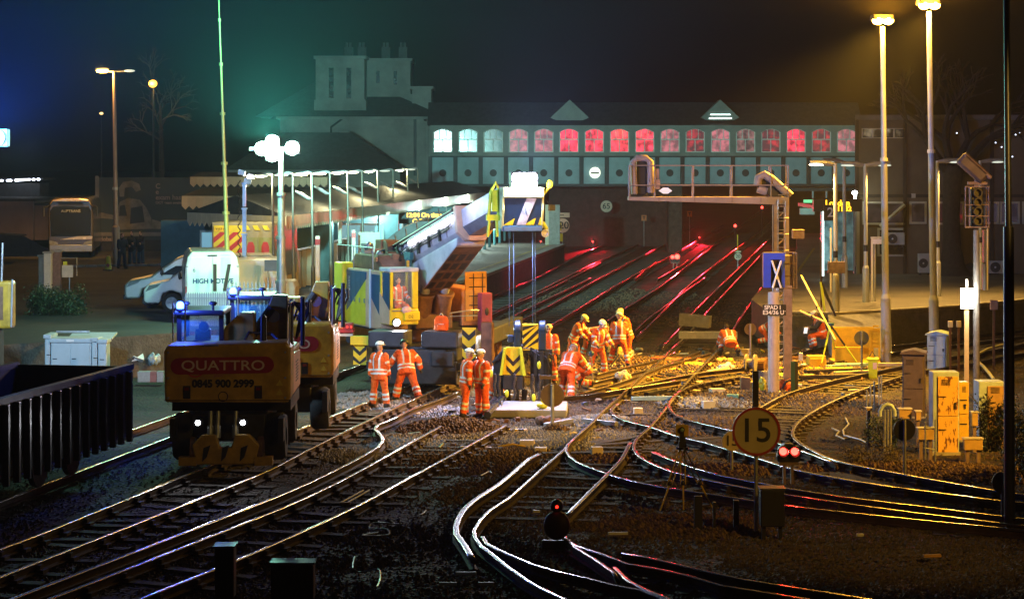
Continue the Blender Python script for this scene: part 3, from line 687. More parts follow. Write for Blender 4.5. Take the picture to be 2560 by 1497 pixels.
winframe(rb, 2157, 504, 2266, 562, D, BG, 1); winframe(rb, 2274, 504, 2317, 560, D, BG); winframe(rb, 2332, 504, 2412, 562, D, BRG); winframe(rb, 2462, 504, 2498, 560, D, BPG); winframe(rb, 2500, 504, 2550, 560, D, BPG, 1); winframe(rb, 2556, 504, 2640, 560, D, BPG, 1)
winframe(rb, 2155, 321, 2262, 346, D, glowglass('bright strip pane', (.02, .015, .01), (.5, .4, .25), .6, .6), 3, 2)
winframe(rb, 2194, 570, 2265, 641, D, SKYGLASS, 0, 5)
mb = MB(); mb.tube([P(2200, 566, D - .25), P(2262, 512, D - .25)], .1, 6); tag(mb.build('leaning_board', CREAM), 'pale board leaning diagonally across the brown block window', 'board')
mb = MB(); pbox(mb, 2142, 505, 2149, 690, D - .3, .15); mb.build('drainpipe', CREAM, rb)
for px, py in ((2284, 490),): mb = MB(); pbox(mb, px - 5, py - 6, px + 5, py + 5, D - .15, .12); mb.build('alarm_box', OFFWHITE, rb)
FAN = mat('fan grille', (.06, .06, .06), .6, .2, .2, 5)
for px0, py0, px1, py1, dd, lab in ((2297, 634, 2326, 682, 106.8, 'pale air conditioning unit in white frame beside the tree base'), (2472, 652, 2514, 684, 107, 'low air conditioning unit right of the tree by brown wall'), (2212, 582, 2262, 612, 107.6, 'air conditioning unit hung inside wall frame left of the tree')):
    o = thing('air_conditioner', lab, 'air conditioner', (rx((px0 + px1) / 2, dd), dd, rz(py1, dd)), group='air conditioners on the brown block')
    w_, h_ = (px1 - px0) / F * dd, (py1 - py0) / F * dd
    MB().b2((-w_ / 2, 0, 0), (w_ / 2, .35, h_)).build('case', OFFWHITE, o, bevel=.02)
    r_ = min(h_, w_) * .4; fx = -w_ * .12
    MB().lathe([(r_ * .2, 0), (r_, 0), (r_, .04), (r_ * .2, .04)], (fx, -.02, h_ / 2), 20, Matrix.Rotation(R(90), 3, 'X')).build('fan', FAN, o); MB().sph((fx, -.03, h_ / 2), r_ * .22, 10, 6).build('fan_hub', WHITE, o)
    MB().b2((-w_ / 2 + .05, .05, -.12), (-w_ / 2 + .1, .3, 0)).b2((w_ / 2 - .1, .05, -.12), (w_ / 2 - .05, .3, 0)).build('feet', DARKMETAL, o)
# lit passage and stairs at the back of the bay platform
sh = thing('platform_shelter', 'glass sided platform shelter lit cyan beside the platform 2 sign', 'shelter', (0, 0, 0))
d = 104; mb = MB(); pbox(mb, 2050, 515, 2140, 524, d - 1, 8); mb.build('roof', DARKMETAL, sh)
mb = MB()
for px in (2054, 2085, 2112, 2136): pbox(mb, px - 2, 524, px + 2, 684, d, .15)
mb.build('frame', STEEL, sh)
for i, px in enumerate((2056, 2087, 2114)):
    mb = MB(); pbox(mb, px, 530, px + 22 + (4 if i == 0 else 0), 676, d + .2, .04); mb.build('pane', glowglass('cyan lit pane %d' % i, (.05, .2, .22), (.3, .7, .72), (.5, .25, .2)[i]), sh)
mb = MB(); pbox(mb, 2056, 516, 2060, 690, d - 1.2, .1); mb.build('light_tube', E_CYAN, sh)
sg = thing('platform_sign', 'dark hanging sign with white number 2 at the shelter', 'sign', P(2076, 532, 99))
MB().b2((-.3, 0, -.36), (.3, .06, .36)).build('plate', BLACK, sg); text('2', .6, WHITE, sg, (0, -.006, 0), bold=.01)
dp = thing('departure_display', 'amber dot display board hanging above the platform 2 sign', 'display', P(2094, 515, 100)); MB().b2((-1.1, 0, -.25), (1.1, .3, .3)).build('case', BLACK, dp)
text('London', .36, E_LEDAMBER, dp, (0, -.01, .12), bold=.014); text('11:32', .3, E_LEDAMBER, dp, (.3, -.01, -.14), bold=.012)
MB().cyl((0, .15, .3), (0, .15, .9), .04).build('hanger', STEEL, dp)
bn = thing('stair_canopy', 'dark flat canopy under the footbridge right end', 'canopy', (0, 0, 0)); mb = MB(); pbox(mb, 1972, 470, 2140, 478, 130, 8); mb.build('roof', DARKMETAL, bn)
mb = MB()
for px in (2032, 2066): pbox(mb, px - 2, 478, px + 2, 495, 130, .1)
mb.build('hanger', STEEL, bn)
ex = thing('exit_sign', 'small green lit box sign under the dark flat canopy', 'sign', P(2020, 510, 128)); MB().b2((-.25, 0, -.2), (.25, .1, .25)).build('box', emitter('green exit lens', (.3, 1, .45), .5), ex); MB().b2((-.45, .1, -.62), (.4, .4, -.25)).build('housing', OFFWHITE, ex)
# bare tree before the block
tr = thing('bare_tree', 'dark thick trunked leafless tree in front of the brown block', 'tree', (rx(2380, 106.5), 106.5, PZ - .02))
BARK = mat('bark', (.045, .035, .025), .9, 0, .4, 6, .5)
mb = MB(); mb.tube([(0.1, 0, -.1), (.02, 0, .45), (0, 0, 1.4), (-.05, 0, 3), (.0, 0, 4.4), (.1, 0, 5.3)], [1.05, .62, .45, .42, .46, .5], 12)
mb.tube([(.3, 0, 0), (.9, -.1, .3), (1.35, -.1, -.1)], [.4, .35, .15], 8)
mb.build('trunk', BARK, tr, smooth=True)
rr = random.Random(4); mb = MB()
def branch(p, d, r, n):
    q = p + d; mb.tube([p, p + d * .5 + Vector((rr.uniform(-.1, .1), 0, .05)), q], [r, r * .85, r * .65], 6)
    if n:
        for i in range(3 if n > 1 else 2): branch(q, (Matrix.Rotation(rr.uniform(-.75, .75), 3, 'Y') @ Matrix.Rotation(rr.uniform(-.5, .5), 3, 'X') @ d) * rr.uniform(.62, .85), r * .6, n - 1)
for dx in (-1.2, -.3, .7, 1.5): branch(Vector((.05 + dx * .12, 0, 4.9)), Vector((dx, rr.uniform(-.4, .4), 1.7)), .24, 4)
mb.build('crown', BARK, tr)
# glowing specks on the upper brown wall, standing in for reflections in its glass
for i, (px, py) in enumerate(((2392, 333), (2408, 325), (2489, 338), (2497, 333), (2539, 337), (2549, 331), (2504, 368), (2452, 370), (2489, 357), (2531, 392))):
    o = thing('reflection_speck', 'tiny bluish white glowing speck standing in for a window reflection on the upper brown wall', 'lamp', P(px, py, 107.6), group='glowing specks for reflections on the brown upper wall')
    MB().sph((0, 0, 0), .035, 8, 6).build('lens', emitter('blue white speck', (.7, .8, 1), 3), o); MB().box((0, .15, 0), (.04, .3, .04)).build('bracket', DARKMETAL, o)
# ---- left side: hoarding, low building, lit roof line
d = 136.0
hd = thing('advert_hoarding', 'large dark advert hoarding with pale figure and exam lettering beyond the yard', 'billboard', (0, 0, 0))
mb = MB(); pbox(mb, 244, 444, 800, 600, d, .3); mb.build('board', mat('dark poster print', (.03, .05, .055), .5, 0, .2, .5), hd)
mb = MB(); pbox(mb, 238, 440, 247, 590, d - .12, .119); pbox(mb, 247, 581, 800, 590, d - .12, .119); mb.build('frame', mat('dull frame', (.22, .2, .18), .5, .3, .2, 2), hd)
mb = MB(); pbox(mb, 240, 600, 620, 650, d + .1, .2); mb.build('plinth', DARKMETAL, hd)
POST = mat('pale poster print', (.25, .22, .19), .6, 0, .5, 1.5)
mb = MB(); pp = lambda L: [(rx(a, d), rz(b, d)) for a, b in L]
mb.prism(pp([(285, 575), (285, 540), (300, 505), (320, 495), (350, 500), (366, 520), (378, 545), (380, 572)]), d - .03, d - .003)
mb.prism(pp([(300, 492), (297, 470), (308, 455), (330, 452), (348, 460), (352, 475), (340, 480), (330, 467), (312, 470), (310, 492)]), d - .03, d - .003)
mb.prism(pp([(380, 548), (470, 575), (380, 572)]), d - .02, d - .003); mb.prism(pp([(248, 530), (284, 538), (284, 548), (248, 545)]), d - .02, d - .003)
mb.build('figure_print', POST, hd)
mb = MB(); mb.prism(pp([(328, 520), (356, 515), (362, 555), (325, 560)]), d - .045, d - .031); mb.prism(pp([(300, 515), (312, 512), (318, 540), (298, 540)]), d - .045, d - .031); mb.build('dark_print', mat('black poster print', (.015, .025, .03), .5, 0, .2, 1), hd)
PT = mat('pale poster lettering', (.32, .24, .22), .6, 0, .1, 2)
for t, x, y, s in (('C', 389, 466, .42), ('e', 389, 480, .42), ('exam has', 389, 494, .42), ('OCT exam awaits', 389, 507, .22), ('global', 248, 598, .36)): text(t, s, PT, hd, (rx(x, d), d - .02, rz(y, d)), ax='LEFT', bold=.01)
lb = thing('low_building', 'long low pale building at the left edge behind the coach', 'building', (0, 0, 0))
d = 141; mb = MB(); pbox(mb, -200, 503, 83, 600, d, 10); pbox(mb, 83, 513, 128, 600, d + .5, 9); mb.build('wall', mat('dusky pink render', (.26, .2, .19), .8, 0, .25, .5), lb)
mb = MB(); pbox(mb, -200, 497, 86, 503, d - .3, 10.5); pbox(mb, 86, 508, 130, 513, d + .3, 9.5); mb.build('roof', SLATE, lb)
mb = MB(); mb.add([(rx(-220, 118), 118, rz(575, 118)), (rx(60, 118), 118, rz(590, 118)), (rx(150, 118), 118, rz(640, 118)), (rx(-220, 118), 118, rz(645, 118)), (rx(-220, 120), 121, rz(575, 118)), (rx(60, 120), 121, rz(590, 118))], [(0, 3, 2, 1), (0, 1, 5, 4)])
tag(mb.build('dark_wall', DARKMETAL), 'dark sloping wall in front of the low pale building', 'wall')
for i in range(11):
    px = (4, 20, 26, 40, 46, 52, 58, 64, 72, 84, 96)[i]; py = 452 - i * .35
    o = thing('roof_lamp', 'small white lamp in the bright lit row above the low building', 'lamp', P(px, py, 150), group='white lamps in the lit row at the left edge')
    MB().sph((0, 0, 0), (.12, .1, .08), 10, 6).build('lens', emitter('white row lens', (.8, .85, 1), 9), o); MB().box((0, .1, .1), (.3, .12, .08)).build('housing', DARKMETAL, o)
lr = thing('far_roof', 'dark flat roof carrying the lit row of lamps', 'building', (0, 0, 0)); mb = MB(); pbox(mb, -200, 445, 108, 450, 150.3, 4); mb.build('roof', SLATE, lr); mb = MB(); pbox(mb, -200, 458, 100, 600, 151, 3); mb.build('wall', SLATE, lr)
# ================================================================== lamp posts, masts and their light
HAZE = 0.0003
def post(o, h, r, r2, lean=0, m=None, sleeve=None, name='post'):
    mb = MB(); mb.cyl((0, 0, 0), (lean, 0, h), r, r2, 12)
    if sleeve: mb.cyl((0, 0, 0), (lean * sleeve / h, 0, sleeve), r * 1.55, r * 1.5, 12); mb.cyl((lean * sleeve / h, 0, sleeve), (lean * sleeve / h, 0, sleeve + .1), r * 1.5, r, 12)
    return mb.build(name, m or POLE, o, smooth=True)
# the two tall sodium posts
for px, py, base, d, lab, pw in ((2206, 60, 2216, 74.3, 'tall grey post with blazing amber lamp, the lower lamp of two at top right', 56000), (2322, 22, 2337, 73.5, 'tall grey post with blazing amber lamp, the higher lamp of two at top right', 56000)):
    x = rx(base, d); h = rz(py, d) + .2; lean = rx(px, d) - x
    o = thing('tall_lamp_post', lab, 'lamp post', (x, d, -.2), group='tall sodium lamp posts')
    mb = MB(); mb.cyl((0, 0, 0), (lean * .2, 0, 2.2), .17, .165); mb.cyl((lean * .2, 0, 2.2), (lean * .2, 0, 2.35), .165, .12); mb.cyl((lean * .2, 0, 2.35), (lean * .6, 0, h * .6), .12, .11); mb.cyl((lean * .6, 0, h * .6), (lean, 0, h - .1), .095, .085); mb.build('post', POLE, o, smooth=True)
    MB().cyl((lean * .6, 0, h * .6 - .06), (lean * .6, 0, h * .6 + .06), .135).build('collar', OFFWHITE, o)
    MB().box((lean, .1, h + .22), (.7, .9, .18), ty=.6).build('lamp_housing', DARKMETAL, o, bevel=.03)
    for q in (-.17, .17): MB().sph((lean + q, -.1, h + .1), (.19, .26, .14), 14, 10).build('lens', E_SODIUM, o, smooth=True)
    lamp('SPOT', 'sodium_light', (lean, -.4, h - .05), pw * LS, (1.0, .48, .04), o, .2, (-8, -5, 0), 80, 1.0)
    lamp('POINT', 'sodium_glow', (lean, -.45, h + .0), 3000 * LS, (1.0, .47, .04), o, .2)
    lamp('SPOT', 'sodium_glow', (lean, -.5, h + .1), 60000 * LS, (1.0, .38, .02), o, .2, (lean - .5, -5, h + 25), 180, 1.0)  # extra upward spot, added only for glow in the mist
# near black pole at the right edge
o = thing('tall_black_pole', 'black steel pole running full height close to the right edge', 'pole', (rx(2524, 41), 41, -.2))
MB().cyl((0, 0, 0), (-.02, 0, 5.6), .105, .1).cyl((-.02, 0, 5.6), (-.08, 0, 12.5), .062, .055).build('post', mat('black pole paint', (.02, .022, .026), .35, .2, .3, 2), o, smooth=True)
# floodlight mast behind the vans (green white), with telescopic sections
d = 72.6; o = thing('floodlight_mast', 'telescopic lighting mast with blazing green white floodlights beside the vans', 'light mast', (rx(703, d), d, -.2))
zt_ = rz(372, d) + .2; mb = MB()
for i in range(5): mb.cyl((0, 0, zt_ * i / 5), (0, 0, zt_ * (i + 1) / 5 - .05), .2 - i * .028); mb.cyl((0, 0, zt_ * (i + 1) / 5 - .1), (0, 0, zt_ * (i + 1) / 5), .23 - i * .028)
mb.build('mast', STEEL, o, smooth=True)
MB().box((-.25, 0, zt_), (1.6, .12, .1)).build('crossbar', STEEL, o)
for x_, z_ in ((-.62, .0), (-.28, .22), (-.28, -.2), (.38, .02)):
    h_ = MB().box((x_, .12, zt_ + z_), (.46, .3, .4), tx=.9).build('lamp_housing', DARKMETAL, o); MB().lathe([(.0, .0), (.2, -.02), (.235, -.1), (.22, -.12), (.0, -.12)], (x_, -.06, zt_ + z_), 16, Matrix.Rotation(R(-90), 3, 'X')).build('lens', E_GREEN, h_)
lamp('POINT', 'floodlight', (-.35, -.6, zt_), 3200 * LS, (.34, 1.0, .66), o, .3)
lamp('SPOT', 'floodlight_beam', (-.3, -.6, zt_ + .2), 44000 * LS, (.10, 1.0, .78), o, .3, (-1, -6, 27 + zt_), 180, 1.0)  # upward spot added for the green glow in the air
lamp('SPOT', 'floodlight_beam', (.4, -.6, zt_), 900 * LS, (.5, 1.0, .72), o, .2, (1.5, -24, 0), 60, 1.0)
lamp('SPOT', 'floodlight_back_fill', (.1, .6, zt_), 80000 * LS, (.38, 1.0, .9), o, .3, (17, 90, zt_ + 5), 46, .8)  # added spot without a head, brightening bridge and house
MB().box((0, 0, .35), (1.0, 1.6, .7)).build('base_box', OFFWHITE, o)
# blue lattice lighting tower left of it
d = 82.15; o = thing('lighting_tower', 'slim bluish lighting tower with small white lamp heads beside the van', 'light mast', (rx(611, d), d, PZ))
zt_ = rz(455, d) - PZ; mb = MB(); nseg = 5
for i in range(nseg): mb.box((0, 0, zt_ * (i + .5) / nseg), (.2 - .02 * i, .2 - .02 * i, zt_ / nseg - .04)); mb.box((0, 0, zt_ * (i + 1) / nseg - .05), (.27 - .02 * i, .27 - .02 * i, .05))
mb.build('mast', mat('pale blue mast', (.3, .42, .6), .4, .4, .2, 2), o)
mb = MB(); n = 70; mb.tube([(-.2 + .05 * cos(i * 1.3), .05 * sin(i * 1.3), zt_ * .95 * (1 - i / n) + .3) for i in range(n)], .02, 5); mb.build('coiled_cable', BLACK, o)
for x_, z_ in ((.12, .02), (.26, .22), (-.1, .35)): MB().box((x_, 0, zt_ + z_), (.26, .16, .18), ry=.3).build('lamp_head', STEEL, o)
MB().box((.22, -.09, zt_ + .2), (.2, .02, .12)).build('lens', E_WHITE, o)
# thin telescopic aerial mast on the HIGH MOTIVE van
d = 77.0; o = thing('aerial_mast', 'very tall thin yellowish telescopic mast rising out of the van roof', 'mast', (rx(568, d), d, rz(628, d)))
x1_ = rx(545, d) - rx(568, d); hz = rz(-60, d) - rz(628, d); mb = MB(); segs = [(0, .14, .085), (.14, .32, .075), (.32, .5, .06), (.5, .68, .045), (.68, .84, .032), (.84, 1, .02)]
for a, b, r in segs: mb.cyl((x1_ * a, 0, hz * a), (x1_ * b, 0, hz * b), r, r * .95, 10); mb.cyl((x1_ * b, 0, hz * b - .06), (x1_ * b, 0, hz * b + .04), r * 1.6, r * 1.6, 10)
mb.build('mast', mat('yellow green mast', (.6, .62, .2), .4, .3, .2, 2), o, smooth=True)
# row of platform lamps on the left platform
yl = (1.0, .86, .45)
pts = []
for i in range(10):
    t = i / 9; pts.append((-9.3 + 3.0 * t, 86.5 + 60 * t ** 1.25))
lab = ['first and nearest slim lamp post of the left platform row', 'second slim lamp post of the left platform row', 'third slim lamp post of the left platform row with bright tail arm', 'fourth slim lamp post of the left platform row', 'fifth slim lamp post of the left platform row',
       'sixth slim lamp post of the left platform row', 'seventh slim lamp post of the left platform row', 'eighth slim lamp post of the left platform row', 'ninth slim lamp post of the left platform row', 'last and farthest slim lamp post of the left platform row']
pxs = [683, 733, 781, 826, 870, 906, 945, 983, 1019, 1045]
dds = [84, 87, 88, 92, 98, 104, 111, 119, 128, 136]
for i, (px, d) in enumerate(zip(pxs, dds)):
    ztop = rz(436 - i * 1.6, d) - PZ
    o = thing('platform_lamp', lab[i], 'lamp post', (rx(px + 2, d), d, PZ), group='slim lamp posts on the left platform')
    post(o, ztop, .055, .045, -.06, mat('lamp post paint', (.16, .17, .15), .4, .2, .2, 2), 1.25)
    L = .62
    MB().tube([(-.06, 0, ztop), (-.2, 0, ztop + .03), (-.06 - L, 0, ztop - .04)], [.05, .07, .06], 8).build('arm', STEEL, o)
    MB().sph((-.06 - L * .72, 0, ztop - .06), (.3, .13, .05), 12, 6).build('lens', E_WARM if i in (2, 3, 4, 5) else mat('faint glow pale lens', (.5, .55, .5), .3, 0, .1, 3, emit=(.9, 1, .8), estr=.8), o)  # lenses of the other posts also glow faintly
    if i >= 2:
        zz = ztop - .75 - .07 * (i % 3)
        MB().tube([(-.03, 0, zz - .15), (-.2, 0, zz - .12), (-.42, 0, zz + .02), (-.72, 0, zz + .16)], [.03, .07, .08, .04], 8).build('side_arm', STEEL, o, smooth=True)
    if i in (0, 2, 4, 6, 8): lamp('POINT', 'platform_light', (-.06 - L * .72, -.1, ztop - .2), 520 * LS, yl, o, .12)
# right platform lamps
for i, (px, py, d, arm, lab, lit) in enumerate(((2090, 408, 80.2, -1, 'right platform lamp post with glowing head near the gantry', 1), (2112, 402, 96, -1, 'dull lamp post just behind the glowing right platform lamp', 0), (2165, 410, 86, 1, 'right platform lamp post with two drooping heads left of the tall posts', 1), (2345, 402, 90, 1, 'right platform lamp post before the bare tree', 1), (2452, 402, 95, 1, 'lamp post behind the tilted signal head at right', 0))):
    o = thing('platform_lamp', lab, 'lamp post', (rx(px, d), d, PZ), group='lamp posts on the right platform'); zt_ = rz(py, d) - PZ
    post(o, zt_, .085, .07, -.03, mat('pale lamp post paint', (.5, .5, .42), .4, .2, .2, 2), 1.35)
    MB().cyl((-.02, 0, 2.0), (-.02, 0, 2.25), .09).build('band', BLACK, o)
    for a in ((arm, -arm) if i == 2 else (arm,)):
        MB().tube([(-.03, 0, zt_ - .05), (a * .35, 0, zt_), (a * .95, 0, zt_ + .04)], [.06, .11, .07], 8).build('arm', STEEL, o)
        MB().sph((a * .7, 0, zt_ - .06), (.3, .12, .04), 12, 6).build('lens', E_WARM if lit and i == 0 else mat('faint glow pale lens', (.5, .55, .5), .3, 0, .1, 3), o)
    if lit: lamp('SPOT', 'platform_light', (arm * .7, -.05, zt_ - .14), 2000 * LS, (1, .56, .13), o, .12, (arm * .7 + .01, -.05, -3), 140, .6)
o = thing('bulkhead_lamp', 'small white glowing lamp at the corner of the brown block', 'lamp', P(2137, 482, 107)); MB().sph((0, 0, 0), (.14, .1, .1), 10, 6).build('lens', E_WHITE, o); MB().b2((-.04, .05, -3.6), (.1, .2, .1)).build('bracket', STEEL, o)
lamp('POINT', 'bulkhead_light', (0, -.25, -.1), 50 * LS, (.85, 1, .8), o, .08)
# yard street lamps
d = 118.0; o = thing('street_lamp', 'tall yard street lamp with amber head on its left arm', 'lamp post', (rx(291, d), d, PZ)); zt_ = rz(180, d) - PZ
post(o, zt_, .13, .09, -.12, mat('warm pole paint', (.4, .3, .22), .4, .2, .2, 1), 2.0)
MB().cyl((-.07, 0, 4.0), (-.07, 0, 4.15), .15).build('collar', OFFWHITE, o)
MB().tube([(-.12, 0, zt_), (-.5, 0, zt_ + .03), (-.9, 0, zt_ + .08)], .05, 6).build('arm', STEEL, o)
MB().sph((-.75, 0, zt_ + .04), (.34, .16, .1), 12, 8).build('lens', E_SODIUM, o); MB().box((-.75, .02, zt_ + .15), (.7, .3, .08)).build('lamp_housing', DARKMETAL, o)
MB().tube([(-.12, 0, zt_), (.4, 0, zt_ + .03), (.85, 0, zt_ + .06)], .04, 6).build('arm', STEEL, o); MB().sph((.7, 0, zt_ + .05), (.3, .14, .07), 12, 8).build('lens', mat('faint glow pale lens', (.5, .55, .5), .3, 0, .1, 3), o)
lamp('POINT', 'street_light', (-.7, -.3, zt_ - .1), 1200 * LS, (1, .5, .10), o, .15)
lamp('SPOT', 'street_light', (-.75, 0, zt_ - .12), 9000 * LS, (1, .5, .10), o, .12, (-4.2, 8.5, 3.4), 42, .8)
d = 150.0; o = thing('street_lamp', 'amber lamp glowing among bare tree branches at upper left', 'lamp post', (rx(384, d), d, PZ)); zt_ = rz(210, d) - PZ
post(o, zt_, .1, .07, 0, DARKMETAL); MB().sph((-.02, -.2, zt_), (.3, .2, .26), 12, 8).build('lens', emitter('deep amber lens', (1, .46, .05), 3.5), o); lamp('POINT', 'street_light', (-.1, -.6, zt_), 350 * LS, (1, .55, .12), o, .2)
tr = thing('bare_tree', 'leafless tree lit amber around the upper left street lamp', 'tree', (rx(398, 151), 151.5, PZ)); mb = MB(); mb.tube([(0, 0, 0), (.1, 0, 5), (.0, 0, 9.5)], [.25, .2, .1], 8); mb.build('trunk', BARK, tr)
mb = MB(); rr.seed(9)
for i in range(9): branch(Vector((.05, 0, 6.5 + i * .45)), Vector((rr.uniform(-.9, .9), rr.uniform(-.5, .5), rr.uniform(.4, 1.2))), .07, 3)
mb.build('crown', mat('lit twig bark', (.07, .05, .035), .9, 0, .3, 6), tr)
o = thing('street_lamp', 'tiny faint amber lamp left of the yard street lamp pole', 'lamp post', (rx(254, 160), 160, PZ)); zt_ = rz(284, 160) - PZ; post(o, zt_, .07, .05, 0, DARKMETAL); MB().sph((0, -.1, zt_), (.14, .1, .09), 10, 6).build('lens', emitter('weak amber lens', (1, .6, .2), 3), o)
# blue white floodlight on an assumed works tower, read off the glow at left
d = 51.0; o = thing('floodlight_mast', 'assumed works lighting mast with blue white floodlight at the left edge of the yard', 'light mast', (rx(-30, d), d, -.2)); zt_ = rz(345, d) + .2
post(o, zt_, .12, .08, 0, STEEL); MB().box((0, .1, zt_), (.9, .3, .4)).build('lamp_housing', DARKMETAL, o)
for q in (-.22, .22): MB().lathe([(0, 0), (.17, -.02), (.19, -.08), (0, -.09)], (q, -.08, zt_), 14, Matrix.Rotation(R(-90), 3, 'X')).build('lens', mat('blue flood lens', (.3, .5, 1), .4, 0, 0, 3, emit=(.3, .5, 1.0), estr=50), o)
lamp('SPOT', 'floodlight', (.15, .35, zt_), 9500 * LS, (.50, .80, 1.0), o, .3, (5, 18, 1), 150, .8)
lamp('SPOT', 'floodlight_glow', (.1, -.4, zt_), 70000 * LS, (.02, .13, 1.0), o, .3, (3, 6, zt_ + 13), 180, 1.0)  # upward spot added for the blue glow at the left

# assumed sodium post, unseen past the right edge, added to light cabinets and workers
o = thing('tall_lamp_post', 'assumed tall grey sodium lamp post standing unseen outside the right edge, lighting the cabinets', 'lamp post', (21, 40, -.2), group='tall sodium lamp posts')
MB().cyl((0, 0, 0), (0, 0, 2.2), .17, .165).cyl((0, 0, 2.2), (0, 0, 11.4), .12, .085).build('post', POLE, o, smooth=True)
MB().box((0, .1, 11.55), (.7, .9, .18), ty=.6).build('lamp_housing', DARKMETAL, o); MB().sph((0, -.1, 11.42), (.19, .26, .14), 14, 10).build('lens', E_SODIUM, o)
lamp('SPOT', 'sodium_light', (0, .1, 11.2), 48000 * LS, (1.0, .46, .04), o, .2, (-15, 20, 0), 62, .9)
o = thing('tall_lamp_post', 'added sodium lamp post outside the right edge nearest the camera, lighting the round 15 sign', 'lamp post', (16, 20, -.2), group='tall sodium lamp posts')  # unseen post added, its heads aimed at sign, excavator and crane
MB().cyl((0, 0, 0), (0, 0, 2.2), .17, .165).cyl((0, 0, 2.2), (0, 0, 11.4), .12, .085).build('post', POLE, o, smooth=True)
MB().box((0, .1, 11.55), (.7, .9, .18), ty=.6).build('lamp_housing', DARKMETAL, o); MB().sph((0, -.1, 11.42), (.19, .26, .14), 14, 10).build('lens', E_SODIUM, o)
lamp('SPOT', 'sodium_light', (0, .1, 11.2), 7500 * LS, (1.0, .52, .06), o, .2, (-12.2, 23, 0), 23, .8)
lamp('SPOT', 'sodium_light', (-.3, .1, 11.2), 4200 * LS, (1.0, .62, .14), o, .2, (-22, 27.5, 2.0), 9, 1.0)
lamp('SPOT', 'sodium_light', (.3, .1, 11.2), 42000 * LS, (1.0, .55, .12), o, .2, (-18.0, 43.5, 2.2), 13, .8)
# ================================================================== the railway crane
CRY = mat('crane yellow', (.80, .62, .02), .35, 0, .2, 2, coat=.3)
CRB = mat('crane blue', (.012, .075, .15), .35, 0, .25, 2, coat=.3)
CRP = mat('crane pale orange', (.72, .42, .26), .4, 0, .2, 2)
BOOMW = mat('boom off white', (.62, .55, .52), .45, 0, .3, 1.6)
BOOMO = mat('boom orange', (.50, .20, .07), .5, 0, .4, 3)
BOOMB = mat('boom brown', (.20, .10, .055), .55, .1, .5, 4)
CHAS = mat('dark blue grey chassis', (.032, .04, .065), .5, .2, .4, 3)
MAROON = mat('maroon paint', (.30, .04, .08), .45, 0, .3, 4)
O_ = Vector((-2.98, 68.0, 0)); hv = Vector((.417, -.909, 0)); sv = Vector((-.909, -.417, 0))
cr = thing('railway_crane', 'big yellow and blue railway crane with pale boom raised to the right and lit cab', 'crane', O_)
MS = Matrix(((hv.x, sv.x, 0, 0), (hv.y, sv.y, 0, 0), (0, 0, 1, 0), (0, 0, 0, 1)))          # superstructure frame: x forward, y towards picture left, z up
ca = R(-9.9); MC = Matrix.Rotation(ca, 4, 'Z') @ Matrix.Translation((.68, 2.1, 0))                                              # chassis frame: x across, -y towards us
# chassis
mb = MB(MC); mb.b2((-1.25, -5.2, .75), (1.25, 6, 1.15)); mb.b2((-1.0, -5.6, .45), (1.0, -5.2, 1.1)); mb.cyl((0, 0, 1.1), (0, 0, 1.6), 1.15, n=28); mb.build('chassis', CHAS, cr, bevel=.03)
mb = MB(MC); mb.b2((-1.38, -5.5, 1.15), (-.28, -4.4, 1.62)); h1 = mb.build('front_box', CHAS, cr, bevel=.05)
mb = MB(MC); mb.b2((.22, -5.5, 1.15), (1.32, -4.4, 1.62)); mb.build('front_box', CHAS, cr, bevel=.05)
mb = MB(MC); mb.b2((-1.3, -5.62, .1), (1.3, -5.3, .75)); mb.b2((-1.45, -5.45, .5), (1.45, -5.28, .72)); mb.build('buffer_beam', DARKMETAL, cr, bevel=.02)
mb = MB(MC); mb.b2((.55, -5.72, .62), (1.25, -5.6, 1.08)); mb.build('coupler_plate', CHAS, cr, bevel=.05)
for y in (-4.6, -3.4, 3.2, 4.4):
    mb = MB(MC)
    for x in (-.72, .72): mb.cyl((x - .06, y, .44), (x + .06, y, .44), .44, n=24)
    mb.cyl((-.72, y, .44), (.72, y, .44), .09); mb.build('wheelset', RUST, cr)
mb = MB(MC); mb.b2((-1.0, -5.0, .3), (-.86, -3, .7)); mb.b2((.86, -5.0, .3), (1.0, -3, .7)); mb.build('bogie_frame', DARKMETAL, cr)
CHEVB = mat('black paint', (.012, .012, .014), .4, 0, .3, 5)
def chevron(par, MM, x0, x1, z0, z1, y, n=3, name='chevron_board'):
    """yellow board with black V stripes, real layers 4 mm apart"""
    a = MB(MM).b2((x0, y, z0), (x1, y + .05, z1)).build(name, CRY, par)
    mb = MB(MM); xm = (x0 + x1) / 2; st = (z1 - z0) / n; t = st * .42
    for i in range(n):
        zz = z1 - i * st - st * .1; dr = (x1 - x0) * .45
        lo = lambda q: max(q, z0 + .01)
        mb.prism([(x0, zz), (xm, lo(zz - dr)), (xm, lo(zz - dr - t)), (x0, lo(zz - t))], y - .012, y - .004); mb.prism([(xm, lo(zz - dr)), (x1, zz), (x1, lo(zz - t)), (xm, lo(zz - dr - t))], y - .012, y - .004)
    mb.build('stripe', CHEVB, a); return a
chevron(cr, MC, 1.42, 1.82, .55, 1.75, -5.3, 3); chevron(cr, MC, -1.9, -1.5, .6, 1.2, -5.2, 2)
mb = MB(MC); mb.b2((-1.95, -5.35, 1.2), (-1.3, -5.0, 1.45)); mb.build('step_plate', CRY, cr)
mb = MB(MC); mb.b2((1.95, -5.2, .3), (2.3, -4.9, 1.9)); mb.cyl((2.12, -5.25, .45), (2.12, -5.1, .45), .2); mb.build('outrigger_leg', BOOMB, cr, bevel=.03)
for x in (-1.35, 1.35): mb = MB(MC); mb.b2((x - .22, -4.2, .9), (x + .22, 4.5, 1.4)); mb.build('side_tank', CHAS, cr, bevel=.04)
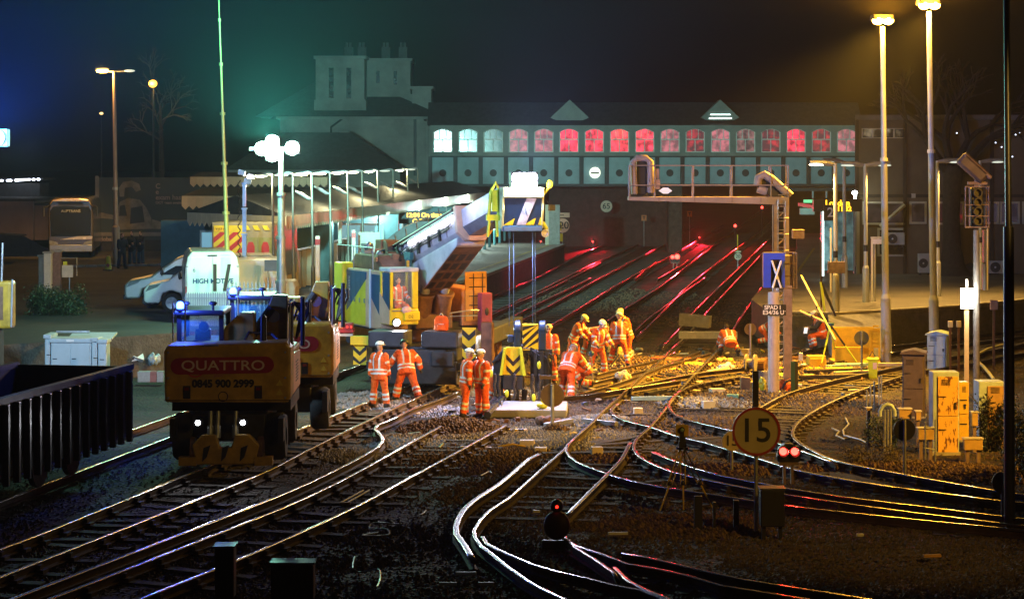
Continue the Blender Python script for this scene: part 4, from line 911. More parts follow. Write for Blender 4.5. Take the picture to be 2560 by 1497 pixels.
# superstructure
mb = MB(MS); mb.b2((-2.4, -1.6, 1.5), (1.2, 1.6, 1.72)); mb.build('turntable_deck', DARKMETAL, cr)
mb = MB(MS); mb.b2((-2.5, .2, 1.62), (-1.74, 1.78, 3.45)); mb.b2((-2.5, -1.7, 1.62), (-1.74, .2, 2.6)); mb.build('counterweight', CRY, cr, bevel=.04)
# engine housing at picture left: separate doors, blue over a yellow triangle
hs = MB(MS).b2((-1.72, .78, 1.55), (1.28, 1.62, 3.3)).build('engine_housing', CRP, cr, bevel=.02)
for i in range(5):
    a, b = -1.70 + i * .42, -1.70 + (i + 1) * .42 - .015
    ylo = lambda f: 1.95 + (f + 1.7) * .62
    yl_, yr = min(3.2, ylo(a)), min(3.2, ylo(b))
    d_ = MB(MS).prism([(a, 1.6), (b, 1.6), (b, yr), (a, yl_)], 1.62, 1.655, 'y').build('door', CRY if i < 4 else CRP, hs)
    if i < 4 and yl_ < 3.2: MB(MS).prism([(a, yl_ + .003), (b, yr + .003), (b, 3.24), (a, 3.24)], 1.62, 1.654, 'y').build('door', CRB, hs)
    MB(MS).b2((b - .1, 1.656, 2.28), (b - .05, 1.68, 2.42)).build('latch', STEEL, hs)
mb = MB(MS)
for i in range(9): mb.b2((-1.5, 1.656, 2.62 + i * .05), (-1.38, 1.668, 2.645 + i * .05))
mb.build('vent', OFFWHITE, hs)
MB(MS).prism([(.42, 2.5), (1.26, 1.9), (1.26, 3.2), (.42, 3.2)], 1.62, 1.654, 'y').build('door', CRB, hs); MB(MS).prism([(.42, 1.6), (1.26, 1.6), (1.26, 1.89), (.42, 2.49)], 1.62, 1.652, 'y').build('door', CRP, hs)
MB(MS).b2((.39, 1.655, 1.55), (.45, 1.70, 3.35)).build('grab_rail', WHITE, hs)
mb = MB(MS); mb.prism([(-2.2, 3.3), (.9, 3.3), (.3, 3.75), (-1.6, 3.75)], .3, 1.4, 'y'); mb.build('roof_plate', BOOMB, cr, bevel=.03)
# cab
cb = MB(MS).b2((1.32, .80, 1.75), (2.2, 1.72, 2.25)).build('cab', CRY, cr, bevel=.04)
mb = MB(MS); mb.b2((1.34, .80, 3.33), (2.22, 1.74, 3.45)); mb.build('cab_roof', OFFWHITE, cb, bevel=.02)
for f, s_ in ((2.1, .82), (2.1, 1.62), (1.34, .82), (1.34, 1.62)): MB(MS).b2((f, s_, 2.25), (f + .09, s_ + .09, 3.33)).build('cab_post', CRY, cb)
MB(MS).b2((2.102, .912, 2.25), (2.188, .99, 3.33)).build('cab_post', CRY, cb)
MB(MS).b2((1.33, .81, 2.25), (1.36, 1.70, 3.33)).b2((1.36, .81, 2.25), (2.1, .83, 3.33)).build('cab_back', BLACK, cb)
CABGL = mat('cab glass', (.6, .7, .72), .06, 0, .1, 2, alpha=.10, spec=.6)
MB(MS).b2((2.15, .99, 2.27), (2.165, 1.62, 3.32)).build('windscreen', CABGL, cb); MB(MS).b2((1.44, 1.68, 2.27), (2.08, 1.69, 3.32)).build('side_window', CABGL, cb)
MB(MS).prism([(1.36, 1.78), (2.16, 1.78), (2.16, 2.2), (1.36, 2.7)], 1.722, 1.735, 'y').build('side_panel', CRP, cb)
MB(MS).prism([(1.6, 2.42), (2.16, 2.2), (2.16, 3.3), (1.6, 3.3)], 1.722, 1.73, 'y').build('blue_panel', CRB, cb)
mb = MB(MS); mb.box((2.26, 1.05, 2.02), (.12, .5, .28)); o = mb.build('front_hatch', CRY, cb, bevel=.04)
text('D2', .13, BLK, cb, MS @ Vector((2.327, 1.1, 2.0)), (pi / 2, 0, R(24.6)))
mb = MB(MS); mb.sph((2.27, 1.22, 2.2), (.06, .16, .12), 12, 8); mb.build('round_mirror', mat('pale mirror back', (.7, .5, .5), .3, .2, .2, 4), cb); mb = MB(MS); mb.tube([(2.24, .85, 2.18), (2.3, 1.1, 2.2), (2.24, 1.66, 2.18)], .015, 6); mb.build('grab_rail', STEEL, cb)
mb = MB(MS); mb.cyl((2.2, 1.55, 1.86), (2.3, 1.55, 1.84), .12, n=16); mb.build('work_light', BLACK, cr); wp = MS @ Vector((2.305, 1.55, 1.838))
MB(MS).cyl((2.301, 1.55, 1.838), (2.31, 1.55, 1.836), .105, n=16).build('lens', E_WHITE, cb)
lamp('SPOT', 'work_light_beam', MS @ Vector((2.4, 1.55, 1.8)), 600 * LS, (.9, .95, 1), cr, .08, O_ * 0 + MS @ Vector((9, .6, -1.5)), 120, .8)
lamp('POINT', 'cab_fill', MS @ Vector((2.02, 1.3, 3.25)), 9 * LS, (1, .95, .85), cr, .05)  # interior light assumed and added to show the operator
# right hand machinery: orange ladder panel, maroon box, spotlight
mb = MB(MS); mb.b2((-1.5, -1.7, 1.6), (1.4, -.95, 2.75)); mb.build('winch_housing', BOOMO, cr, bevel=.03)
mb = MB(MS); mb.b2((1.4, -1.75, 1.75), (1.46, -1.05, 3.25)); pn_ = mb.build('ladder_panel', mat('orange panel', (.62, .3, .05), .45, 0, .3, 3), cr)
mb = MB(MS)
for i in range(5): mb.cyl((1.50, -1.7, 1.95 + i * .28), (1.50, -1.15, 1.95 + i * .28), .015, n=6)
mb.cyl((1.50, -1.6, 1.8), (1.50, -1.6, 3.2), .015, n=6); mb.cyl((1.50, -1.3, 1.8), (1.50, -1.3, 3.2), .015, n=6); mb.build('ladder', BLACK, pn_)
mb = MB(MS); mb.b2((1.6, -1.75, 1.45), (1.9, -1.38, 2.62)); mx_ = mb.build('valve_box', MAROON, cr, bevel=.03); MB(MS).sph((1.91, -1.56, 2.05), (.02, .07, .12), 10, 6).build('handle', BLACK, mx_)
mb = MB(MS); mb.tube([(1.9, -1.3, 2.1), (2.0, -1.0, 2.12), (2.0, -.3, 2.05), (2.0, -.3, 1.95), (2.0, -1.2, 1.95)], .02, 6); mb.build('pipe', STEEL, cr)
mb = MB(MS); mb.cyl((1.8, -1.62, 1.32), (1.95, -1.62, 1.32), .14, n=16); mb.b2((1.75, -1.7, 1.4), (1.85, -1.5, 1.6)); mb.build('work_light', BLACK, cr); MB(MS).cyl((1.951, -1.62, 1.32), (1.96, -1.62, 1.32), .125, n=16).build('lens', E_WHITE, cr)
lamp('SPOT', 'work_light_beam', MS @ Vector((2.05, -1.62, 1.3)), 600 * LS, (.85, .93, 1), cr, .1, MS @ Vector((8, -2, -1.5)), 120, .8)
mb = MB(MS); rr.seed(21)
for i in range(16): mb.tube([(rr.uniform(-1.6, .6), rr.uniform(-.6, .9), 3.3), (rr.uniform(-1.6, .6), rr.uniform(-.5, .8), rr.uniform(3.7, 4.2)), (rr.uniform(-1.4, .8), rr.uniform(-.5, .8), rr.uniform(3.4, 3.9))], rr.uniform(.02, .045), 6)
mb.build('hoses', BLACK, cr)
mb = MB(MS); mb.b2((-2.2, -.75, 2.5), (-.2, -.52, 3.75)); mb.b2((-2.2, .52, 2.5), (-.2, .72, 3.75)); mb.prism([(-.2, 2.9), (.6, 2.9), (-.2, 3.7)], .53, .7, 'y'); mb.cyl((-.9, -.3, 3.85), (-.9, .7, 3.85), .32, n=18); mb.cyl((-.2, 0, 3.65), (-.2, .9, 3.65), .2, n=14); mb.box((-1.3, .5, 3.9), (.5, .5, .55)); mb.box((.3, .85, 3.62), (.35, .25, .35)); mb.build('winch', BOOMB, cr, bevel=.02)
mb = MB(MS); mb.box((-1.6, 1.0, 3.9), (.3, .3, .3)); mb.sph((-.6, .95, 3.72), (.14, .14, .16)); mb.sph((-1.2, 1.1, 4.0), (.1, .1, .12)); mb.build('fittings', STEEL, cr)
mb = MB(MS)
for i in range(10): x_ = rr.uniform(-2.2, .8); y_ = rr.uniform(-.5, 1.3); mb.box((x_, y_, 3.45 + rr.uniform(0, .5)), (rr.uniform(.12, .45), rr.uniform(.1, .4), rr.uniform(.12, .4)), rr.uniform(0, 1))
mb.build('machinery', BOOMO, cr, bevel=.02)
mb = MB(MS); mb.tube([(-2.4, 1.7, 3.45), (-2.4, 1.7, 4.0), (.6, 1.65, 4.0), (.6, 1.65, 3.3)], .02, 6); mb.cyl((-1.0, 1.68, 3.3), (-1.0, 1.68, 4.0), .018, n=6); mb.build('deck_handrail', STEEL, cr)
mb = MB(MS); mb.cyl((1.7, .95, 3.45), (1.7, .95, 3.56), .05); mb.sph((1.7, .95, 3.6), .06, 8, 6); mb.build('cab_beacon', mat('amber beacon dome', (.6, .3, .03), .2, 0, .1, 3), cr)
mb = MB(MS); mb.box((.9, .6, 3.75), (.5, .12, .22)); mb.cyl((.9, .6, 3.3), (.9, .6, 3.7), .1); mb.build('filter_box', mat('teal filter box', (.05, .18, .18), .5, .1, .3, 4), cr)
# boom
el = R(14.5); piv = Vector((-2.0, 0, 3.2))
MBm = MS @ Matrix.Translation(piv) @ Matrix.Rotation(-el, 4, 'Y')                            # x along the boom
w, hh = .46, .40
mb = MB(MBm); pr = [(-w, hh), (w, hh), (w, -.25), (w - .15, -hh), (-w + .15, -hh), (-w, -.25)]
mb.prism([(y, z) for y, z in pr], -.4, 6.55, 'x'); bm_ = mb.build('boom', BOOMW, cr, bevel=.02)
mb = MB(MBm); mb.prism([(2.3, -hh - .003), (3.1, -1.36), (3.3, -1.38), (6.3, -.62), (6.4, -hh - .003)], -.45, .45, 'y'); ub = mb.build('boom_foot_box', BOOMW, cr, bevel=.02)
fdir = Vector((3.0, 0, .76)).normalized(); fnr = Vector((fdir.z, 0, -fdir.x))
def face_pt(t, y, o=.004): q = Vector((3.3, 0, -1.38)) + fdir * t + fnr * o; return (q.x, y, q.z)
mb = MB(MBm); mb.add([face_pt(.02, -.43), face_pt(3.0, -.43), face_pt(3.0, .43), face_pt(.02, .43)], [(0, 1, 2, 3)]); mb.build('brown_face', BOOMB, ub)
for i in range(4):
    for j in (-.28, 0, .28):
        t = .25 + i * .62; mb = MB(MBm); mb.add([face_pt(t, j - .1, .008), face_pt(t + .42, j - .1, .008), face_pt(t + .42, j + .1, .008), face_pt(t, j + .1, .008)], [(0, 1, 2, 3)]); mb.build('slot', BLACK, ub)
mb = MB(MBm); w2 = .56; mb.prism([(-w2, .48), (w2, .48), (w2, -.3), (w2 - .26, -.56), (-w2 + .26, -.56), (-w2, -.3)], 6.54, 6.72, 'x'); mb.build('boom_collar', CRP, cr, bevel=.02)
mb = MB(MBm); w3 = .38; mb.prism([(-w3, .36), (w3, .36), (w3, -.18), (w3 - .18, -.40), (-w3 + .18, -.40), (-w3, -.18)], 6.72, 9.5, 'x'); bx2 = mb.build('boom_extension', BOOMW, cr, bevel=.02); MB(MBm).prism([(-.39, -.17), (-.21, -.42), (.21, -.42), (.39, -.17), (.36, -.17), (.2, -.404), (-.2, -.404), (-.36, -.17)], 6.75, 9.45, 'x').build('under_plate', mat('boom steel blue', (.22, .25, .3), .35, .5, .3, 2), bx2)  # white sides put the head lamp's light into the paint
mb = MB(MBm); mb.cyl((.2, w + .06, .42), (6.4, w + .06, .42), .035, n=6); mb.cyl((.2, w + .06, .3), (6.4, w + .06, .3), .025, n=6); mb.cyl((.6, w + .05, -.02), (6.0, w + .05, .02), .02, n=6); mb.cyl((.6, w + .05, -.09), (6.0, w + .05, -.05), .02, n=6)
for i in range(6): mb.box((1.0 + i * .85, w + .05, -.08), (.09, .07, .34)); mb.cyl((.8 + i * .9, w, .4), (.8 + i * .9, w + .02, .72), .018, n=5)
mb.build('boom_pipes', BLACK, cr)
mb = MB(MBm)
for i in range(3): mb.tube([(.3 + .2 * j, w + .09 + .02 * (j % 2), .1 - .09 * i + .03 * sin(j * 1.7 + i)) for j in range(31)], .014, 5)
mb.build('boom_hoses', BLACK, cr)
mb = MB(MBm)
for i in range(5): mb.b2((.9 + i * 1.2, w + .001, -hh + .16), (.93 + i * 1.2, w + .012, hh - .02))
mb.build('boom_weld', BOOMB, cr)
MB(MBm).b2((-.3, w, -.3), (.8, w + .35, .15)).build('boom_side_box', BOOMW, cr, bevel=.03); MB(MBm).prism([(.5, -hh), (1.6, -hh), (1.9, -.75), (.8, -.8)], w - .1, w + .1, 'y').build('boom_side_plate', BOOMW, cr, bevel=.02)
for i in range(9):
    mb = MB(MBm); mb.box((3.0 + i * .4, w + .05, .2), (.3, .06, .15)); mb.build('strip_lamp', mat('strip lamp lens', (.8, .85, 1), .4, 0, 0, 3, emit=(.82, .86, 1), estr=9), cr)
for i in range(4): lamp('POINT', 'boom_strip_light', MBm @ Vector((2.8 + i * 1.6, w + .45, .3)), (7, 7, 8, 30)[i] * LS, (.80, .80, 1), cr, .12)  # last light added past the strip to whiten the extension
# lift cylinders
for s_ in (-.32, .32):
    a, b = Vector((.95, s_, 1.2)), MBm @ Vector((3.4, s_, -1.2)); b2_ = MS.inverted() @ b
    mid = a + (b2_ - a) * .86
    MB(MS).cyl(a, mid, .28, n=18).cyl(mid - (b2_ - a) * .05, mid, .32, n=18).build('lift_cylinder', BOOMB, cr, smooth=True); MB(MS).cyl(mid, b2_, .15, n=14).build('piston_rod', STEEL, cr, smooth=True)
mb = MB(MS); mb.b2((.6, -.6, 1.55), (1.5, .6, 2.0)); mb.b2((.3, -.7, 1.5), (.7, .7, 2.6)); mb.build('boom_foot', BOOMB, cr, bevel=.04)
# boom head with rope sheaves
hd_ = P(1302, 506, 61.2) - O_
MH = Matrix.Translation(hd_) @ Matrix.Rotation(R(12), 4, 'Z')                                # x across, -y to us
mb = MB(MH); mb.prism([(-.46, .40), (.1, .40), (.34, -.62), (.2, -.72), (-.3, -.72), (-.46, -.2)], -.62, -.56, 'x'); mb.prism([(-.46, .40), (.1, .40), (.34, -.62), (.2, -.72), (-.3, -.72), (-.46, -.2)], .50, .56, 'x'); mb.build('head_cheek', mat('pale yellow green paint', (.62, .66, .25), .4, 0, .25, 3), cr, bevel=.01)
fp = MB(MH); fp.add([(-.56, -.48, .12), (.50, -.48, .12), (.50, -.32, -.62), (-.56, -.32, -.62), (-.56, -.40, .12), (.50, -.40, .12), (.50, -.24, -.62), (-.56, -.24, -.62)], [(0, 1, 2, 3), (4, 7, 6, 5), (0, 4, 5, 1), (3, 2, 6, 7), (0, 3, 7, 4), (1, 5, 6, 2)]); fpo = fp.build('head_plate', mat('very dark blue paint', (.008, .03, .075), .4, 0, .3, 4), cr)
def slant(x, t, off=.012): return (x, -.48 + .16 * t - off, .12 - .74 * t)
mb = MB(MH); 
for xa_, xb_, t0, t1, off_ in ((-.56, -.30, .75, 1, .3), (.02, .3, .75, 1, .3), (.42, .5, .72, 1, .05)): mb.add([slant(xa_, t1), slant(xb_, t1), slant(xb_ + .05, t0), slant(xa_ + off_, t0)], [(0, 1, 2, 3)])
mb.build('yellow_stripe', CRY, fpo)
mb = MB(MH); mb.add([slant(-.2, 1, .018), slant(.06, 1, .018), slant(.34, 0, .018), slant(.06, 0, .018)], [(0, 1, 2, 3)]); mb.build('white_stripe', mat('worn white stripe', (.6, .6, .66), .45, 0, .5, 7), fpo)
text('D18', .26, CRB, fpo, MH @ Vector((.07, -.44, -.25)), (R(78), 0, R(12 + 90 - 22)), bold=.012)
mb = MB(MH); mb.b2((-.62, -.55, .14), (.56, -.1, .42)); mb.build('head_beam', mat('pale yellow green paint', (.62, .66, .25), .4, 0, .25, 3), cr, bevel=.03)
mb = MB(MH); mb.b2((-.58, -.36, -.80), (.54, -.1, -.64)); mb.build('sheave_guard', CRB, cr, bevel=.02)
mb = MB(MH); mb.tube([(-.85, 0, .3), (-.72, 0, .55), (-.6, 0, .3), (-.64, 0, -.4), (-.92, 0, -.4), (-.85, 0, .3)], .05, 8); mb.box((-.78, -.05, -.42), (.42, .16, .16)); mb.cyl((-.9, -.05, -.45), (-.95, -.05, -.95), .04); mb.cyl((-.7, -.05, -.45), (-.68, -.05, -.95), .04); mb.box((-.75, 0, .05), (.16, .2, .6)); mb.build('side_bracket', LIME, cr)
mb = MB(MH); mb.cyl((.62, -.1, .2), (.8, -.1, .45), .04); mb.sph((.8, -.1, .5), (.1, .05, .13)); mb.cyl((.6, -.1, -.55), (.72, -.1, -.75), .05); mb.build('hook_arm', LIME, cr); mb = MB(MH); mb.box((.86, -.1, -.15), (.17, .15, .17)); mb.cyl((.7, -.1, .1), (.86, -.1, -.15), .015, n=6); mb.build('camera_box', BLACK, cr)
mb = MB(MH); mb.lathe([(.06, 0), (.08, .02), (.11, .02), (.11, -.02), (.08, -.02)], (.66, -.15, -.86), 14, Matrix.Rotation(R(90), 3, 'X')); mb.build('ring', STEEL, cr)
MB(MH).box((.02, -.3, .62), (.78, .2, .46)).build('head_light', DARKMETAL, cr, bevel=.02)
mb = MB(MH)
for q in (-.2, .04, .28):
    for z_ in (.52, .72): mb.cyl((q - .02, -.401, z_), (q - .02, -.43, z_ - .01), .115, n=18)
mb.build('lens', E_BLUEW, cr)
lamp('POINT', 'boom_head_light', MH @ Vector((.02, -.62, .58)), 1700 * LS, (.78, .82, 1.0), cr, .15)
lamp('SPOT', 'boom_head_glow', MH @ Vector((.04, -.6, .7)), 17000 * LS, (.30, .45, 1.0), cr, .15, MH @ Vector((0, -8, 9)), 86, 1.0)  # spot added to make the mist glow round the boom head
lamp('SPOT', 'boom_work_light', MH @ Vector((.0, -.3, -.86)), 2600 * LS, (.60, .55, 1.0), cr, .15, MH @ Vector((-.6, -2.6, -9)), 110, .7)
# hook block, ropes, spreader with rubber curtain: hangs from the crane
blk = thing('hook_block', 'blue and yellow striped hook block hanging on four ropes from the boom', 'hook block', P(1318, 842, 61.0))
MB().b2((-.13, -.18, -.36), (.31, .18, .36)).build('stripe_plate', CRY, blk, bevel=.01)
mb = MB()
for i in range(4):
    z_ = -.36 + i * .24 - .18; pts_ = [(-.13, max(-.36, z_)), (.31, min(.36, z_ + .42)), (.31, min(.36, z_ + .54)), (-.13, min(.36, max(-.36, z_ + .12)))]
    if pts_[2][1] > pts_[1][1] or pts_[3][1] > pts_[0][1]: mb.prism(pts_, -.192, -.184)
mb.build('black_stripe', CHEVB, blk)
BLKB = mat('block blue', (.006, .03, .08), .4, .1, .3, 4)
for x_ in (-.27, .42): MB().b2((x_ - .1, -.22, -.36), (x_ + .1, .22, .30)).cyl((x_ - .09, 0, .22), (x_ + .09, 0, .22), .24, n=20).build('sheave_case', BLKB, blk, bevel=.03)
MB().box((-.46, 0, -.05), (.16, .2, .2)).build('motor', BLKB, blk, bevel=.02); MB().cyl((-.1, 0, -.36), (-.1, 0, -.52), .12).tube([(-.1, 0, -.5), (.02, 0, -.6), (-.06, 0, -.72), (-.18, 0, -.66)], .05, 8).build('hook', DARKMETAL, blk)
mb = MB(); zt2 = rz(560, 61) - blk.location.z
for x_, dk in ((1273, 0), (1284, 1), (1332, 0), (1338, 1)): mb.cyl((rx(x_, 61) - blk.location.x, .05 * dk, .3), (rx(x_ - 0, 61) - blk.location.x, .05 * dk, zt2), .011, n=6)
mb.build('rope', mat('wire rope', (.03, .07, .10), .6, .1, .3, 9), blk)
sp = thing('lifting_spreader', 'yellow chevron lifting spreader with black rubber strips and chains under the hook block', 'lifting frame', P(1284, 905, 60.8))
sp.rotation_euler = (0, 0, R(-10))
MB().prism([(-.22, .42), (.22, .42), (.31, -.35), (-.31, -.35)], -.06, .06).build('frame_plate', CRY, sp, bevel=.01)
for s_ in (-1, 1): MB().prism([(s_ * .19, .40), (s_ * .25, .40), (s_ * .36, -.35), (s_ * .29, -.35)], -.2, -.07).build('side_plate', LIME, sp)
mb = MB()
for z_ in (.22, -.08): mb.prism([(-.19, z_), (0, z_ - .2), (.19, z_), (.19, z_ - .13), (0, z_ - .33), (-.19, z_ - .13)], -.075, -.066)
mb.build('chevron', CHEVB, sp)
MB().b2((-.28, -.1, -.75), (.28, .1, -.37)).build('lower_beam', DARKMETAL, sp, bevel=.02)
CURT = mat('black rubber strip', (.012, .011, .014), .6, 0, .4, 5)
mb = MB(); mb.tube([(-.62, .2, -.05), (-.4, .2, .22), (-.1, .2, .42), (.45, .2, .44), (.75, .2, .3), (.98, .2, .0)], .045, 6); mb.prism([(-.6, -.02), (-.4, .2), (-.1, .40), (.45, .42), (.74, .28), (.95, .0), (.6, .2), (.3, .24), (-.1, .22), (-.35, .1)], .1, .9); mb.build('cover', CURT, sp)
rr.seed(33)
for i in range(46):
    x_ = rr.choice([rr.uniform(-.58, -.38), rr.uniform(.42, .92), rr.uniform(.42, .92), rr.uniform(.42, .92), rr.uniform(-.3, .3)]); top = .3 if x_ > .4 else 0 if x_ < -.3 else -.8
    L_2 = rr.uniform(.6, 1.15) if abs(x_) > .35 else rr.uniform(.25, .5); y_ = rr.uniform(-.1, .8); MB().prism([(x_ - .05, top), (x_ + .05, top), (x_ + .04 + rr.uniform(-.05, .05), top - L_2), (x_ - .05, top - L_2 - .05)], y_, y_ + .012).build('rubber_strip', CURT, sp)
for i in range(60):
    q = rr.random(); a = Vector((-.1 + q * .95, rr.uniform(.0, .9), .42 - .2 * q * q)); e_ = a + Vector((rr.uniform(.05, .35), rr.uniform(-.15, .15), rr.uniform(-.5, -.15)))
    MB().tube([a, (a + e_) / 2 + Vector((.05, 0, .1)), e_], .012, 4).build('rubber_strand', CURT, sp)
for x_ in (-.5, -.38, .05, .55, .75):
    mb = MB(); n = 15
    for i in range(n): mb.lathe([(.03, -.012), (.045, 0), (.03, .012)], (x_ + .02 * sin(i), -.15, -.35 - i * .062), 8, Matrix.Rotation(R(90) if i % 2 else 0, 3, 'Y') @ Matrix.Rotation(R(90), 3, 'X'))
    mb.lathe([(.07, -.03), (.12, 0), (.07, .03)], (x_, -.15, -.35 - n * .062 - .05), 12, Matrix.Rotation(R(90), 3, 'X')); mb.build('chain', mat('worn dark chain', (.08, .08, .09), .35, .6, .4, 12), sp)
mb = MB()
for x_, z_ in ((-.6, -.3), (-.15, -.85), (.6, -.95), (.75, -.05), (1.05, -1.55)): mb.sph((x_, -.22, z_), (.06, .04, .11), 8, 6)
mb.build('lime_tag', LIME, sp)
# concrete crossing panel below
cp = G(1335, 1018, -.12); pnl = thing('concrete_pad', 'pale concrete crossing panel lying under the lifting spreader', 'concrete panel', (rx(1320, 58.6), 59.5, -.2), R(-2))
mbp = MB(); mbp.box((0, 0, .11), (2.15, 2.2, .22)); mbp.build('slab', mat('blue grey precast concrete', (.26, .28, .30), .8, 0, .25, 3, .2), pnl, bevel=.05)
for q in (-.7, .7): MB().tube([(q, -.2, .2), (q, -.12, .32), (q, .12, .32), (q, .2, .2)], .02, 6).build('lifting_eye', STEEL, pnl)
tag(MB().sph((0, 0, .08), (.16, .16, .09), 12, 6).cyl((0, 0, .1), (0, 0, .3), .04).build('marker_cone', LIME), 'small lime green marker standing on the concrete panel edge', 'marker').location = (rx(1356, 58.7), 58.7, .03)
# orange rucksack on the crane front
rk = thing('rucksack', 'bright orange rucksack sitting on the crane front deck', 'rucksack', MC @ Vector((.75, -5.1, 1.63)) + O_)
bg_ = MB().prism([(-.2, 0), (.2, 0), (.21, .3), (.15, .44), (-.15, .44), (-.21, .3)], -.1, .12).build('bag', HIVIS, rk, bevel=.05); MB().prism([(-.14, .03), (.14, .03), (.14, .2), (.09, .25), (-.09, .25), (-.14, .2)], -.17, -.09).build('pocket', HIVIS, bg_, bevel=.03); MB().tube([(-.06, -.05, .45), (0, -.06, .52), (.06, -.05, .45)], .012, 6).b2((-.08, -.185, .2), (.08, -.175, .215)).build('strap', REFLECT, rk)

# ================================================================== road-rail excavators
TEALGL = mat('cab glass tinted by yard light', (.10, .34, .30), .1, 0, .2, 2, alpha=.2, spec=.6)  # teal tint stands in for the lit yard behind the glass
def excavator(label, x, y, rz_, beacons, full):
    e = thing('road_rail_excavator', label, 'excavator', (x, y, 0), rz_, 'yellow road rail excavators on the left track')
    # superstructure turned with its tail towards us (-y)
    cw = MB().prism([(-1.36, 1.42), (1.30, 1.40), (1.36, 1.55), (1.36, 2.6), (1.28, 2.72), (-1.3, 2.66), (-1.38, 2.5)], -1.5, -.6).build('counterweight', DIRTYYELLOW, e, bevel=.06)
    MB().b2((-1.3, -.6, 1.4), (1.3, 1.9, 2.45)).build('engine_cover', DIRTYYELLOW, e, bevel=.05)
    MB().prism([(-.6, 1.5), (1.6, 1.5), (1.7, 1.8), (1.6, 2.3), (-.6, 2.4)], 1.3, 1.345, 'x').build('side_door', CRP, e, bevel=.01)
    MB().b2((-1.3, -.7, 1.15), (1.3, 1.9, 1.4)).build('swing_frame', DARKMETAL, e)
    # logo band, lettering, tail light recesses
    bd = MB(); bd.prism([(-1.05 + .18 * cos(pi / 2 + pi * i / 8), 2.2 + .18 * sin(pi / 2 + pi * i / 8)) for i in range(9)] + [(.82 + .18 * cos(-pi / 2 + pi * i / 8), 2.23 + .18 * sin(-pi / 2 + pi * i / 8)) for i in range(9)], -1.512, -1.5); b_ = bd.build('logo_band', mat('dark crimson band', (.28, .012, .035), .45, 0, .2, 4), cw)
    text('QUATTRO', .30, mat('pale logo lettering', (.62, .5, .48), .5, 0, .1, 4), b_, (-.1, -1.518, 2.21), sx=1.25, bold=.002)
    MB().lathe([(.19, 0), (.22, 0), (.22, .008), (.19, .008)], (-.7, -1.503, 2.18), 28, Matrix.Rotation(R(90), 3, 'X')).build('logo_ring', RED, cw)
    text('0845 900 2999', .22, BLK, cw, (-.1, -1.508, 1.82), bold=.012)
    text('plant', .1, MAROON, cw, (-.2, -1.506, 2.0))
    for q in (-.88, .66): MB().b2((q - .08, -1.515, 1.5), (q + .08, -1.503, 1.78)).build('tail_light', BLACK, cw); MB().b2((q - .05, -1.52, 1.68), (q + .05, -1.516, 1.75)).build('light_lens', mat('dull red lens', (.15, .02, .02), .2, 0, .2, 5), cw)
    for zz in (1.58, 1.78): MB().prism([(1.04, zz), (1.2, zz), (1.12, zz + .13)], -1.508, -1.502).build('warning_plate', mat('worn yellow plate', (.6, .45, .05), .5, 0, .3, 8), cw)
    MB().lathe([(.09, 0), (.11, 0), (.11, .006), (.09, .006)], (-.1, -1.503, 1.55), 20, Matrix.Rotation(R(90), 3, 'X')).build('badge', BLK, cw)
    mb = MB()
    for q in (-1.28, 1.24):
        for z_ in (1.52, 1.95, 2.5): mb.cyl((q, -1.5, z_), (q, -1.522, z_), .025, n=8)
    mb.build('bolts', STEEL, cw)['kind'] = 'stuff'
    MB().b2((-1.37, -1.503, 1.46), (1.34, -1.5005, 1.475)).build('seam', BLACK, cw); MB().tube([(-.5, -1.5, 2.63), (-.5, -1.56, 2.66), (-.2, -1.56, 2.66), (-.2, -1.5, 2.63)], .014, 6).build('lifting_eye', STEEL, cw)
    mb = MB()
    for i in range(7): mb.b2((1.346, .2, 1.7 + i * .07), (1.352, .9, 1.73 + i * .07))
    mb.build('grille', BLACK, e)['kind'] = 'stuff'
    MB().b2((-.3, -.5, 2.45), (1.2, 1.7, 2.56)).build('deck_plate', DARKMETAL, e, bevel=.02); MB().tube([(.2, -.3, 2.56), (.3, .2, 2.8), (.8, .3, 2.75), (1.1, -.2, 2.56)], .035, 6).build('hydraulic_pipe', BLACK, e)
    # cab
    c = MB().b2((-1.32, .1, 2.45), (-.28, 1.7, 2.62)).build('cab', BLACK, e)
    for a, b in ((-1.3, .12), (-.36, .12), (-1.3, 1.6), (-.36, 1.6)): MB().b2((a, b, 2.6), (a + .1, b + .1, 3.2)).build('cab_post', BLACK, c)
    MB().b2((-1.36, .05, 3.18), (-.24, 1.75, 3.30)).build('cab_roof', BLACK, c, bevel=.04)
    MB().b2((-1.2, .14, 2.62), (-.36, .16, 3.18)).build('rear_window', TEALGL, c); MB().b2((-1.2, 1.64, 2.62), (-.36, 1.66, 3.18)).build('windscreen', TEALGL, c)
    MB().b2((-.95, .6, 2.6), (-.6, .75, 2.85)).sph((-.75, .6, 2.9), (.13, .1, .12)).build('seat', BLACK, c, bevel=.03)
    mb = MB()
    for q in (-1.1, -.5): mb.cyl((q, .2, 3.3), (q, .2, 3.42), .03); mb.sph((q, .2, 3.45), (.09, .06, .05))
    mb.build('roof_fitting', BLACK, c)
    bp = MB(); bp.cyl((-1.22, .1, 3.3), (-1.22, .1, 3.34), .09); bc = bp.build('beacon_base', BLACK, c)
    if beacons: MB().lathe([(.08, 0), (.085, .1), (.05, .15), (0.01, .16)], (-1.22, .1, 3.34), 14).build('beacon', E_BLUE, bc); lamp('POINT', 'beacon_light', (-1.22, -.2, 3.6), 420 * LS, (.04, .10, 1), e, .06)
    # boom folded behind: triangular plates, cylinder, hoses
    MB().prism([(-.3, 2.6), (.42, 2.6), (.42, 3.24), (.1, 3.24), (-.25, 2.9)], .2, .7).build('boom', DIRTYYELLOW, e, bevel=.03)
    MB().prism([(.3, 2.5), (1.1, 2.5), (1.1, 3.58), (.75, 3.58)], 1.0, 1.4).build('dipper_arm', DIRTYYELLOW, e, bevel=.03)
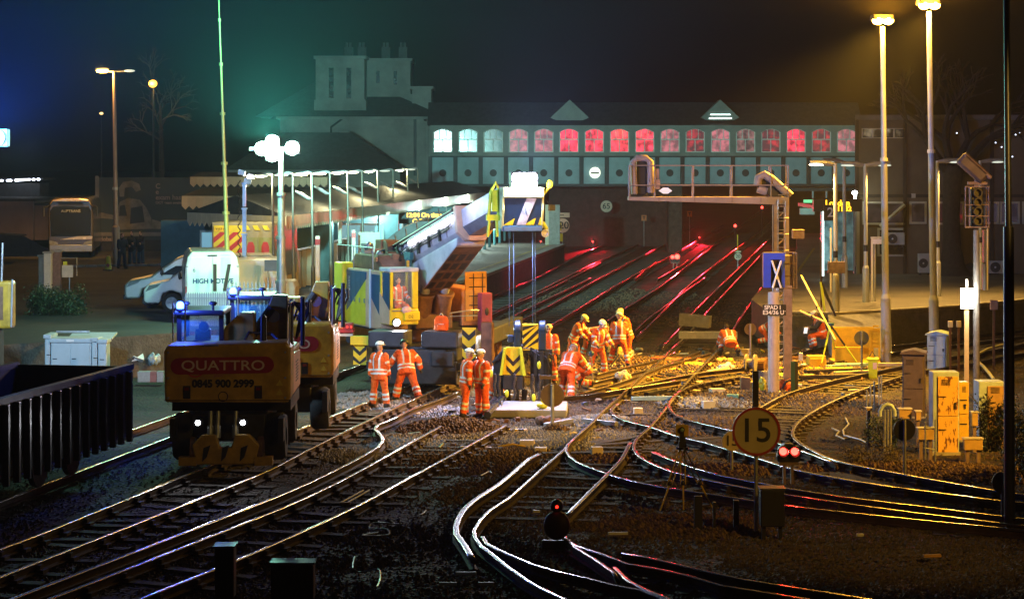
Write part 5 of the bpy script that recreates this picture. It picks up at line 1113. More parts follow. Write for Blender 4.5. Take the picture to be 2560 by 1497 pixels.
    MB().cyl((.78, .95, 3.1), (.78, 1.0, 3.1), .14, n=16).build('pivot_pin', STEEL, e)
    mb = MB(); mb.cyl((.25, .9, 2.6), (.75, .9, 3.3), .1); mb.cyl((1.2, .8, 2.6), (1.2, .9, 3.5), .05); mb.cyl((1.32, -.9, 2.6), (1.32, -.8, 3.45), .04); mb.cyl((1.5, .2, 2.5), (1.5, .2, 3.6), .05); mb.build('ram', DARKMETAL, e)
    mb = MB()
    for i in range(7): a = i * .08; mb.tube([(.9 + a, 1.2, 3.0), (1.0 + a, 1.1, 3.35 + .1 * sin(i)), (1.25 + a * .7, 1.0, 3.4), (1.4 + a * .4, .9, 3.2), (1.3, .8, 2.6)], .025, 6)
    mb.build('hoses', BLACK, e)
    MB().cyl((.72, -.9, 2.7), (.72, -.9, 3.2), .07).sph((.72, -.9, 3.2), .07).build('exhaust', BLACK, e)
    mb = MB(); mb.tube([(1.32, -1.4, 2.65), (1.34, -1.4, 3.55), (1.34, -.2, 3.55)], .02, 6); mb.tube([(-1.32, -.4, 2.65), (-1.32, -.4, 3.5), (-1.1, -.4, 3.56), (-1.05, -.4, 3.48), (-1.05, -.4, 2.65)], .02, 6); mb.build('handrail', STEEL, e)
    # undercarriage, tyres, rail gear with headlights
    MB().b2((-.8, -1.3, .55), (.8, 2.6, 1.15)).build('undercarriage', DARKMETAL, e, bevel=.04)
    for yy in (-.9, 2.1):
        for xx in (-1.0, 1.0):
            t_ = MB().lathe([(.2, -.22), (.46, -.22), (.52, -.14), (.52, .14), (.46, .22), (.2, .22)], (xx, yy, .62), 24, Matrix.Rotation(R(90), 3, 'Y')).build('wheel', RUBBER, e, smooth=True); MB().lathe([(.0, -.15), (.2, -.16), (.2, .16), (0, .15)], (xx, yy, .62), 16, Matrix.Rotation(R(90), 3, 'Y')).build('rim', YELLOW, t_)
    MB().b2((-1.22, -1.75, .6), (-1.1, -1.2, 1.1)).build('mudguard', BLACK, e); MB().b2((1.1, -1.75, .6), (1.22, -1.2, 1.1)).build('mudguard', BLACK, e)
    if full:
        mb = MB(); mb.prism([(-.72, .55), (-.5, .78), (-.2, .78), (-.12, .5), (.12, .5), (.2, .78), (.5, .78), (.72, .55), (.62, .14), (-.62, .14)], -1.95, -1.75); rg_ = mb.build('rail_gear', DIRTYYELLOW, e, bevel=.03)
        MB().b2((-1.0, -1.98, .12), (-.62, -1.7, .3)).b2((.62, -1.98, .12), (1.0, -1.7, .3)).build('rail_guard', DIRTYYELLOW, rg_)
        for q in (-.34, -.18, .2): MB().cyl((q, -1.85, .7), (q, -1.7, 1.25), .045).cyl((q, -1.85, .7), (q, -1.8, .95), .07).build('ram', STEEL, rg_)
        mb = MB()
        for q in (-.42, -.02, .38): mb.prism([(q - .05, .5), (q + .1, .56), (q + .02, .3), (q - .08, .2)], -1.962, -1.952)
        mb.build('scuff', BLACK, rg_)
        for q in (-.72, .72): MB().cyl((q - .055, -1.6, .4), (q + .055, -1.6, .4), .3, n=20).build('rail_wheel', RUST, e)
        for q in (-.60, .36):
            hl = MB().b2((q - .1, -1.86, .95), (q + .1, -1.72, 1.1)).build('headlight', BLACK, e); MB().cyl((q, -1.861, 1.025), (q, -1.87, 1.025), .055, n=14).build('lens', E_WHITE, hl)
            lamp('SPOT', 'headlight_beam', (q, -1.9, 1.025), 60 * LS, (.9, .93, 1), e, .05, (q, -9, -1), 110, .9)
    return e
excavator('front yellow excavator with QUATTRO band and two white headlights, nearest the camera', -6.18, 48.9, R(1.5), True, True)
excavator('second yellow excavator standing partly hidden behind the front one', -5.70, 54.4, R(1.5), True, False)
# bits of a third machine at the left edge
o = thing('yellow_machine', 'yellow machine cab corner cut off by the left edge', 'excavator', (rx(6, 60), 60, -.2)); MB().b2((-.4, 0, 2.25), (.24, .6, 3.55)).build('body', DIRTYYELLOW, o, bevel=.08); MB().b2((-.3, -.02, 2.5), (.02, -.003, 3.4)).build('door', BOOMB, o); MB().cyl((.24, 0, 2.3), (.27, 0, 3.6), .03).cyl((-.05, .1, 3.4), (-.02, .1, 4.6), .03).build('rail', STEEL, o); MB().b2((-.5, .1, 0), (-.1, .6, 2.25)).build('leg', DARKMETAL, o)

# ================================================================== open spoil wagon
wg = thing('spoil_wagon', 'dark empty open wagon with ribbed rusty sides at lower left', 'wagon', tuple(o1), ca)
WGM = mat('dark rusty wagon side', (.02, .013, .011), .45, .35, .5, 3)
L0, L1 = -9.0, 4.6
bd_ = MB(); bd_.b2((-1.3, L0, .95), (1.3, L1, 1.1)); bd_.build('floor', WGM, wg)
for x_, n_ in ((-1.36, 'side'), (1.30, 'side')):
    sd = MB().b2((x_, L0, .95), (x_ + .06, L1, 2.05)).build(n_, WGM, wg); MB().b2((x_ - .05, L0, 2.05), (x_ + .11, L1, 2.17)).build('top_rail', WGM, sd)
MB().b2((-1.3, L1 - .08, 1.1), (1.3, L1, 2.12)).build('end_panel', WGM, wg); MB().b2((-1.3, L0, 1.1), (1.3, L0 + .08, 2.12)).build('end_panel', WGM, wg)
rib = None
for i in range(26):
    if rib is None: rib = MB().prism([(-.07, 0), (.07, 0), (.05, .12), (-.05, .12)], .5, 2.04, 'z').build('rib', mat('worn rib paint', (.03, .02, .018), .3, .4, .4, 5), wg, bevel=.015); r_ = rib
    else: r_ = rib.copy(); COL.objects.link(r_); r_.parent = wg
    r_.rotation_euler = (0, 0, R(-90)); r_.location = (1.36, L0 + .3 + i * .52, 0)
MB().b2((-1.25, L0, .6), (1.25, L1, .95)).build('underframe', DARKMETAL, wg)
for y_ in (-7, -5.2, .8, 2.6):
    mb = MB()
    for x_ in (-.72, .72): mb.cyl((x_ - .06, y_, .42), (x_ + .06, y_, .42), .42, n=20)
    mb.build('wheelset', DARKMETAL, wg)
MB().b2((-1.2, L1, .7), (1.2, L1 + .15, 1.0)).cyl((-.85, L1, .95), (-.85, L1 + .5, .95), .16).cyl((.85, L1, .95), (.85, L1 + .5, .95), .16).build('buffers', DARKMETAL, wg)

# ================================================================== vans, truck, coach
VWHITE = mat('white van paint', (.78, .79, .76), .25, 0, .08, 2, coat=.4)
VSILV = mat('silver grey van paint', (.40, .41, .38), .3, .3, .1, 2, coat=.4)
VGLASS = mat('tinted vehicle glass', (.015, .018, .022), .05, 0, .2, 2, spec=.8)
def wheel(par, x, y, r, wd=.22, side=-1):
    t_ = MB().lathe([(r * .6, -wd / 2), (r * .93, -wd / 2), (r, -wd / 3), (r, wd / 3), (r * .93, wd / 2), (r * .6, wd / 2)], (x, y, r), 24, Matrix.Rotation(R(90), 3, 'X')).build('wheel', RUBBER, par, smooth=True)
    m2 = MB().lathe([(0, -.05), (r * .3, -.06), (r * .52, -.02), (r * .64, -wd / 2 + .01), (r * .64, wd / 2 - .01), (0, .05)], (x, y, r), 18, Matrix.Rotation(R(90), 3, 'X'))
    for k in range(5):
        a = k * 2 * pi / 5; m2.box((x + cos(a) * r * .42, y - wd * .42, r + sin(a) * r * .42), (r * .4, .03, r * .12), 0, 0, -a)
    m2.build('rim', STEEL, t_); return t_
def van(name, label, loc, rz_, L, hgt, wid, paint, slope=1.0):
    """nose towards -x"""
    v = thing(name, label, 'van', loc, rz_)
    hx = L * .17; wsx = L * .33
    prof = [(0, .45), (0, .85), (.12, 1.0), (hx, 1.18), (wsx, hgt - .18), (wsx + .35, hgt - .03), (L - .3, hgt), (L - .08, hgt - .12), (L, hgt * .5), (L, .42), (L - .7, .36), (L - .78, .7), (L - 1.12, .82), (L - 1.46, .7), (L - 1.54, .36), (1.42, .36), (1.34, .7), (1.0, .82), (.66, .7), (.58, .36), (.1, .36)]
    MB().prism(prof, -wid / 2, wid / 2).build('body', paint, v, bevel=.08)
    a, b = (hx + .06, 1.22), (wsx - .02, hgt - .24)
    y0 = wid / 2
    def off(t, dz): x = a[0] + (b[0] - a[0]) * t; z = a[1] + (b[1] - a[1]) * t; return (x - .03, z + .03)
    p, q = off(.05, 0), off(.95, 0)
    MB().add([(p[0], -y0 + .12, p[1]), (p[0], y0 - .12, p[1]), (q[0], y0 - .18, q[1]), (q[0], -y0 + .18, q[1])], [(0, 1, 2, 3)]).build('windscreen', VGLASS, v)
    MB().prism([(hx + .35, 1.24), (wsx + .1, 1.24 + .0), (wsx + .55, 1.24), (wsx + .55, hgt - .42), (wsx + .02, hgt - .42)], -y0 - .012, -y0 - .002).build('side_window', VGLASS, v)
    MB().prism([(.06, .78), (.5, .95), (.62, 1.08), (.2, 1.0)], -y0 - .015, -y0 - .002).build('headlight', mat('headlamp glass', (.25, .27, .3), .1, .2, .3, 8), v)
    MB().b2((-.03, -y0 + .25, .55), (.0, y0 - .25, .86)).build('grille', BLACK, v); MB().b2((-.06, -y0 + .05, .32), (.25, y0 - .05, .52)).build('bumper', BLACK, v, bevel=.03)
    MB().sph((hx + .42, -y0 - .16, 1.36), (.06, .1, .15)).build('mirror', BLACK, v)
    MB().b2((1.6, -y0 - .01, .62), (L - 1.6, -y0 - .001, .7)).build('rub_strip', BLACK, v)
    MB().b2((wsx + .62, -y0 - .006, .45), (wsx + .64, -y0 - .001, hgt - .2)).build('door_seam', BLACK, v)
    for x_ in (1.0, L - 1.12):
        for s_ in (-1, 1): wheel(v, x_, s_ * (y0 - .14), .36)
    return v
vA_l = P(327, 777, 82); van('van', 'white van nose with round alloy wheel pointing left in front of the bigger silver van', (rx(360, 80.5), 80.8, PZ), R(6), 5.2, 1.95, 1.95, VWHITE)
van('van', 'big silver grey high roofed van facing left behind the white van', (rx(316, 83.5), 83.5, PZ), R(6), 5.7, 2.0, 1.9, VSILV)
# HIGH MOTIVE van, rear towards us
d = 75.0; vh = thing('van', 'white van seen from the rear with HIGH MOTIVE lettering, lit green', 'van', (rx(531, d), d, PZ), R(10))
w_, h_ = 1.84, 2.42
rw = [(-w_ / 2, .4), (w_ / 2, .4), (w_ / 2, 1.85), (w_ / 2 - .08, 2.24), (w_ / 2 - .22, h_), (-w_ / 2 + .22, h_), (-w_ / 2 + .08, 2.24), (-w_ / 2, 1.85)]
MB().prism(rw, 0, 4.3).build('body', VWHITE, vh, bevel=.06)
for s_ in (-1, 1): MB().prism([(s_ * .01, .55), (s_ * .86, .55), (s_ * .86, 1.95), (s_ * .72, 2.24), (s_ * .01, 2.26)], -.03, -.002).build('rear_door', VWHITE, vh, bevel=.012)
MB().b2((-.16, -.045, 2.28), (.16, -.002, 2.32)).build('brake_light', BLACK, vh)
for s_ in (-1, 1): MB().b2((s_ * .89 - .02, -.035, .7), (s_ * .89 + .02, -.002, 1.25)).build('tail_light', RED, vh)
for s_ in (-1, 1): MB().lathe([(.1, -.1), (.34, -.1), (.36, 0), (.34, .1), (.1, .1)], (s_ * .82, .9, .36), 20, Matrix.Rotation(R(90), 3, 'Y')).build('wheel', RUBBER, vh)
MB().b2((-.95, -.08, .36), (.95, -.002, .52)).build('bumper', BLACK, vh, bevel=.03)
MB().b2((-.26, -.088, .40), (.26, -.081, .5)).build('number_plate', YSIGN, vh); MB().b2((.06, -.05, 1.08), (.1, -.031, 1.3)).build('door_handle', BLACK, vh)
mb = MB()
for z_ in (.8, 1.9): mb.b2((-.9, -.04, z_), (-.82, -.031, z_ + .05)); mb.b2((.82, -.04, z_), (.9, -.031, z_ + .05))
mb.build('door_hinge', STEEL, vh)
VBL = mat('dark blue lettering', (.01, .06, .16), .5, 0, .1, 4)
text('HIGH MOTIVE', .22, VBL, vh, (.02, -.034, 1.42), bold=.008); text('6', .2, VBL, vh, (-.62, -.034, 1.8))
MB().b2((-.932, .3, 1.15), (-.924, 1.4, 2.0)).build('side_window', VGLASS, vh)
# truck with chevrons
d = 85.6; tk2 = thing('chevron_truck', 'box truck rear with red and yellow chevrons and plate behind the vans', 'truck', (rx(607, d), d, PZ), R(-3))
w_ = (690 - 533) / F * d; x0_ = -w_ / 2; zt_ = rz(556, d) - PZ
MB().b2((x0_, 0, .9), (-x0_, 6, zt_)).build('box', mat('dull truck body', (.32, .3, .2), .5, 0, .2, 2), tk2, bevel=.04)
MB().b2((x0_ + .08, -.03, 1.0), (x0_ + 1.32, -.003, zt_ - .12)).build('chevron_panel', mat('sign yellow', (.75, .65, .03), .45, 0, .2, 3), tk2)
mb = MB(); z0_, z1_ = 1.0, zt_ - .38; xa_, xb_ = x0_ + .08, x0_ + 1.32
def clip_z(poly, lo, hi):
    """cut a polygon in (x, z) to the band lo..hi"""
    for sgn, lim in ((1, lo), (-1, hi)):
        out = []
        for (x0, z0), (x1, z1) in zip(poly, poly[1:] + poly[:1]):
            i0, i1 = sgn * (z0 - lim) >= 0, sgn * (z1 - lim) >= 0
            if i0: out.append((x0, z0))
            if i0 != i1: t = (lim - z0) / (z1 - z0); out.append((x0 + (x1 - x0) * t, lim))
        poly = out
    return poly
for i in range(-3, 5):
    za = z0_ + i * .44; q = clip_z([(xa_, za), (xb_, za + 1.05), (xb_, za + 1.27), (xa_, za + .22)], z0_, z1_)
    if len(q) > 2: mb.prism(q, -.042, -.034)
mb.build('red_stripe', mat('sign red', (.5, .04, .03), .45, 0, .2, 3), tk2)
MB().b2((x0_ + .1, -.05, zt_ - .36), (x0_ + .75, -.033, zt_ - .18)).build('number_plate', YSIGN, tk2); text('YJ57 NX', .14, BLK, tk2, (x0_ + .42, -.054, zt_ - .27))
for q in (.05, .62): fr_ = MB().b2((q, -.03, 1.0), (q + .54, -.003, 2.55)).build('rear_door', mat('sign green grey', (.3, .34, .14), .5, 0, .3, 3), tk2); MB().prism([(q + .12, 1.3), (q + .42, 1.3), (q + .42, 2.2), (q + .35, 2.38), (q + .19, 2.38), (q + .12, 2.2)], -.04, -.031).build('door_panel', mat('sign red', (.5, .04, .03), .45, 0, .2, 3), fr_)
mb = MB()
for i in range(3): mb.prism([(.1 + i * .38, zt_ - .3), (.3 + i * .38, zt_ - .3), (.2 + i * .38, zt_ - .12), (.0 + i * .38, zt_ - .12)], -.04, -.003)
mb.build('top_stripe', mat('sign yellow', (.75, .65, .03), .45, 0, .2, 3), tk2)
for s_ in (-1, 1): MB().lathe([(.1, -.15), (.45, -.15), (.48, 0), (.45, .15), (.1, .15)], (s_ * .95, .8, .48), 20, Matrix.Rotation(R(90), 3, 'Y')).build('wheel', RUBBER, tk2)
van('van', 'pale van roofline peeping above the silver van left of the chevron truck', (rx(425, 93.6), 93.6, PZ), R(4), 5.5, 1.9, 2.0, mat('cream van paint', (.6, .55, .42), .3, 0, .1, 2))
# pale generator trailer right of the fence
d = 80.5; gt = thing('generator_trailer', 'pale rounded generator trailer beside the lamp post foot', 'trailer', (rx(703, d), d, PZ)); MB().prism([(-.5, .3), (.48, .3), (.52, .9), (.42, 1.12), (-.36, 1.14), (-.52, .8)], 0, 1.6).build('hood', OFFWHITE, gt, bevel=.06); MB().b2((-.3, -.03, .45), (.3, -.003, .85)).build('panel', CREAM, gt)
for s_ in (-.45, .45): MB().lathe([(.05, -.07), (.24, -.07), (.24, .07), (.05, .07)], (s_, .8, .25), 16, Matrix.Rotation(R(90), 3, 'Y')).build('wheel', RUBBER, gt)
# coach
d = 126.0; co = thing('coach', 'dark coach parked facing us with gold lit roof dome at the left', 'coach', (rx(177, d), d, PZ), R(8))
w_, h_ = 2.55, 3.45; GOLD = mat('dark gloss coach paint', (.10, .085, .07), .2, .4, .2, 2, coat=.6)
MB().prism([(-w_ / 2, .35), (w_ / 2, .35), (w_ / 2, 2.9), (w_ / 2 - .12, 3.3), (w_ / 2 - .4, h_), (-w_ / 2 + .4, h_), (-w_ / 2 + .12, 3.3), (-w_ / 2, 2.9)], 0, 11).build('body', GOLD, co, bevel=.12)
MB().prism([(-1.12, 1.25), (1.12, 1.25), (1.16, 2.7), (1.0, 2.95), (-1.0, 2.95), (-1.16, 2.7)], -.06, -.004).build('windscreen', VGLASS, co, bevel=.03)
MB().prism([(-.75, 2.98), (.75, 2.98), (.65, 3.2), (-.65, 3.2)], -.05, -.004).build('destination_box', BLACK, co); text('AUPTRANS', .22, mat('dim coach lettering', (.3, .32, .34), .5, 0, .1, 3), co, (0, -.07, 2.68))
MB().prism([(-1.28, 2.9), (-1.0, 3.32), (-.5, 3.42), (.5, 3.42), (1.0, 3.32), (1.28, 2.9), (1.0, 3.24), (-1.0, 3.24)], -.25, .3).build('roof_dome', mat('gold paint and lamplight', (.6, .42, .2), .25, .5, .2, 2, coat=.6), co, bevel=.02)  # gold colour carries the amber lamplight on the dome
MB().b2((-1.2, -.05, .35), (1.2, -.003, .75)).build('bumper', mat('silver coach bumper', (.25, .27, .28), .3, .4, .2, 3), co, bevel=.04); MB().prism([(-.6, 1.05), (1.2, 1.05), (1.24, 1.24), (.4, 1.24)], -.065, -.004).build('front_trim', mat('gold paint and lamplight', (.6, .42, .2), .25, .5, .2, 2), co)
for s_ in (-1, 1): MB().prism([(s_ * 1.2, .78), (s_ * .7, .72), (s_ * .75, .9), (s_ * 1.2, 1.02)], -.06, -.003).build('headlight', mat('headlamp glass', (.25, .27, .3), .1, .2, .3, 8), co); MB().tube([(s_ * 1.2, 0, 3.0), (s_ * 1.5, -.25, 2.9), (s_ * 1.5, -.28, 2.4)], .06, 6).build('mirror', BLACK, co); MB().lathe([(.1, -.15), (.48, -.15), (.5, 0), (.48, .15), (.1, .15)], (s_ * 1.08, 2.2, .5), 20, Matrix.Rotation(R(90), 3, 'Y')).build('wheel', RUBBER, co)
# ================================================================== people: one voxel-fused body each, clothing zones by nearest bone
HAIR = mat('dark hair', (.03, .02, .015), .7, 0, .3, 10)
HELM = mat('white helmet shell', (.80, .82, .84), .3, 0, .08, 6)
HELMY = mat('yellowish helmet shell', (.78, .66, .36), .35, 0, .08, 6)
HELMD = mat('dark green helmet shell', (.03, .08, .06), .35, 0, .1, 6)
EYE = mat('eye', (.02, .015, .012), .2, 0, .1, 5)
def dirv(pitch, abd, side):
    p, a = R(pitch), R(abd)
    return Vector((sin(a) * side, -sin(p) * cos(a), -cos(p) * cos(a)))
def person(label, loc, yaw, lean=0, side=0, hip=None, arms=((8, 10, 15), (8, 10, 15)), legs=((4, 5, 4), (-4, 5, 4)), head=0, turn=0, helmet=None, scale=1.0, top=None, trousers=None, tape=True, bulk=1.22, group='railway workers in orange', vest=False, brace=True):
    """faces -y at yaw 0; arms and legs: (pitch forward, spread, bend) of (picture-right, picture-left when facing us) limbs"""
    top = top or HIVIS; trousers = trousers or HIVIS
    pe = thing('person', label, 'person', loc, R(yaw), group); pe.scale = (scale,) * 3
    B = {}
    pel = Vector((0, 0, 0)); l_ = R(lean); sd = R(side)
    upv = Vector((sin(sd), -sin(l_) * cos(sd), cos(l_) * cos(sd))).normalized()
    xr = Vector((1, 0, 0)) - upv * upv.x; xr.normalize()
    xr = (Matrix.Rotation(R(turn), 3, upv) @ xr)
    che = pel + upv * .36; nk = pel + upv * .56
    hl = R(lean * .6 + head); hd = nk + Vector((sin(sd) * .1, -sin(hl) * .17, cos(hl) * .17)); fwd = Vector((0, -cos(hl), -sin(hl)))
    fwd = Matrix.Rotation(R(turn), 3, 'Z') @ fwd
    bones = [('torso', pel - upv * .1, nk - upv * .05)]
    parts = []
    low = 0
    jl = []
    for k, sgn in ((0, 1), (1, -1)):
        tp, ab, kb = legs[k]; hipj = pel + Vector((1, 0, 0)) * sgn * .10
        d1 = dirv(tp, ab, sgn); kn = hipj + d1 * .45; d2 = dirv(tp - kb, ab * .8, sgn); an = kn + d2 * .42
        d3 = (Vector((sin(R(12)) * sgn, -cos(R(12)), 0)) if kb < 75 else Vector((0, -.25, -.97))); toe = an + d3 * .17 + Vector((0, 0, -.045 if kb < 75 else 0)); heel = an - d3 * .06 + Vector((0, 0, -.045 if kb < 75 else 0))
        bones += [('thigh', hipj, kn), ('shank', kn, an), ('foot', heel, toe)]
        jl.append((hipj, kn, an, heel, toe)); low = min(low, an.z - .09, kn.z - .08, toe.z - .04)
    ja = []
    for k, sgn in ((0, 1), (1, -1)):
        ap, ab, eb = arms[k]; sh = nk - upv * .07 + xr * sgn * .19
        e1 = dirv(ap, ab, sgn); el_ = sh + e1 * .29; e2 = dirv(ap + eb, ab * .35, sgn); wr = el_ + e2 * .26; hn = wr + e2 * .09
        bones += [('arm', sh, el_), ('forearm', el_, wr)]
        ja.append((sh, el_, wr, hn, e2))
    bones.append(('head', nk + upv * .04, hd))
    mb = MB()
    up0 = Matrix(((xr.x, upv.cross(xr).x, upv.x), (xr.y, upv.cross(xr).y, upv.y), (xr.z, upv.cross(xr).z, upv.z)))
    # torso: stacked elliptical rings (jacket hem, waist, chest, shoulders, neck)
    prof = [(-.17, .02, .02), (-.16, .185, .13), (-.02, .19, .135), (.14, .178, .128), (.30, .20, .14), (.42, .205, .135), (.49, .17, .105), (.545, .085, .075), (.60, .062, .062), (.64, .02, .02)]
    vs, fs, n = [], [], 14
    for z, a, b in prof:
        for k in range(n):
            t = 2 * pi * k / n; vs.append(pel + up0 @ Vector((a * bulk * cos(t), b * bulk * sin(t), z)))
    for i in range(len(prof) - 1):
        for k in range(n): fs.append([i * n + k, i * n + (k + 1) % n, (i + 1) * n + (k + 1) % n, (i + 1) * n + k])
    fs += [list(range(n))[::-1], list(range((len(prof) - 1) * n, len(prof) * n))]
    mb.add(vs, fs)
    for hipj, kn, an, heel, toe in jl:
        mb.tube([hipj + (hipj - kn) * .12, hipj + (kn - hipj) * .3, kn], [.098 * bulk, .096 * bulk, .07 * bulk], 10); mb.sph(kn, .07 * bulk); mb.tube([kn, kn + (an - kn) * .35, an + (an - kn) * .08], [.074 * bulk, .084 * bulk, .074 * bulk], 10)
        mb.tube([heel + (heel - toe) * .15, heel, (heel + toe) / 2 + Vector((0, 0, .012)), toe, toe + (toe - heel) * .12], [.03, .052, .052, .046, .025], 8)
    for sh, el_, wr, hn, e2 in ja:
        mb.sph(sh, .082 * bulk); mb.tube([sh, sh + (el_ - sh) * .5, el_], [.085 * bulk, .077 * bulk, .068 * bulk], 10); mb.sph(el_, .068 * bulk); mb.tube([el_, wr, wr + e2 * .02], [.067 * bulk, .056 * bulk, .03], 10)
        mb.tube([wr - e2 * .02, wr + e2 * .04], [.03, .032], 8)
    mb.sph(hd + Vector((0, 0, .015)), (.078, .095, .118), 14, 10); mb.sph(hd + fwd * .075 - Vector((0, 0, .055)), (.045, .045, .05), 10, 8)
    mb.sph(hd + fwd * .10 - Vector((0, 0, .005)), (.018, .025, .028), 8, 6)
    rt = Vector((-fwd.y, fwd.x, 0)).normalized()
    for s_ in (-1, 1): mb.sph(hd + rt * s_ * .082, (.018, .022, .032), 8, 6)
    body = mb.build('body', [top, REFLECT, trousers, BOOT, SKIN, NAVY], pe)
    dz = Vector((0, 0, -low)); 
    m1 = body.modifiers.new('fuse', 'REMESH'); m1.mode = 'VOXEL'; m1.voxel_size = .021
    m2 = body.modifiers.new('smooth', 'SMOOTH'); m2.factor = .5; m2.iterations = 2
    dg = bpy.context.evaluated_depsgraph_get(); me = bpy.data.meshes.new_from_object(body.evaluated_get(dg)); body.modifiers.clear(); old = body.data; body.data = me; bpy.data.meshes.remove(old)
    mats = [top, REFLECT, trousers, BOOT, SKIN, NAVY]
    me.materials.clear()
    for m in mats: me.materials.append(m)
    rad = {'torso': .17, 'thigh': .085, 'shank': .065, 'foot': .05, 'arm': .068, 'forearm': .052, 'head': .09}
    pol = []
    for p in me.polygons:
        c = p.center; best = None
        for nm, a, b in bones:
            ab = b - a; t = max(0, min(1, (c - a).dot(ab) / ab.length_squared)); q = (c - (a + ab * t)).length / rad[nm]
            if best is None or q < best[0]: best = (q, nm, t)
        q, nm, t = best; i = 0
        if nm == 'head': i = 4 if t > .15 else 0
        elif nm == 'foot': i = 3
        elif nm == 'shank': i = 3 if t > .9 else (1 if tape and (.22 < t < .38 or .52 < t < .68) else 2)
        elif nm == 'thigh': i = 2 if t > .22 else 0
        elif nm in ('arm', 'forearm'):
            i = 5 if vest else (1 if tape and ((nm == 'arm' and .48 < t < .7) or (nm == 'forearm' and .3 < t < .55)) else 0)
            if nm == 'forearm' and t > .97: i = 4
        elif nm == 'torso' and tape:
            xx = abs((c - pel).dot(xr))
            if .30 < t < .39 or (.14 < t < .22 and not vest): i = 1
            elif brace and t > .39 and .075 < xx < .125: i = 1
            elif t < .12: i = 0
        pol.append(i)
    me.polygons.foreach_set('material_index', pol); me.polygons.foreach_set('use_smooth', [True] * len(pol))
    kids = []
    for (sh, el_, wr, hn, e2), sgn in zip(ja, (1, -1)):          # gloved hands, four curled fingers and a thumb
        m = MB(); sx = Vector((0, 0, 1)).cross(e2); sx = (sx.normalized() if sx.length > .1 else Vector((1, 0, 0))); nrm = e2.cross(sx).normalized()
        m.tube([wr - e2 * .01, wr + e2 * .04, wr + e2 * .085], [.03, .038, .034], 8)
        for f_, (o_, L) in enumerate(((-.03, .062), (-.01, .07), (.01, .066), (.03, .052))):
            a = wr + e2 * .078 + sx * o_; k1 = a + e2 * L * .5; k2 = k1 + (e2 * .7 - nrm * .7) * L * .35; k3 = k2 + (e2 * .1 - nrm) * L * .3; m.tube([a, k1, k2, k3], [.011, .0105, .0095, .007], 6)
        a = wr + e2 * .03 + sx * -.034 * sgn; m.tube([a, a + (e2 * .6 - sx * sgn * .8) * .03, a + (e2 * .9 - sx * sgn * .45 - nrm * .4) * .06], [.014, .012, .008], 6)
        kids.append(m.build('glove', GLOVE, pe, smooth=True))
    if helmet:
        up = (Vector((0, 0, 1)) - fwd * (-sin(hl)) * .9); up = Matrix.Rotation(hl, 3, rt) @ Vector((0, 0, 1)); 
        z_ = up.normalized(); y_ = z_.cross(rt).normalized(); MM = Matrix((rt, y_, z_)).transposed()
        cc = hd + z_ * .055; m = MB(); m.lathe([(.135, -.005), (.132, .01), (.122, .05), (.095, .09), (.05, .113), (.001, .118)], cc, 18, MM @ Matrix.Diagonal(Vector((.92, 1.08, 1))))
        pk = [Vector((x, -.14 - .05 * cos(x * 12), -.0)) for x in (-.10, -.05, 0, .05, .10)]
        sg = 1 if (MM @ Vector((0, -1, 0))).dot(fwd) > 0 else -1
        m.add([cc + MM @ Vector((v.x, v.y * sg, v.z + dzz)) for dzz in (0, .01) for v in pk] + [cc + MM @ Vector((x, -.1 * sg, .01)) for x in (-.10, .10)], [(0, 1, 2, 3, 4, 11, 10), (5, 6, 7, 8, 9, 11, 10), (0, 1, 6, 5), (1, 2, 7, 6), (2, 3, 8, 7), (3, 4, 9, 8)])
        h_ = m.build('helmet', helmet, pe, smooth=True); kids.append(h_)
        m = MB(); m.lathe([(.136, .004), (.134, .024)], cc, 18, MM @ Matrix.Diagonal(Vector((.925, 1.085, 1)))); m.box(cc + MM @ Vector((0, -.15 * sg, .05)), (.05, .04, .04)); b_ = m.build('head_torch', BLACK, h_)
    else:
        m = MB(); m.sph(hd + Vector((0, 0, .035)) - fwd * .02, (.086, .102, .105), 14, 10); kids.append(m.build('hair', HAIR, pe, smooth=True))
    m = MB()
    for s_ in (-1, 1): m.sph(hd + fwd * .088 + rt * s_ * .032 + Vector((0, 0, .018)), .012, 8, 6)
    kids.append(m.build('eyes', EYE, pe))
    for k in [body] + kids: k.location = dz
    return pe, [j + dz for j in (ja[0][3], ja[1][3])]
def at(px, py): return G(px, py, -.2)
p_ = person('worker in orange standing with back turned, leftmost of the works gang', at(948, 1020), 168, lean=4, arms=((-12, 14, 10), (4, 10, 20)), legs=((2, 7, 3), (-2, 9, 2)), helmet=HELM, turn=-20)
person('big worker in flapping orange coat leaning forward on uneven ballast before the crane', at(1016, 1003), 195, lean=24, arms=((20, 34, 30), (-24, 40, 30)), legs=((22, 12, 14), (-20, 14, 8)), helmet=HELMD, bulk=1.4, head=12)
person('worker in orange seen from the side beside the standing man with pocketed hand', at(1164, 1044), 110, lean=6, arms=((10, 6, 15), (-8, 8, 12)), legs=((5, 5, 4), (-7, 5, 5)), helmet=HELM, head=8)
person('worker in orange facing left with hand at pocket in front of the concrete panel', at(1205, 1046), -48, lean=2, arms=((4, 12, 30), (-4, 14, 48)), legs=((3, 8, 3), (-5, 9, 4)), helmet=HELM, head=6, bulk=1.26)
person('worker bending right down beside the lifting spreader left edge', at(1236, 1012), 78, lean=78, arms=((20, 6, 10), (30, 6, 12)), legs=((18, 8, 14), (-6, 8, 10)), helmet=None, head=-8)
person('worker in orange facing us right of the striped hook block', at(1372, 960), -6, lean=4, arms=((6, 14, 18), (4, 14, 20)), legs=((3, 7, 4), (-4, 7, 4)), helmet=HELMY, bulk=1.28)
_, hnds = person('worker stooping to the right holding a long bar behind the hook block', at(1434, 916), 68, lean=26, arms=((34, 5, 20), (22, 6, 30)), legs=((10, 7, 8), (-14, 7, 6)), helmet=HELMY, head=24)
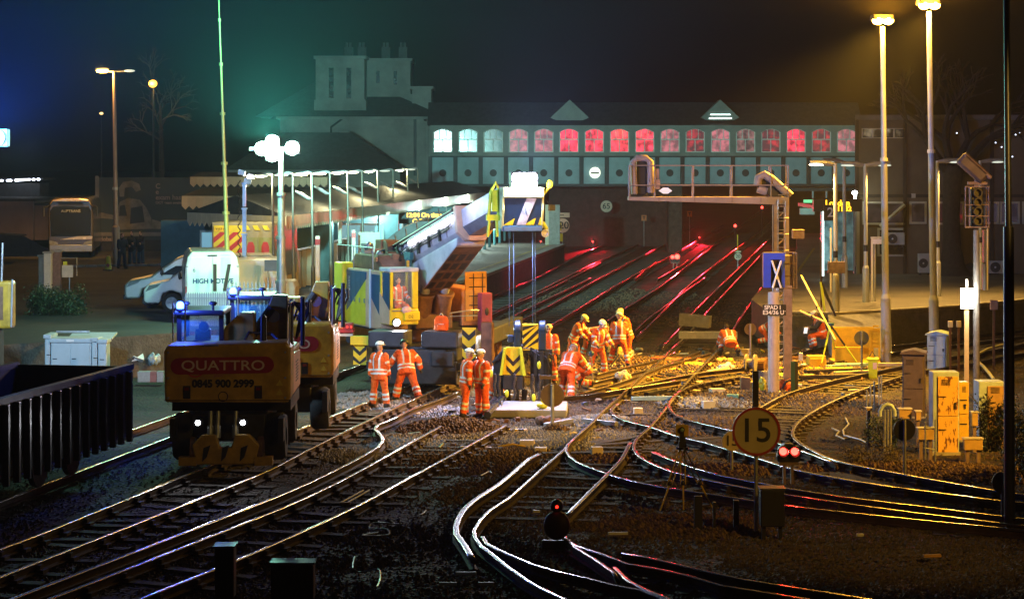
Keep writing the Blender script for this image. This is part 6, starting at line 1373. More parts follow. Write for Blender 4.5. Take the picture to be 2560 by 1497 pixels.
person('worker bent double with only orange back showing behind the stooping man', at(1472, 898), 62, lean=82, arms=((6, 6, 8), (10, 6, 10)), legs=((16, 8, 16), (-6, 8, 12)), helmet=None)
person('worker with dark shirt showing under open orange coat looking down to the right', at(1494, 938), 36, lean=12, arms=((18, 18, 30), (8, 16, 46)), legs=((14, 9, 18), (-8, 9, 12)), helmet=HELM, head=28, vest=False)
person('stout worker in orange stooping with back to us nearest the round sign back', at(1418, 1000), 158, lean=44, arms=((44, 12, 24), (30, 14, 30)), legs=((26, 10, 30), (-16, 10, 14)), helmet=HELM, head=20, bulk=1.35)
person('worker crouching low in orange beside the stooping man', at(1465, 975), -80, lean=38, arms=((40, 10, 30), (30, 12, 40)), legs=((94, 8, 128), (24, 8, 112)), helmet=None, head=12)
person('worker with back to us and legs planted wide on the far track', at(1548, 917), 176, lean=6, arms=((16, 10, 42), (16, 12, 44)), legs=((4, 16, 4), (-2, 15, 4)), helmet=HELM, head=14)
person('taller worker with dark helmet torch standing just behind the wide legged man', at(1570, 909), -70, lean=16, arms=((24, 8, 18), (12, 8, 20)), legs=((6, 6, 5), (-10, 6, 6)), helmet=HELMY, head=24, scale=1.04)
person('lone worker kneeling with back to us on the right hand tracks', at(1826, 893), 188, lean=52, arms=((28, 14, 14), (24, 16, 18)), legs=((92, 14, 128), (88, 16, 126)), helmet=None, head=26)
person('worker in orange crouching mostly hidden behind the signal post', at(1912, 868), 60, lean=60, arms=((30, 12, 20), (24, 14, 30)), legs=((60, 10, 110), (30, 10, 110)), helmet=None)
_, hn2 = person('worker in white helmet and orange vest sitting turned left with a tablet', at(2058, 884), -82, lean=22, arms=((34, 8, 52), (28, 8, 58)), legs=((84, 10, 96), (76, 10, 90)), helmet=HELM, head=22, vest=True, trousers=HIVIS)
# crane operator in the cab
cabp = MS @ Vector((1.62, 1.22, 1.72)) + O_
person('crane operator in orange seated behind the cab windscreen', tuple(cabp), 20, lean=-4, arms=((24, 14, 50), (24, 16, 50)), legs=((80, 10, 80), (80, 10, 80)), helmet=None, group='railway workers in orange', head=6, scale=.92, bulk=1.05)
# police and bystanders in the yard
for px, py, yw, lab in ((305, 671, 40, 'person in dark uniform with blue sleeve patch, nearest the traffic cone'), (330, 662, -20, 'person in dark jacket under a blue cap, middle of the yard trio'), (352, 662, -30, 'person in dark jacket and blue jeans, right of the yard trio')):
    person(lab, tuple(G(px, py, PZ - .02)), yw, lean=2, arms=((20, 8, 62), (4, 10, 30)), legs=((3, 5, 3), (-3, 6, 3)), helmet=None, top=NAVY, trousers=mat('blue jeans', (.04, .09, .14), .8, 0, .3, 6) if px != 305 else NAVY, tape=False, group='people standing in the yard')
# hand tools and tablet
def tool(name, label, cat, a, b, r, m, ends=None):
    o = thing(name, label, cat, tuple(b)); MB().cyl((0, 0, 0), Vector(a) - Vector(b), r, n=8).build('shaft', m, o)
    if ends: ends(o)
    return o
tool('pinch_bar', 'long dark bar slanting down from the stooping worker', 'bar', P(1424, 845, 71.5), P(1440, 902, 71.2), .022, DARKMETAL)
tool('pinch_bar', 'dark bar slanting left between the feet of the wide legged man', 'bar', P(1548, 885, 70.6), P(1524, 918, 70.4), .022, DARKMETAL)
o = tool('survey_staff', 'upright pale staff with round blue top beside the crouching worker', 'staff', P(1478, 885, 66), P(1482, 950, 66), .025, STEEL); MB().sph(P(1478, 884, 66) - Vector(o.location), .09, 10, 8).build('top_knob', CRB, o)
o = thing('tablet', 'white lit tablet in the hands of the seated worker', 'tablet', P(2014, 826, 77.4), R(20)); MB().box((0, 0, 0), (.16, .02, .26), 0, .3).build('case', WHITE, o, bevel=.01); MB().box((0, -.012, 0), (.13, .004, .21), 0, .3).build('screen', emitter('tablet glow', (.9, .95, 1), 1.0), o)
# ================================================================== signals, signs, cabinets, foreground
BROWNST = mat('weathered brown steel', (.28, .2, .17), .6, .3, .45, 4)
GANT = mat('pale gantry paint', (.36, .28, .21), .6, .1, .3, 2)
# ---- cantilever signal gantry
d = 68.0; gx = rx(1955, d)
ga = thing('signal_gantry', 'cantilever signal gantry with railed walkway reaching left from a caged ladder column', 'gantry', (gx, d, -.2))
X = lambda px: rx(px, d) - gx
Z = lambda py: rz(py, d) + .2
MB().prism([(X(1570), Z(492)), (X(1570), Z(501)), (X(1970), Z(512)), (X(1970), Z(492))], -.25, .25).build('beam', GANT, ga, bevel=.01)
mb = MB()
for px in (1646, 1735, 1828, 1900): mb.b2((X(px) - .012, -.262, Z(505)), (X(px) + .012, -.252, Z(493)))
mb.build('beam_stiffener', BROWNST, ga)
mb = MB()
for px in (1937, 1966): mb.b2((X(px) - .07, -.1, 0), (X(px) + .07, .1, Z(492)))
mb.build('column', GANT, ga)
mb = MB()
for i in range(14): z_ = .4 + i * .42; mb.cyl((X(1937), 0, z_), (X(1966), 0, z_ + (.3 if i % 2 else 0)), .025, n=6)
mb.build('column_lattice', GANT, ga)
mb = MB()
for x_ in (1942, 1960): mb.cyl((X(x_), -.35, .3), (X(x_), -.35, Z(500)), .02, n=6)
for i in range(22): mb.cyl((X(1942), -.35, .4 + i * .27), (X(1960), -.35, .4 + i * .27), .014, n=6)
for i in range(6):
    z_ = 2.6 + i * .5; mb.tube([(X(1940), -.35, z_), (X(1938), -.7, z_), (X(1951), -.9, z_), (X(1964), -.7, z_), (X(1962), -.35, z_)], .014, 5)
mb.build('ladder', STEEL, ga)
for y_ in (-.25, .25):
    mb = MB()
    for py in (414, 463): mb.cyl((X(1572), y_, Z(py)), (X(1968), y_, Z(py)), .02, n=6)
    for px in (1573, 1636, 1732, 1828, 1925, 1968): mb.cyl((X(px), y_, Z(492)), (X(px), y_, Z(413)), .022, n=6)
    mb.build('railing', GANT, ga)
MB().prism([(X(1965), Z(512)), (X(1985), Z(498)), (X(1985), Z(488)), (X(1920), Z(436)), (X(1908), Z(446))], -.05, .05).build('brace', GANT, ga) if False else None
sh_ = MB(); sh_.tube([(X(1586), -.05, Z(485)), (X(1582), -.05, Z(405)), (X(1592), -.05, Z(396)), (X(1614), -.05, Z(396)), (X(1626), -.05, Z(405)), (X(1626), -.05, Z(482))], .11, 10); so = sh_.build('signal_surround', GANT, ga, smooth=True); MB().b2((X(1592), .0, Z(488)), (X(1618), .35, Z(402))).build('signal_head', BLACK, so, bevel=.03)
MB().b2((X(1630), -.02, Z(473)), (X(1650), .12, Z(448))).b2((X(1636), .0, Z(446)), (X(1648), .12, Z(422))).build('junction_box', BROWNST, ga)
MB().prism([(X(1645), Z(477)), (X(1656), Z(469)), (X(1668), Z(469)), (X(1679), Z(477)), (X(1668), Z(484)), (X(1656), Z(484))], -.29, -.265).build('lozenge_plate', mat('white lit lozenge', (.85, .85, .8), .4, 0, .05, 4, emit=(1, 1, .9), estr=.25), ga)
hp = MB(); hp.tube([(X(1893), -.1, Z(462)), (X(1895), -.1, Z(444)), (X(1910), -.1, Z(437)), (X(1928), -.1, Z(448)), (X(1975), -.1, Z(490))], .13, 10); hp.tube([(X(1896), .1, Z(470)), (X(1918), .1, Z(478))], .16, 10); ho = hp.build('tilted_signal_hood', GANT, ga, smooth=True); MB().box((X(1925), .1, Z(474)), (.85, .25, .35), 0, 0, R(38)).build('tilted_signal_head', BLACK, ho, bevel=.03)
MB().b2((X(1984), .1, Z(597)), (X(2012), .5, Z(575))).build('junction_box', BROWNST, ga)
# ---- SPAD signal, blue head with white X
d = 64.0; sx_ = rx(1934, d)
sg = thing('spad_signal', 'blue backed signal head with white crossed tubes above SPAD 1 plate on pale post', 'signal', (sx_, d, -.2))
X = lambda px: rx(px, d) - sx_
BLUEB = mat('bright blue board', (.015, .07, .72), .4, 0, .15, 3)
MB().cyl((0, 0, 0), (0, 0, Z(730)), .165, n=18).build('post', mat('pale mauve post', (.56, .47, .46), .5, .1, .2, 2), sg, smooth=True)
MB().b2((X(1908), -.1, Z(719)), (X(1958), .3, Z(631))).build('head', BLACK, sg, bevel=.02)
mb = MB(); mb.b2((X(1907), -.2, Z(718)), (X(1925), -.14, Z(632))); mb.b2((X(1952), -.2, Z(718)), (X(1960), -.14, Z(632))); mb.b2((X(1925), -.2, Z(648)), (X(1952), -.14, Z(632))); mb.build('blue_board', BLUEB, sg)
MB().b2((X(1925), -.14, Z(718)), (X(1952), -.105, Z(648))).build('dark_recess', mat('brown dark recess', (.05, .03, .02), .3, .2, .7, 8), sg)
xm = mat('white crossed tube', (.9, .88, .85), .4, 0, .05, 3)
MB().cyl((X(1927), -.23, Z(650)), (X(1950), -.23, Z(718)), .032, n=8).build('cross_tube', xm, sg); MB().cyl((X(1950), -.27, Z(650)), (X(1929), -.27, Z(718)), .032, n=8).build('cross_tube', xm, sg)
mb = MB()
for px in (1962, 1986, 1993): 
    for py0, py1 in ((632, 722),): mb.cyl((X(px), .2, Z(py1)), (X(px), .2, Z(py0)), .03, n=6)
for py in (632, 660, 690, 722): mb.cyl((X(1960), .2, Z(py)), (X(1994), .3, Z(py)), .02, n=6)
mb.build('cage', BROWNST, sg)
MB().b2((X(1964), .3, Z(715)), (X(1984), .7, Z(640))).build('rear_housing', mat('mauve grey housing', (.25, .21, .24), .5, .2, .3, 3), sg)
pl_ = MB().b2((X(1905), -.24, Z(787)), (X(1963), -.2, Z(760))).build('name_plate', BLACK, sg)
WL = mat('white lettering', (.85, .85, .85), .5, 0, .05, 3)
text('SPAD I', .165, WL, pl_, (X(1929), -.246, Z(767.5)), bold=.004); text('E34/36 U', .165, WL, pl_, (X(1931), -.246, Z(780)), bold=.004); text('-', .13, WL, pl_, (X(1960), -.246, Z(775.5)))
text('SP02-1', .05, WL, sg, (X(1934), -.19, Z(790)))
cb = thing('signal_column', 'brown steel column with narrow ladder right behind the SPAD post', 'column', (rx(1969, 65.5), 65.5, -.2))
MB().b2((-.12, -.12, 0), (.12, .12, 3.4)).build('column', BROWNST, cb)
mb = MB()
for x_ in (-.34, -.22): mb.cyl((x_ - .12, -.1, 0), (x_ - .12, -.1, 3.4), .015, n=6)
for i in range(13): mb.cyl((-.46, -.1, .2 + i * .25), (-.34, -.1, .2 + i * .25), .012, n=6)
mb.build('ladder', STEEL, cb)
bp = thing('blue_post', 'short bright blue strip post beside the brown column foot', 'post', (rx(1982, 64.5), 64.5, -.2)); MB().b2((-.06, -.03, 0), (.06, .03, .95)).build('board', CRB, bp); MB().b2((.06, -.03, 0), (.15, .03, .95)).build('edge', DARKMETAL, bp)
# ---- tripod stays, green tripods
for a, b, lab in ((P(2003, 690, 72), P(2088, 850, 68.5), 'long pale bamboo coloured stay sloping down right from the signal cage'), (P(2000, 778, 72), P(2062, 805, 71), 'short pale stay crossing low behind the seated worker')):
    o = thing('stay', lab, 'stay', tuple(b)); MB().cyl((0, 0, 0), a - b, .035, n=8).build('tube', mat('pale wood', (.6, .42, .18), .6, 0, .2, 4), o); MB().sph((a - b) * .5, .06, 8, 6).build('clamp', BLACK, o)
o = thing('survey_tripod', 'lime green survey tripod standing before the yellow skip', 'tripod', tuple(P(2076, 812, 71)))
for i, (px, py, dd) in enumerate(((2054, 908, 70.5), (2142, 905, 71), (2086, 872, 73))): e_ = P(px, py, dd) - o.location; MB().tube([(0, 0, 0), e_ * .55], .035, 6).build('leg', LIME if i != 1 else BLACK, o); MB().tube([e_ * .5, e_], .026, 6).build('leg_extension', LIME, o)
MB().cyl((0, 0, -.02), (0, 0, .06), .12).build('head', CRB, o)
o = thing('survey_tripod', 'folded green and black tripod leaning on the platform edge', 'tripod', tuple(P(2052, 705, 79)))
for px, py, m_ in ((2062, 780, LIME), (2089, 790, BLACK)): MB().tube([(0, 0, 0), (P(px, py, 78.6) - o.location) * .5, P(px, py, 78.6) - o.location], [.05, .055, .035], 6).build('leg', m_, o)
# ---- yellow skip, wheeled bin, crates, dolly
d = 74.0; o = thing('yellow_skip', 'bright yellow open trolley skip with ribbed end standing below the platform', 'skip', (rx(2135, d), d, -.2))
X = lambda px: rx(px, d) - o.location.x
zt_ = rz(822, d) + .2
mb = MB(); mb.b2((X(2090), 0, .55), (X(2196), .06, zt_)); mb.b2((X(2082), -.5, .05), (X(2150), -.44, .62)); mb.b2((X(2082), -.5, .05), (X(2196), 1.0, .12)); mb.b2((X(2090), .94, .1), (X(2196), 1.0, zt_)); mb.build('panel', YELLOW, o, bevel=.01)
mb = MB()
for i in range(6): mb.b2((X(2182), -.03, .6 + i * .13), (X(2196), -.003, .66 + i * .13))
for q in (2090, 2176, 2198): mb.b2((X(q) - .03, -.035, .1), (X(q) + .03, -.004, zt_ + .02))
mb.b2((X(2088), -.05, zt_ - .05), (X(2199), -.036, zt_ + .03)); mb.build('rib', YELLOW, o)
mb = MB()
for q in (2096, 2186): mb.cyl((X(q), -.2, .1), (X(q), -.12, .1), .12)
mb.build('wheel', RUBBER, o)
o = thing('tool_crate', 'yellow tool crate lying left of the yellow skip', 'crate', (rx(2040, 72), 72, -.2), R(6)); MB().box((0, 0, .24), (.6, .5, .34), tx=.94).build('box', YELLOW, o, bevel=.03); MB().box((0, 0, .44), (.56, .46, .06)).build('lid', YELLOW, o, bevel=.02)
o = thing('timber_baulk', 'long yellow lit timber under the crate and skip', 'timber', (rx(2040, 71.5), 71.5, -.2)); MB().box((0, 0, .06), (2.4, .25, .12)).build('beam', YELLOW, o)
d = 69.0; o = thing('wheeled_bin', 'lime yellow wheeled bin with pale notice standing by the skip', 'bin', (rx(2182, d), d, -.2), R(-8)); h_ = .64
MB().box((0, 0, .3), (.26, .28, .56), tx=1.22, ty=1.2).build('body', LIME, o, bevel=.02); MB().box((0, 0, .62), (.36, .38, .07)).build('lid', LIME, o, bevel=.02); MB().box((.06, -.165, .42), (.12, .006, .2), rx=.1).build('notice', mat('pale pinkish notice', (.8, .6, .6), .5, 0, .1, 5), o); MB().cyl((-.1, .18, .05), (.1, .18, .05), .05).build('wheel', RUBBER, o); MB().tube([(-.1, .1, .68), (-.02, .1, .86), (.08, .1, .7)], .02, 6).build('handle', BLACK, o)
disc_sign('round_sign', 'round grey back of a sign on post in front of the yellow skip', 'sign', 2154, 845, 70, .235, mat('grey sign back', (.12, .13, .14), .5, .4, .2, 3), post_to=-.2, back=True)
disc_sign('round_sign', 'brown back of round sign on post in front of the concrete panel', 'sign', 1381, 988, 55.6, .30, mat('brown sign back', (.13, .085, .04), .6, .3, .3, 5), post_to=-.35, back=True, pr=.045)
b_ = thing('sign_bracket', 'dark cross piece topping the post of the brown round sign back', 'bracket', (rx(1376, 55.5), 55.48, rz(944, 55.5))); MB().b2((-.28, -.03, -.03), (.14, .03, .06)).build('plate', mat('brown sign back', (.13, .085, .04), .6, .3, .3, 5), b_)
disc_sign('round_sign', 'brown back of a round sign on short post under the left end of gantry works', 'sign', 1876, 823, 77, .21, mat('brown sign back', (.13, .085, .04), .6, .3, .3, 5), post_to=-.2, back=True)
# ---- 15 mph signs
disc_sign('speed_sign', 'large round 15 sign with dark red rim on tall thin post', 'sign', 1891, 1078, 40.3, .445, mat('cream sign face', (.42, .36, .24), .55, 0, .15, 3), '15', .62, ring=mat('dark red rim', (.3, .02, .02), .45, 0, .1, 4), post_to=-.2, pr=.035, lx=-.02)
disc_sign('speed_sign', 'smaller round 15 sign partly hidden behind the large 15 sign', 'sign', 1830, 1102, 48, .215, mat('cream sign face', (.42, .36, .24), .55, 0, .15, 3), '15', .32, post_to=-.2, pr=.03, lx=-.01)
o = thing('sign_post', 'dark bar rising above the large round 15 sign', 'post', (rx(1889, 40.5), 40.5, rz(1025, 40.5))); MB().b2((-.055, 0, 0), (.055, .06, .72)).build('bar', DARKMETAL, o)
disc_sign('round_sign', 'black round sign back on post before the rusty yellow cabinet', 'sign', 2261, 1074, 47.3, .235, BLACK, post_to=-.2, back=True)
disc_sign('round_sign', 'dim brown round sign back at the foot of the black pole', 'sign', 2510, 1206, 41.4, .225, mat('brown sign back', (.13, .085, .04), .6, .3, .3, 5), post_to=-.2, back=True, pr=.07, postm=BLACK)
# ---- ground signals with red lights
def ground_signal(label, loc, r, reds, lit=1.0):
    o = thing('ground_signal', label, 'signal', loc)
    MB().prism([(-r, 0), (r, 0), (r * 1.1, r * .5), (r * .9, r * 1.3), (r * .35, r * 1.75), (-r * .35, r * 1.75), (-r * .9, r * 1.3), (-r * 1.1, r * .5)], 0, .25).build('case', BLACK, o, bevel=.02)
    MB().b2((-r * .5, .05, -.45), (-r * .25, .2, 0)).b2((r * .25, .05, -.45), (r * .5, .2, 0)).b2((-r * .9, 0, -.06), (r * .9, .2, 0)).build('legs', BROWNST, o)
    for x_, z_, q in reds:
        MB().lathe([(q * 1.3, 0), (q * 1.6, 0), (q * 1.6, .1), (q * 1.3, .1)], (x_, -.0, z_), 16, Matrix.Rotation(R(90), 3, 'X')).build('hood', BLACK, o)
        MB().cyl((x_, -.008, z_), (x_, -.03, z_), q, n=16).build('lens', E_RED, o)
    return o
o = ground_signal('low ground signal with two glowing red lenses right of the 15 sign', (rx(1972, 44), 44, rz(1155, 44)), .21, ((-.115, .22, .075), (.115, .22, .075)))
lamp('SPOT', 'red_light', (0, -.04, .22), 300 * LS, (1, .02, .015), o, .08, (0, -5, 0), 165, .4)
o = ground_signal('distant low ground signal with two red lenses between the far rails', (rx(1688, 139), 139, rz(642, 139) - .35), .3, ((-.17, .34, .11), (.13, .36, .15)))
lamp('SPOT', 'red_light', (0, -.04, .35), 26000 * LS, (1, .015, .03), o, .1, (-.67, -9, .85), 18, .7)
# dark dwarf signal in the foreground with one faint red lens
o = thing('dwarf_signal', 'black round dwarf signal silhouette with one small red lens in the foreground', 'signal', (rx(1392, 38.6), 38.6, -.1))
MB().sph((0, 0, .32), (.235, .12, .26), 18, 10).build('disc', mat('very dark maroon enamel', (.03, .006, .008), .5, 0, .2, 5), o, smooth=True); MB().sph((0, .02, .66), (.115, .1, .12), 14, 10).build('head', BLACK, o, smooth=True); MB().b2((-.26, -.03, -.1), (.26, .1, .06)).build('base', BLACK, o, bevel=.02)
MB().cyl((0, -.085, .66), (0, -.1, .66), .026, n=12).build('lens', emitter('faint red lens', (1, .02, .01), 5), o); lamp('SPOT', 'red_light', (0, -.105, .66), 2 * LS, (1, .02, .01), o, .02, (0, -4, .6), 150, .5)
# ---- assumed red signal lamps beyond the bridge, read off red on the rails
for px, py, dd, lab, pw in ((1838, 566, 186, 'assumed red signal lamp low beyond the bridge, left one', 420), (1905, 520, 200, 'assumed red signal lamp beyond the bridge, right one under the gantry arm', 600)):
    o = thing('assumed_signal_lamp', lab, 'signal', P(px, py, dd)); MB().box((0, .1, 0), (.3, .2, .5)).build('case', BLACK, o); MB().cyl((0, 0, .05), (0, -.03, .05), .11, n=14).build('lens', E_RED, o); MB().cyl((0, .1, -o.location.z - .2), (0, .1, -.2), .06).build('post', DARKMETAL, o)
    lamp('SPOT', 'red_light', (0, -.04, .05), pw * 14 * LS, (1, .015, .02), o, .1, (-2, -20, .9), 24, .7)
for i, (px, dd, pw) in enumerate(((1352, 176, 250), (1420, 182, 600), (1482, 176, 900), (1556, 184, 1000), (1622, 180, 1000), (1748, 186, 1000))):  # added lamps, aimed so the rails reflect red streaks
    o = thing('dwarf_signal', ('leftmost', 'second from left', 'third from left', 'third from right', 'second from right', 'rightmost')[i] + ' tiny added red lamp beyond the bridge, reddening the rails', 'signal', (rx(px, dd), dd, -.2), group='tiny added red lamps beyond the bridge')
    MB().b2((-.16, 0, 0), (.16, .2, .62)).build('case', BLACK, o, bevel=.03); MB().cyl((0, -.005, .45), (0, -.03, .45), .05, n=12).build('lens', E_RED, o)
    lamp('SPOT', 'red_light', (0, -.06, .45), pw * 40 * LS, (1, .012, .03), o, .05, (-o.location.x * 20 / dd, -20, 1.9), 24, .7)
# ---- dark tall signal at the right
d = 64.0; o = thing('signal', 'tall dark four aspect signal in a caged frame with tilted route indicator above', 'signal', (rx(2446, d), d, -.2)); sx_ = o.location.x
X = lambda px: rx(px, d) - sx_
MB().cyl((X(2441), 0, 0), (X(2441), 0, Z(575)), .10, .09, 12).build('post', mat('mottled grey post', (.2, .18, .16), .6, .2, .5, 5), o, smooth=True)
MB().b2((X(2425), -.1, Z(567)), (X(2457), .2, Z(470))).build('head', BLACK, o, bevel=.05)
mb = MB()
for px in (2411, 2421, 2463, 2469): mb.cyl((X(px), -.15, Z(568)), (X(px), -.15, Z(467)), .018, n=6)
for py in (467, 512, 540, 568): mb.b2((X(2410), -.2, Z(py + 1)), (X(2470), -.1, Z(py - 1.5)))
mb.build('cage', BROWNST, o); mb = MB()
for py in (482, 505, 528, 552): mb.lathe([(.1, 0), (.13, 0), (.13, .16), (.1, .16)], (X(2441), -.1, Z(py)), 14, Matrix.Rotation(R(90), 3, 'X'))
mb.build('lens_hood', BLACK, o)
MB().box((X(2432), 0, Z(420)), (.95, .3, .42), 0, 0, R(42)).build('route_indicator', mat('dark mauve housing', (.10, .075, .07), .5, .2, .4, 4), o, bevel=.08); MB().box((X(2443), -.05, Z(416)), (1.05, .2, .12), 0, 0, R(42)).build('indicator_hood', BROWNST, o, bevel=.04)
MB().b2((X(2420), -.05, Z(462)), (X(2468), .1, Z(455))).b2((X(2438), 0, Z(467)), (X(2446), .1, Z(440))).build('bracket', BROWNST, o)
MB().b2((X(2459), -.05, Z(655)), (X(2466), .2, Z(575))).b2((X(2457), 0, Z(725)), (X(2464), .15, Z(660))).build('cable_box', DARKMETAL, o)
o = thing('lit_notice', 'glowing white lit notice board on pale post near the platform wall', 'sign', (rx(2416, 64), 64, -.2)); X = lambda px: rx(px, 64) - o.location.x
MB().b2((X(2411), -.02, 0), (X(2422), .04, Z(770))).build('post', mat('pale wood', (.6, .42, .18), .6, 0, .2, 4), o); bx_ = MB().b2((X(2401), -.1, Z(771)), (X(2433), -.02, Z(720))).build('light_box', mat('lit white face', (.9, .9, .9), .4, 0, .02, 3, emit=(.95, 1, .92), estr=2.2), o); MB().b2((X(2414), -.02, Z(718)), (X(2420), .04, Z(698))).build('top_post', OFFWHITE, o)
MB().lathe([(.10, 0), (.13, 0), (.13, .008), (.10, .008)], (X(2417), -.104, Z(739)), 20, Matrix.Rotation(R(90), 3, 'X')).build('ring', OFFWHITE, bx_)
for i in range(3): text(('STOP Do not', 'pass without', 'authority')[i], .07, BLK, bx_, (X(2417), -.106, Z(757 + i * 5)))
lamp('POINT', 'notice_light', (0, -.5, Z(738)), 160 * LS, (.95, 1, .9), o, .15)
for px, py, w_, h_, b0, dd, lab in ((2376, 810, .14, .2, 865, 70, 'left of two small amber lit boxes on stakes'), (2397, 810, .14, .2, 868, 70, 'right of two small amber lit boxes on stakes'), (2485, 762, .24, .32, 850, 72, 'brown lineside box on concrete post right of the lit notice')):
    o = thing('lineside_box', lab, 'box', (rx(px, dd), dd, -.2), group='lineside boxes on posts'); zz = rz(py, dd) + .2; MB().b2((-w_ / 2, -.06, zz - h_ / 2), (w_ / 2, .08, zz + h_ / 2)).build('box', CREAM if w_ < .2 else BROWNST, o, bevel=.01); MB().b2((-.035, 0, 0), (.035, .06, zz - h_ / 2)).build('post', RUST, o)
# two white post frame on the platform and slim poles
o = thing('notice_stand', 'two post white frame with small pale plate on the right platform', 'sign', (rx(2188, 84), 84, PZ)); X = lambda px: rx(px, 84) - o.location.x; Zp = lambda py: rz(py, 84) - PZ
MB().b2((X(2178), 0, Zp(755)), (X(2183), .06, Zp(592))).b2((X(2189), .3, Zp(755)), (X(2193), .36, Zp(600))).b2((X(2177), -.01, Zp(596)), (X(2206), .07, Zp(592))).build('frame', OFFWHITE, o); MB().b2((X(2182), -.03, Zp(610)), (X(2206), -.012, Zp(597))).build('plate', mat('pale lilac plate', (.6, .58, .7), .5, 0, .1, 3), o)
for px, py0, py1, dd, m_, lab in ((2469, 572, 725, 80, CREAM, 'thin cream pole beside the tall caged signal'), (2053, 604, 770, 80, RUST, 'slim rusty pole on the platform left of the shelter'), (2077, 570, 730, 82, CREAM, 'cream pole in front of the shelter glass')):
    o = thing('slim_pole', lab, 'pole', P(px, py1, dd)); MB().cyl((0, 0, 0), (0, 0, rz(py0, dd) - rz(py1, dd)), .035, n=8).build('pole', m_, o)
o = thing('wall_box', 'mauve grey box fixed low on the lamp post by the shelter', 'box', P(2090, 668, 79.6)); MB().box((0, -.1, 0), (.62, .2, .42)).build('case', BROWNST, o, bevel=.02)
# ---- relay cabinets at the right
LBL = mat('light blue paint and edge light', (.42, .55, .68), .5, .1, .25, 3)  # on the cabinets this blue stands in for light from the left
def cabinet(label, px0, px1, py0, py1, dep, m_side, m_front, rot=0, roof=True, edge=0.0, name='relay_cabinet'):
    c = G((px0 + px1) / 2, py1, -.2); d = c.y; w_ = (px1 - px0) / F * d; h_ = (py1 - py0) / F * d
    o = thing(name, label, 'cabinet', (c.x, c.y, -.2), rot)
    MB().b2((-w_ / 2, 0, .0), (w_ / 2, dep, h_)).build('body', m_side, o, bevel=.015)
    e_ = w_ * edge
    dr = MB().b2((-w_ / 2 + e_ + .03, -.03, .06), (w_ / 2 - .03, -.002, h_ * .46)).build('lower_door', m_front, o, bevel=.008); dr2 = MB().b2((-w_ / 2 + e_ + .03, -.03, h_ * .46 + .015), (w_ / 2 - .03, -.002, h_ - .1)).build('upper_door', m_front, o, bevel=.008)
    for q, par in ((h_ * .3, dr), (h_ * .7, dr2)): MB().b2((-w_ / 2 + e_ + .05, -.05, q), (-w_ / 2 + e_ + .22, -.031, q + .02)).build('hinge', DARKMETAL, par)
    MB().cyl((w_ / 2 - .1, -.05, h_ * .62), (w_ / 2 - .1, -.031, h_ * .62), .03, n=10).b2((w_ / 2 - .115, -.06, h_ * .56), (w_ / 2 - .085, -.04, h_ * .62)).build('lock_handle', DARKMETAL, dr2)
    mb = MB()
    for i in range(5): mb.b2((-w_ / 2 + e_ + .1, -.04, h_ * .84 + i * .03), (-w_ / 2 + e_ + .1 + w_ * .35, -.031, h_ * .84 + i * .03 + .012))
    mb.build('vent_slots', DARKMETAL, dr2)['kind'] = 'stuff'
    MB().b2((-w_ / 2 - .02, -.05, -.02), (w_ / 2 + .02, dep + .04, .06)).build('plinth', CONC, o)
    if roof: MB().prism([(-w_ / 2 - .06, h_), (w_ / 2 + .06, h_), (w_ / 2 + .04, h_ + .05), (0, h_ + .13), (-w_ / 2 - .04, h_ + .05)], -.08, dep + .05).build('roof', m_side, o)
    return o, w_, h_
DKC = mat('dull mauve brown cabinet', (.135, .10, .095), .65, .1, .3, 4)
RYC = mat('rust streaked yellow cabinet', (.70, .42, .08), .55, 0, .3, 9, col2=(.13, .04, .012), thr=(.41, .46), detail=4, stretch=(1.6, 1.6, .45))
cabinet('tall dull brown relay cabinet with pitched roof in front of a smaller roof', 2256, 2310, 886, 1046, .7, DKC, DKC, R(-14))
cabinet('grey blue relay cabinet with orange lit hipped roof behind the brown one', 2318, 2366, 838, 930, .8, LBL, LBL, R(-20))
cabinet('tall rust streaked yellow relay cabinet with pale blue light coloured into its left edge', 2332, 2398, 930, 1136, .5, LBL, RYC, 0, False, .14)
o, w_, h_ = cabinet('plain smooth yellow cabinet right of the rust streaked one', 2394, 2422, 955, 1105, .4, YELLOW, YELLOW, 0, False); 
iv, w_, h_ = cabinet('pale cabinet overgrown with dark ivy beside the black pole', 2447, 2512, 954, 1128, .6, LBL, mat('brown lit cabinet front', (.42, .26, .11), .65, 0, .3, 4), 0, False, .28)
IVY = mat('dark ivy leaf', (.02, .035, .012), .5, 0, .5, 5)
rr.seed(15)
stem = MB(); lf = MB()
for i in range(26):
    x_ = rr.uniform(-w_ / 2, w_ / 2 + .3); z_ = 0; pts_ = []
    while z_ < h_ * rr.uniform(.5, 1.0): pts_.append((x_, -.06 - rr.random() * .05, z_)); x_ += rr.uniform(-.09, .09); z_ += .12
    if len(pts_) > 1: stem.tube(pts_, .008, 4)
    for a in pts_:
        for k in range(5):
            c_ = Vector(a) + Vector((rr.uniform(-.09, .09), rr.uniform(-.06, 0), rr.uniform(-.06, .06))); s_ = rr.uniform(.02, .045); q = Vector((rr.uniform(-1, 1), rr.uniform(-1, 0), rr.uniform(-1, 1))).normalized(); t_ = q.cross(Vector((.3, .5, .8))).normalized()
            lf.add([c_ - q * s_, c_ + t_ * s_ * .7, c_ + q * s_, c_ - t_ * s_ * .7], [(0, 1, 2, 3)])
io = thing('ivy', 'dark ivy climbing the pale cabinet and spilling to the black pole', 'plant', tuple(iv.location)); stem.build('stem', BARK, io); lf.build('leaves', IVY, io)['kind'] = 'stuff'
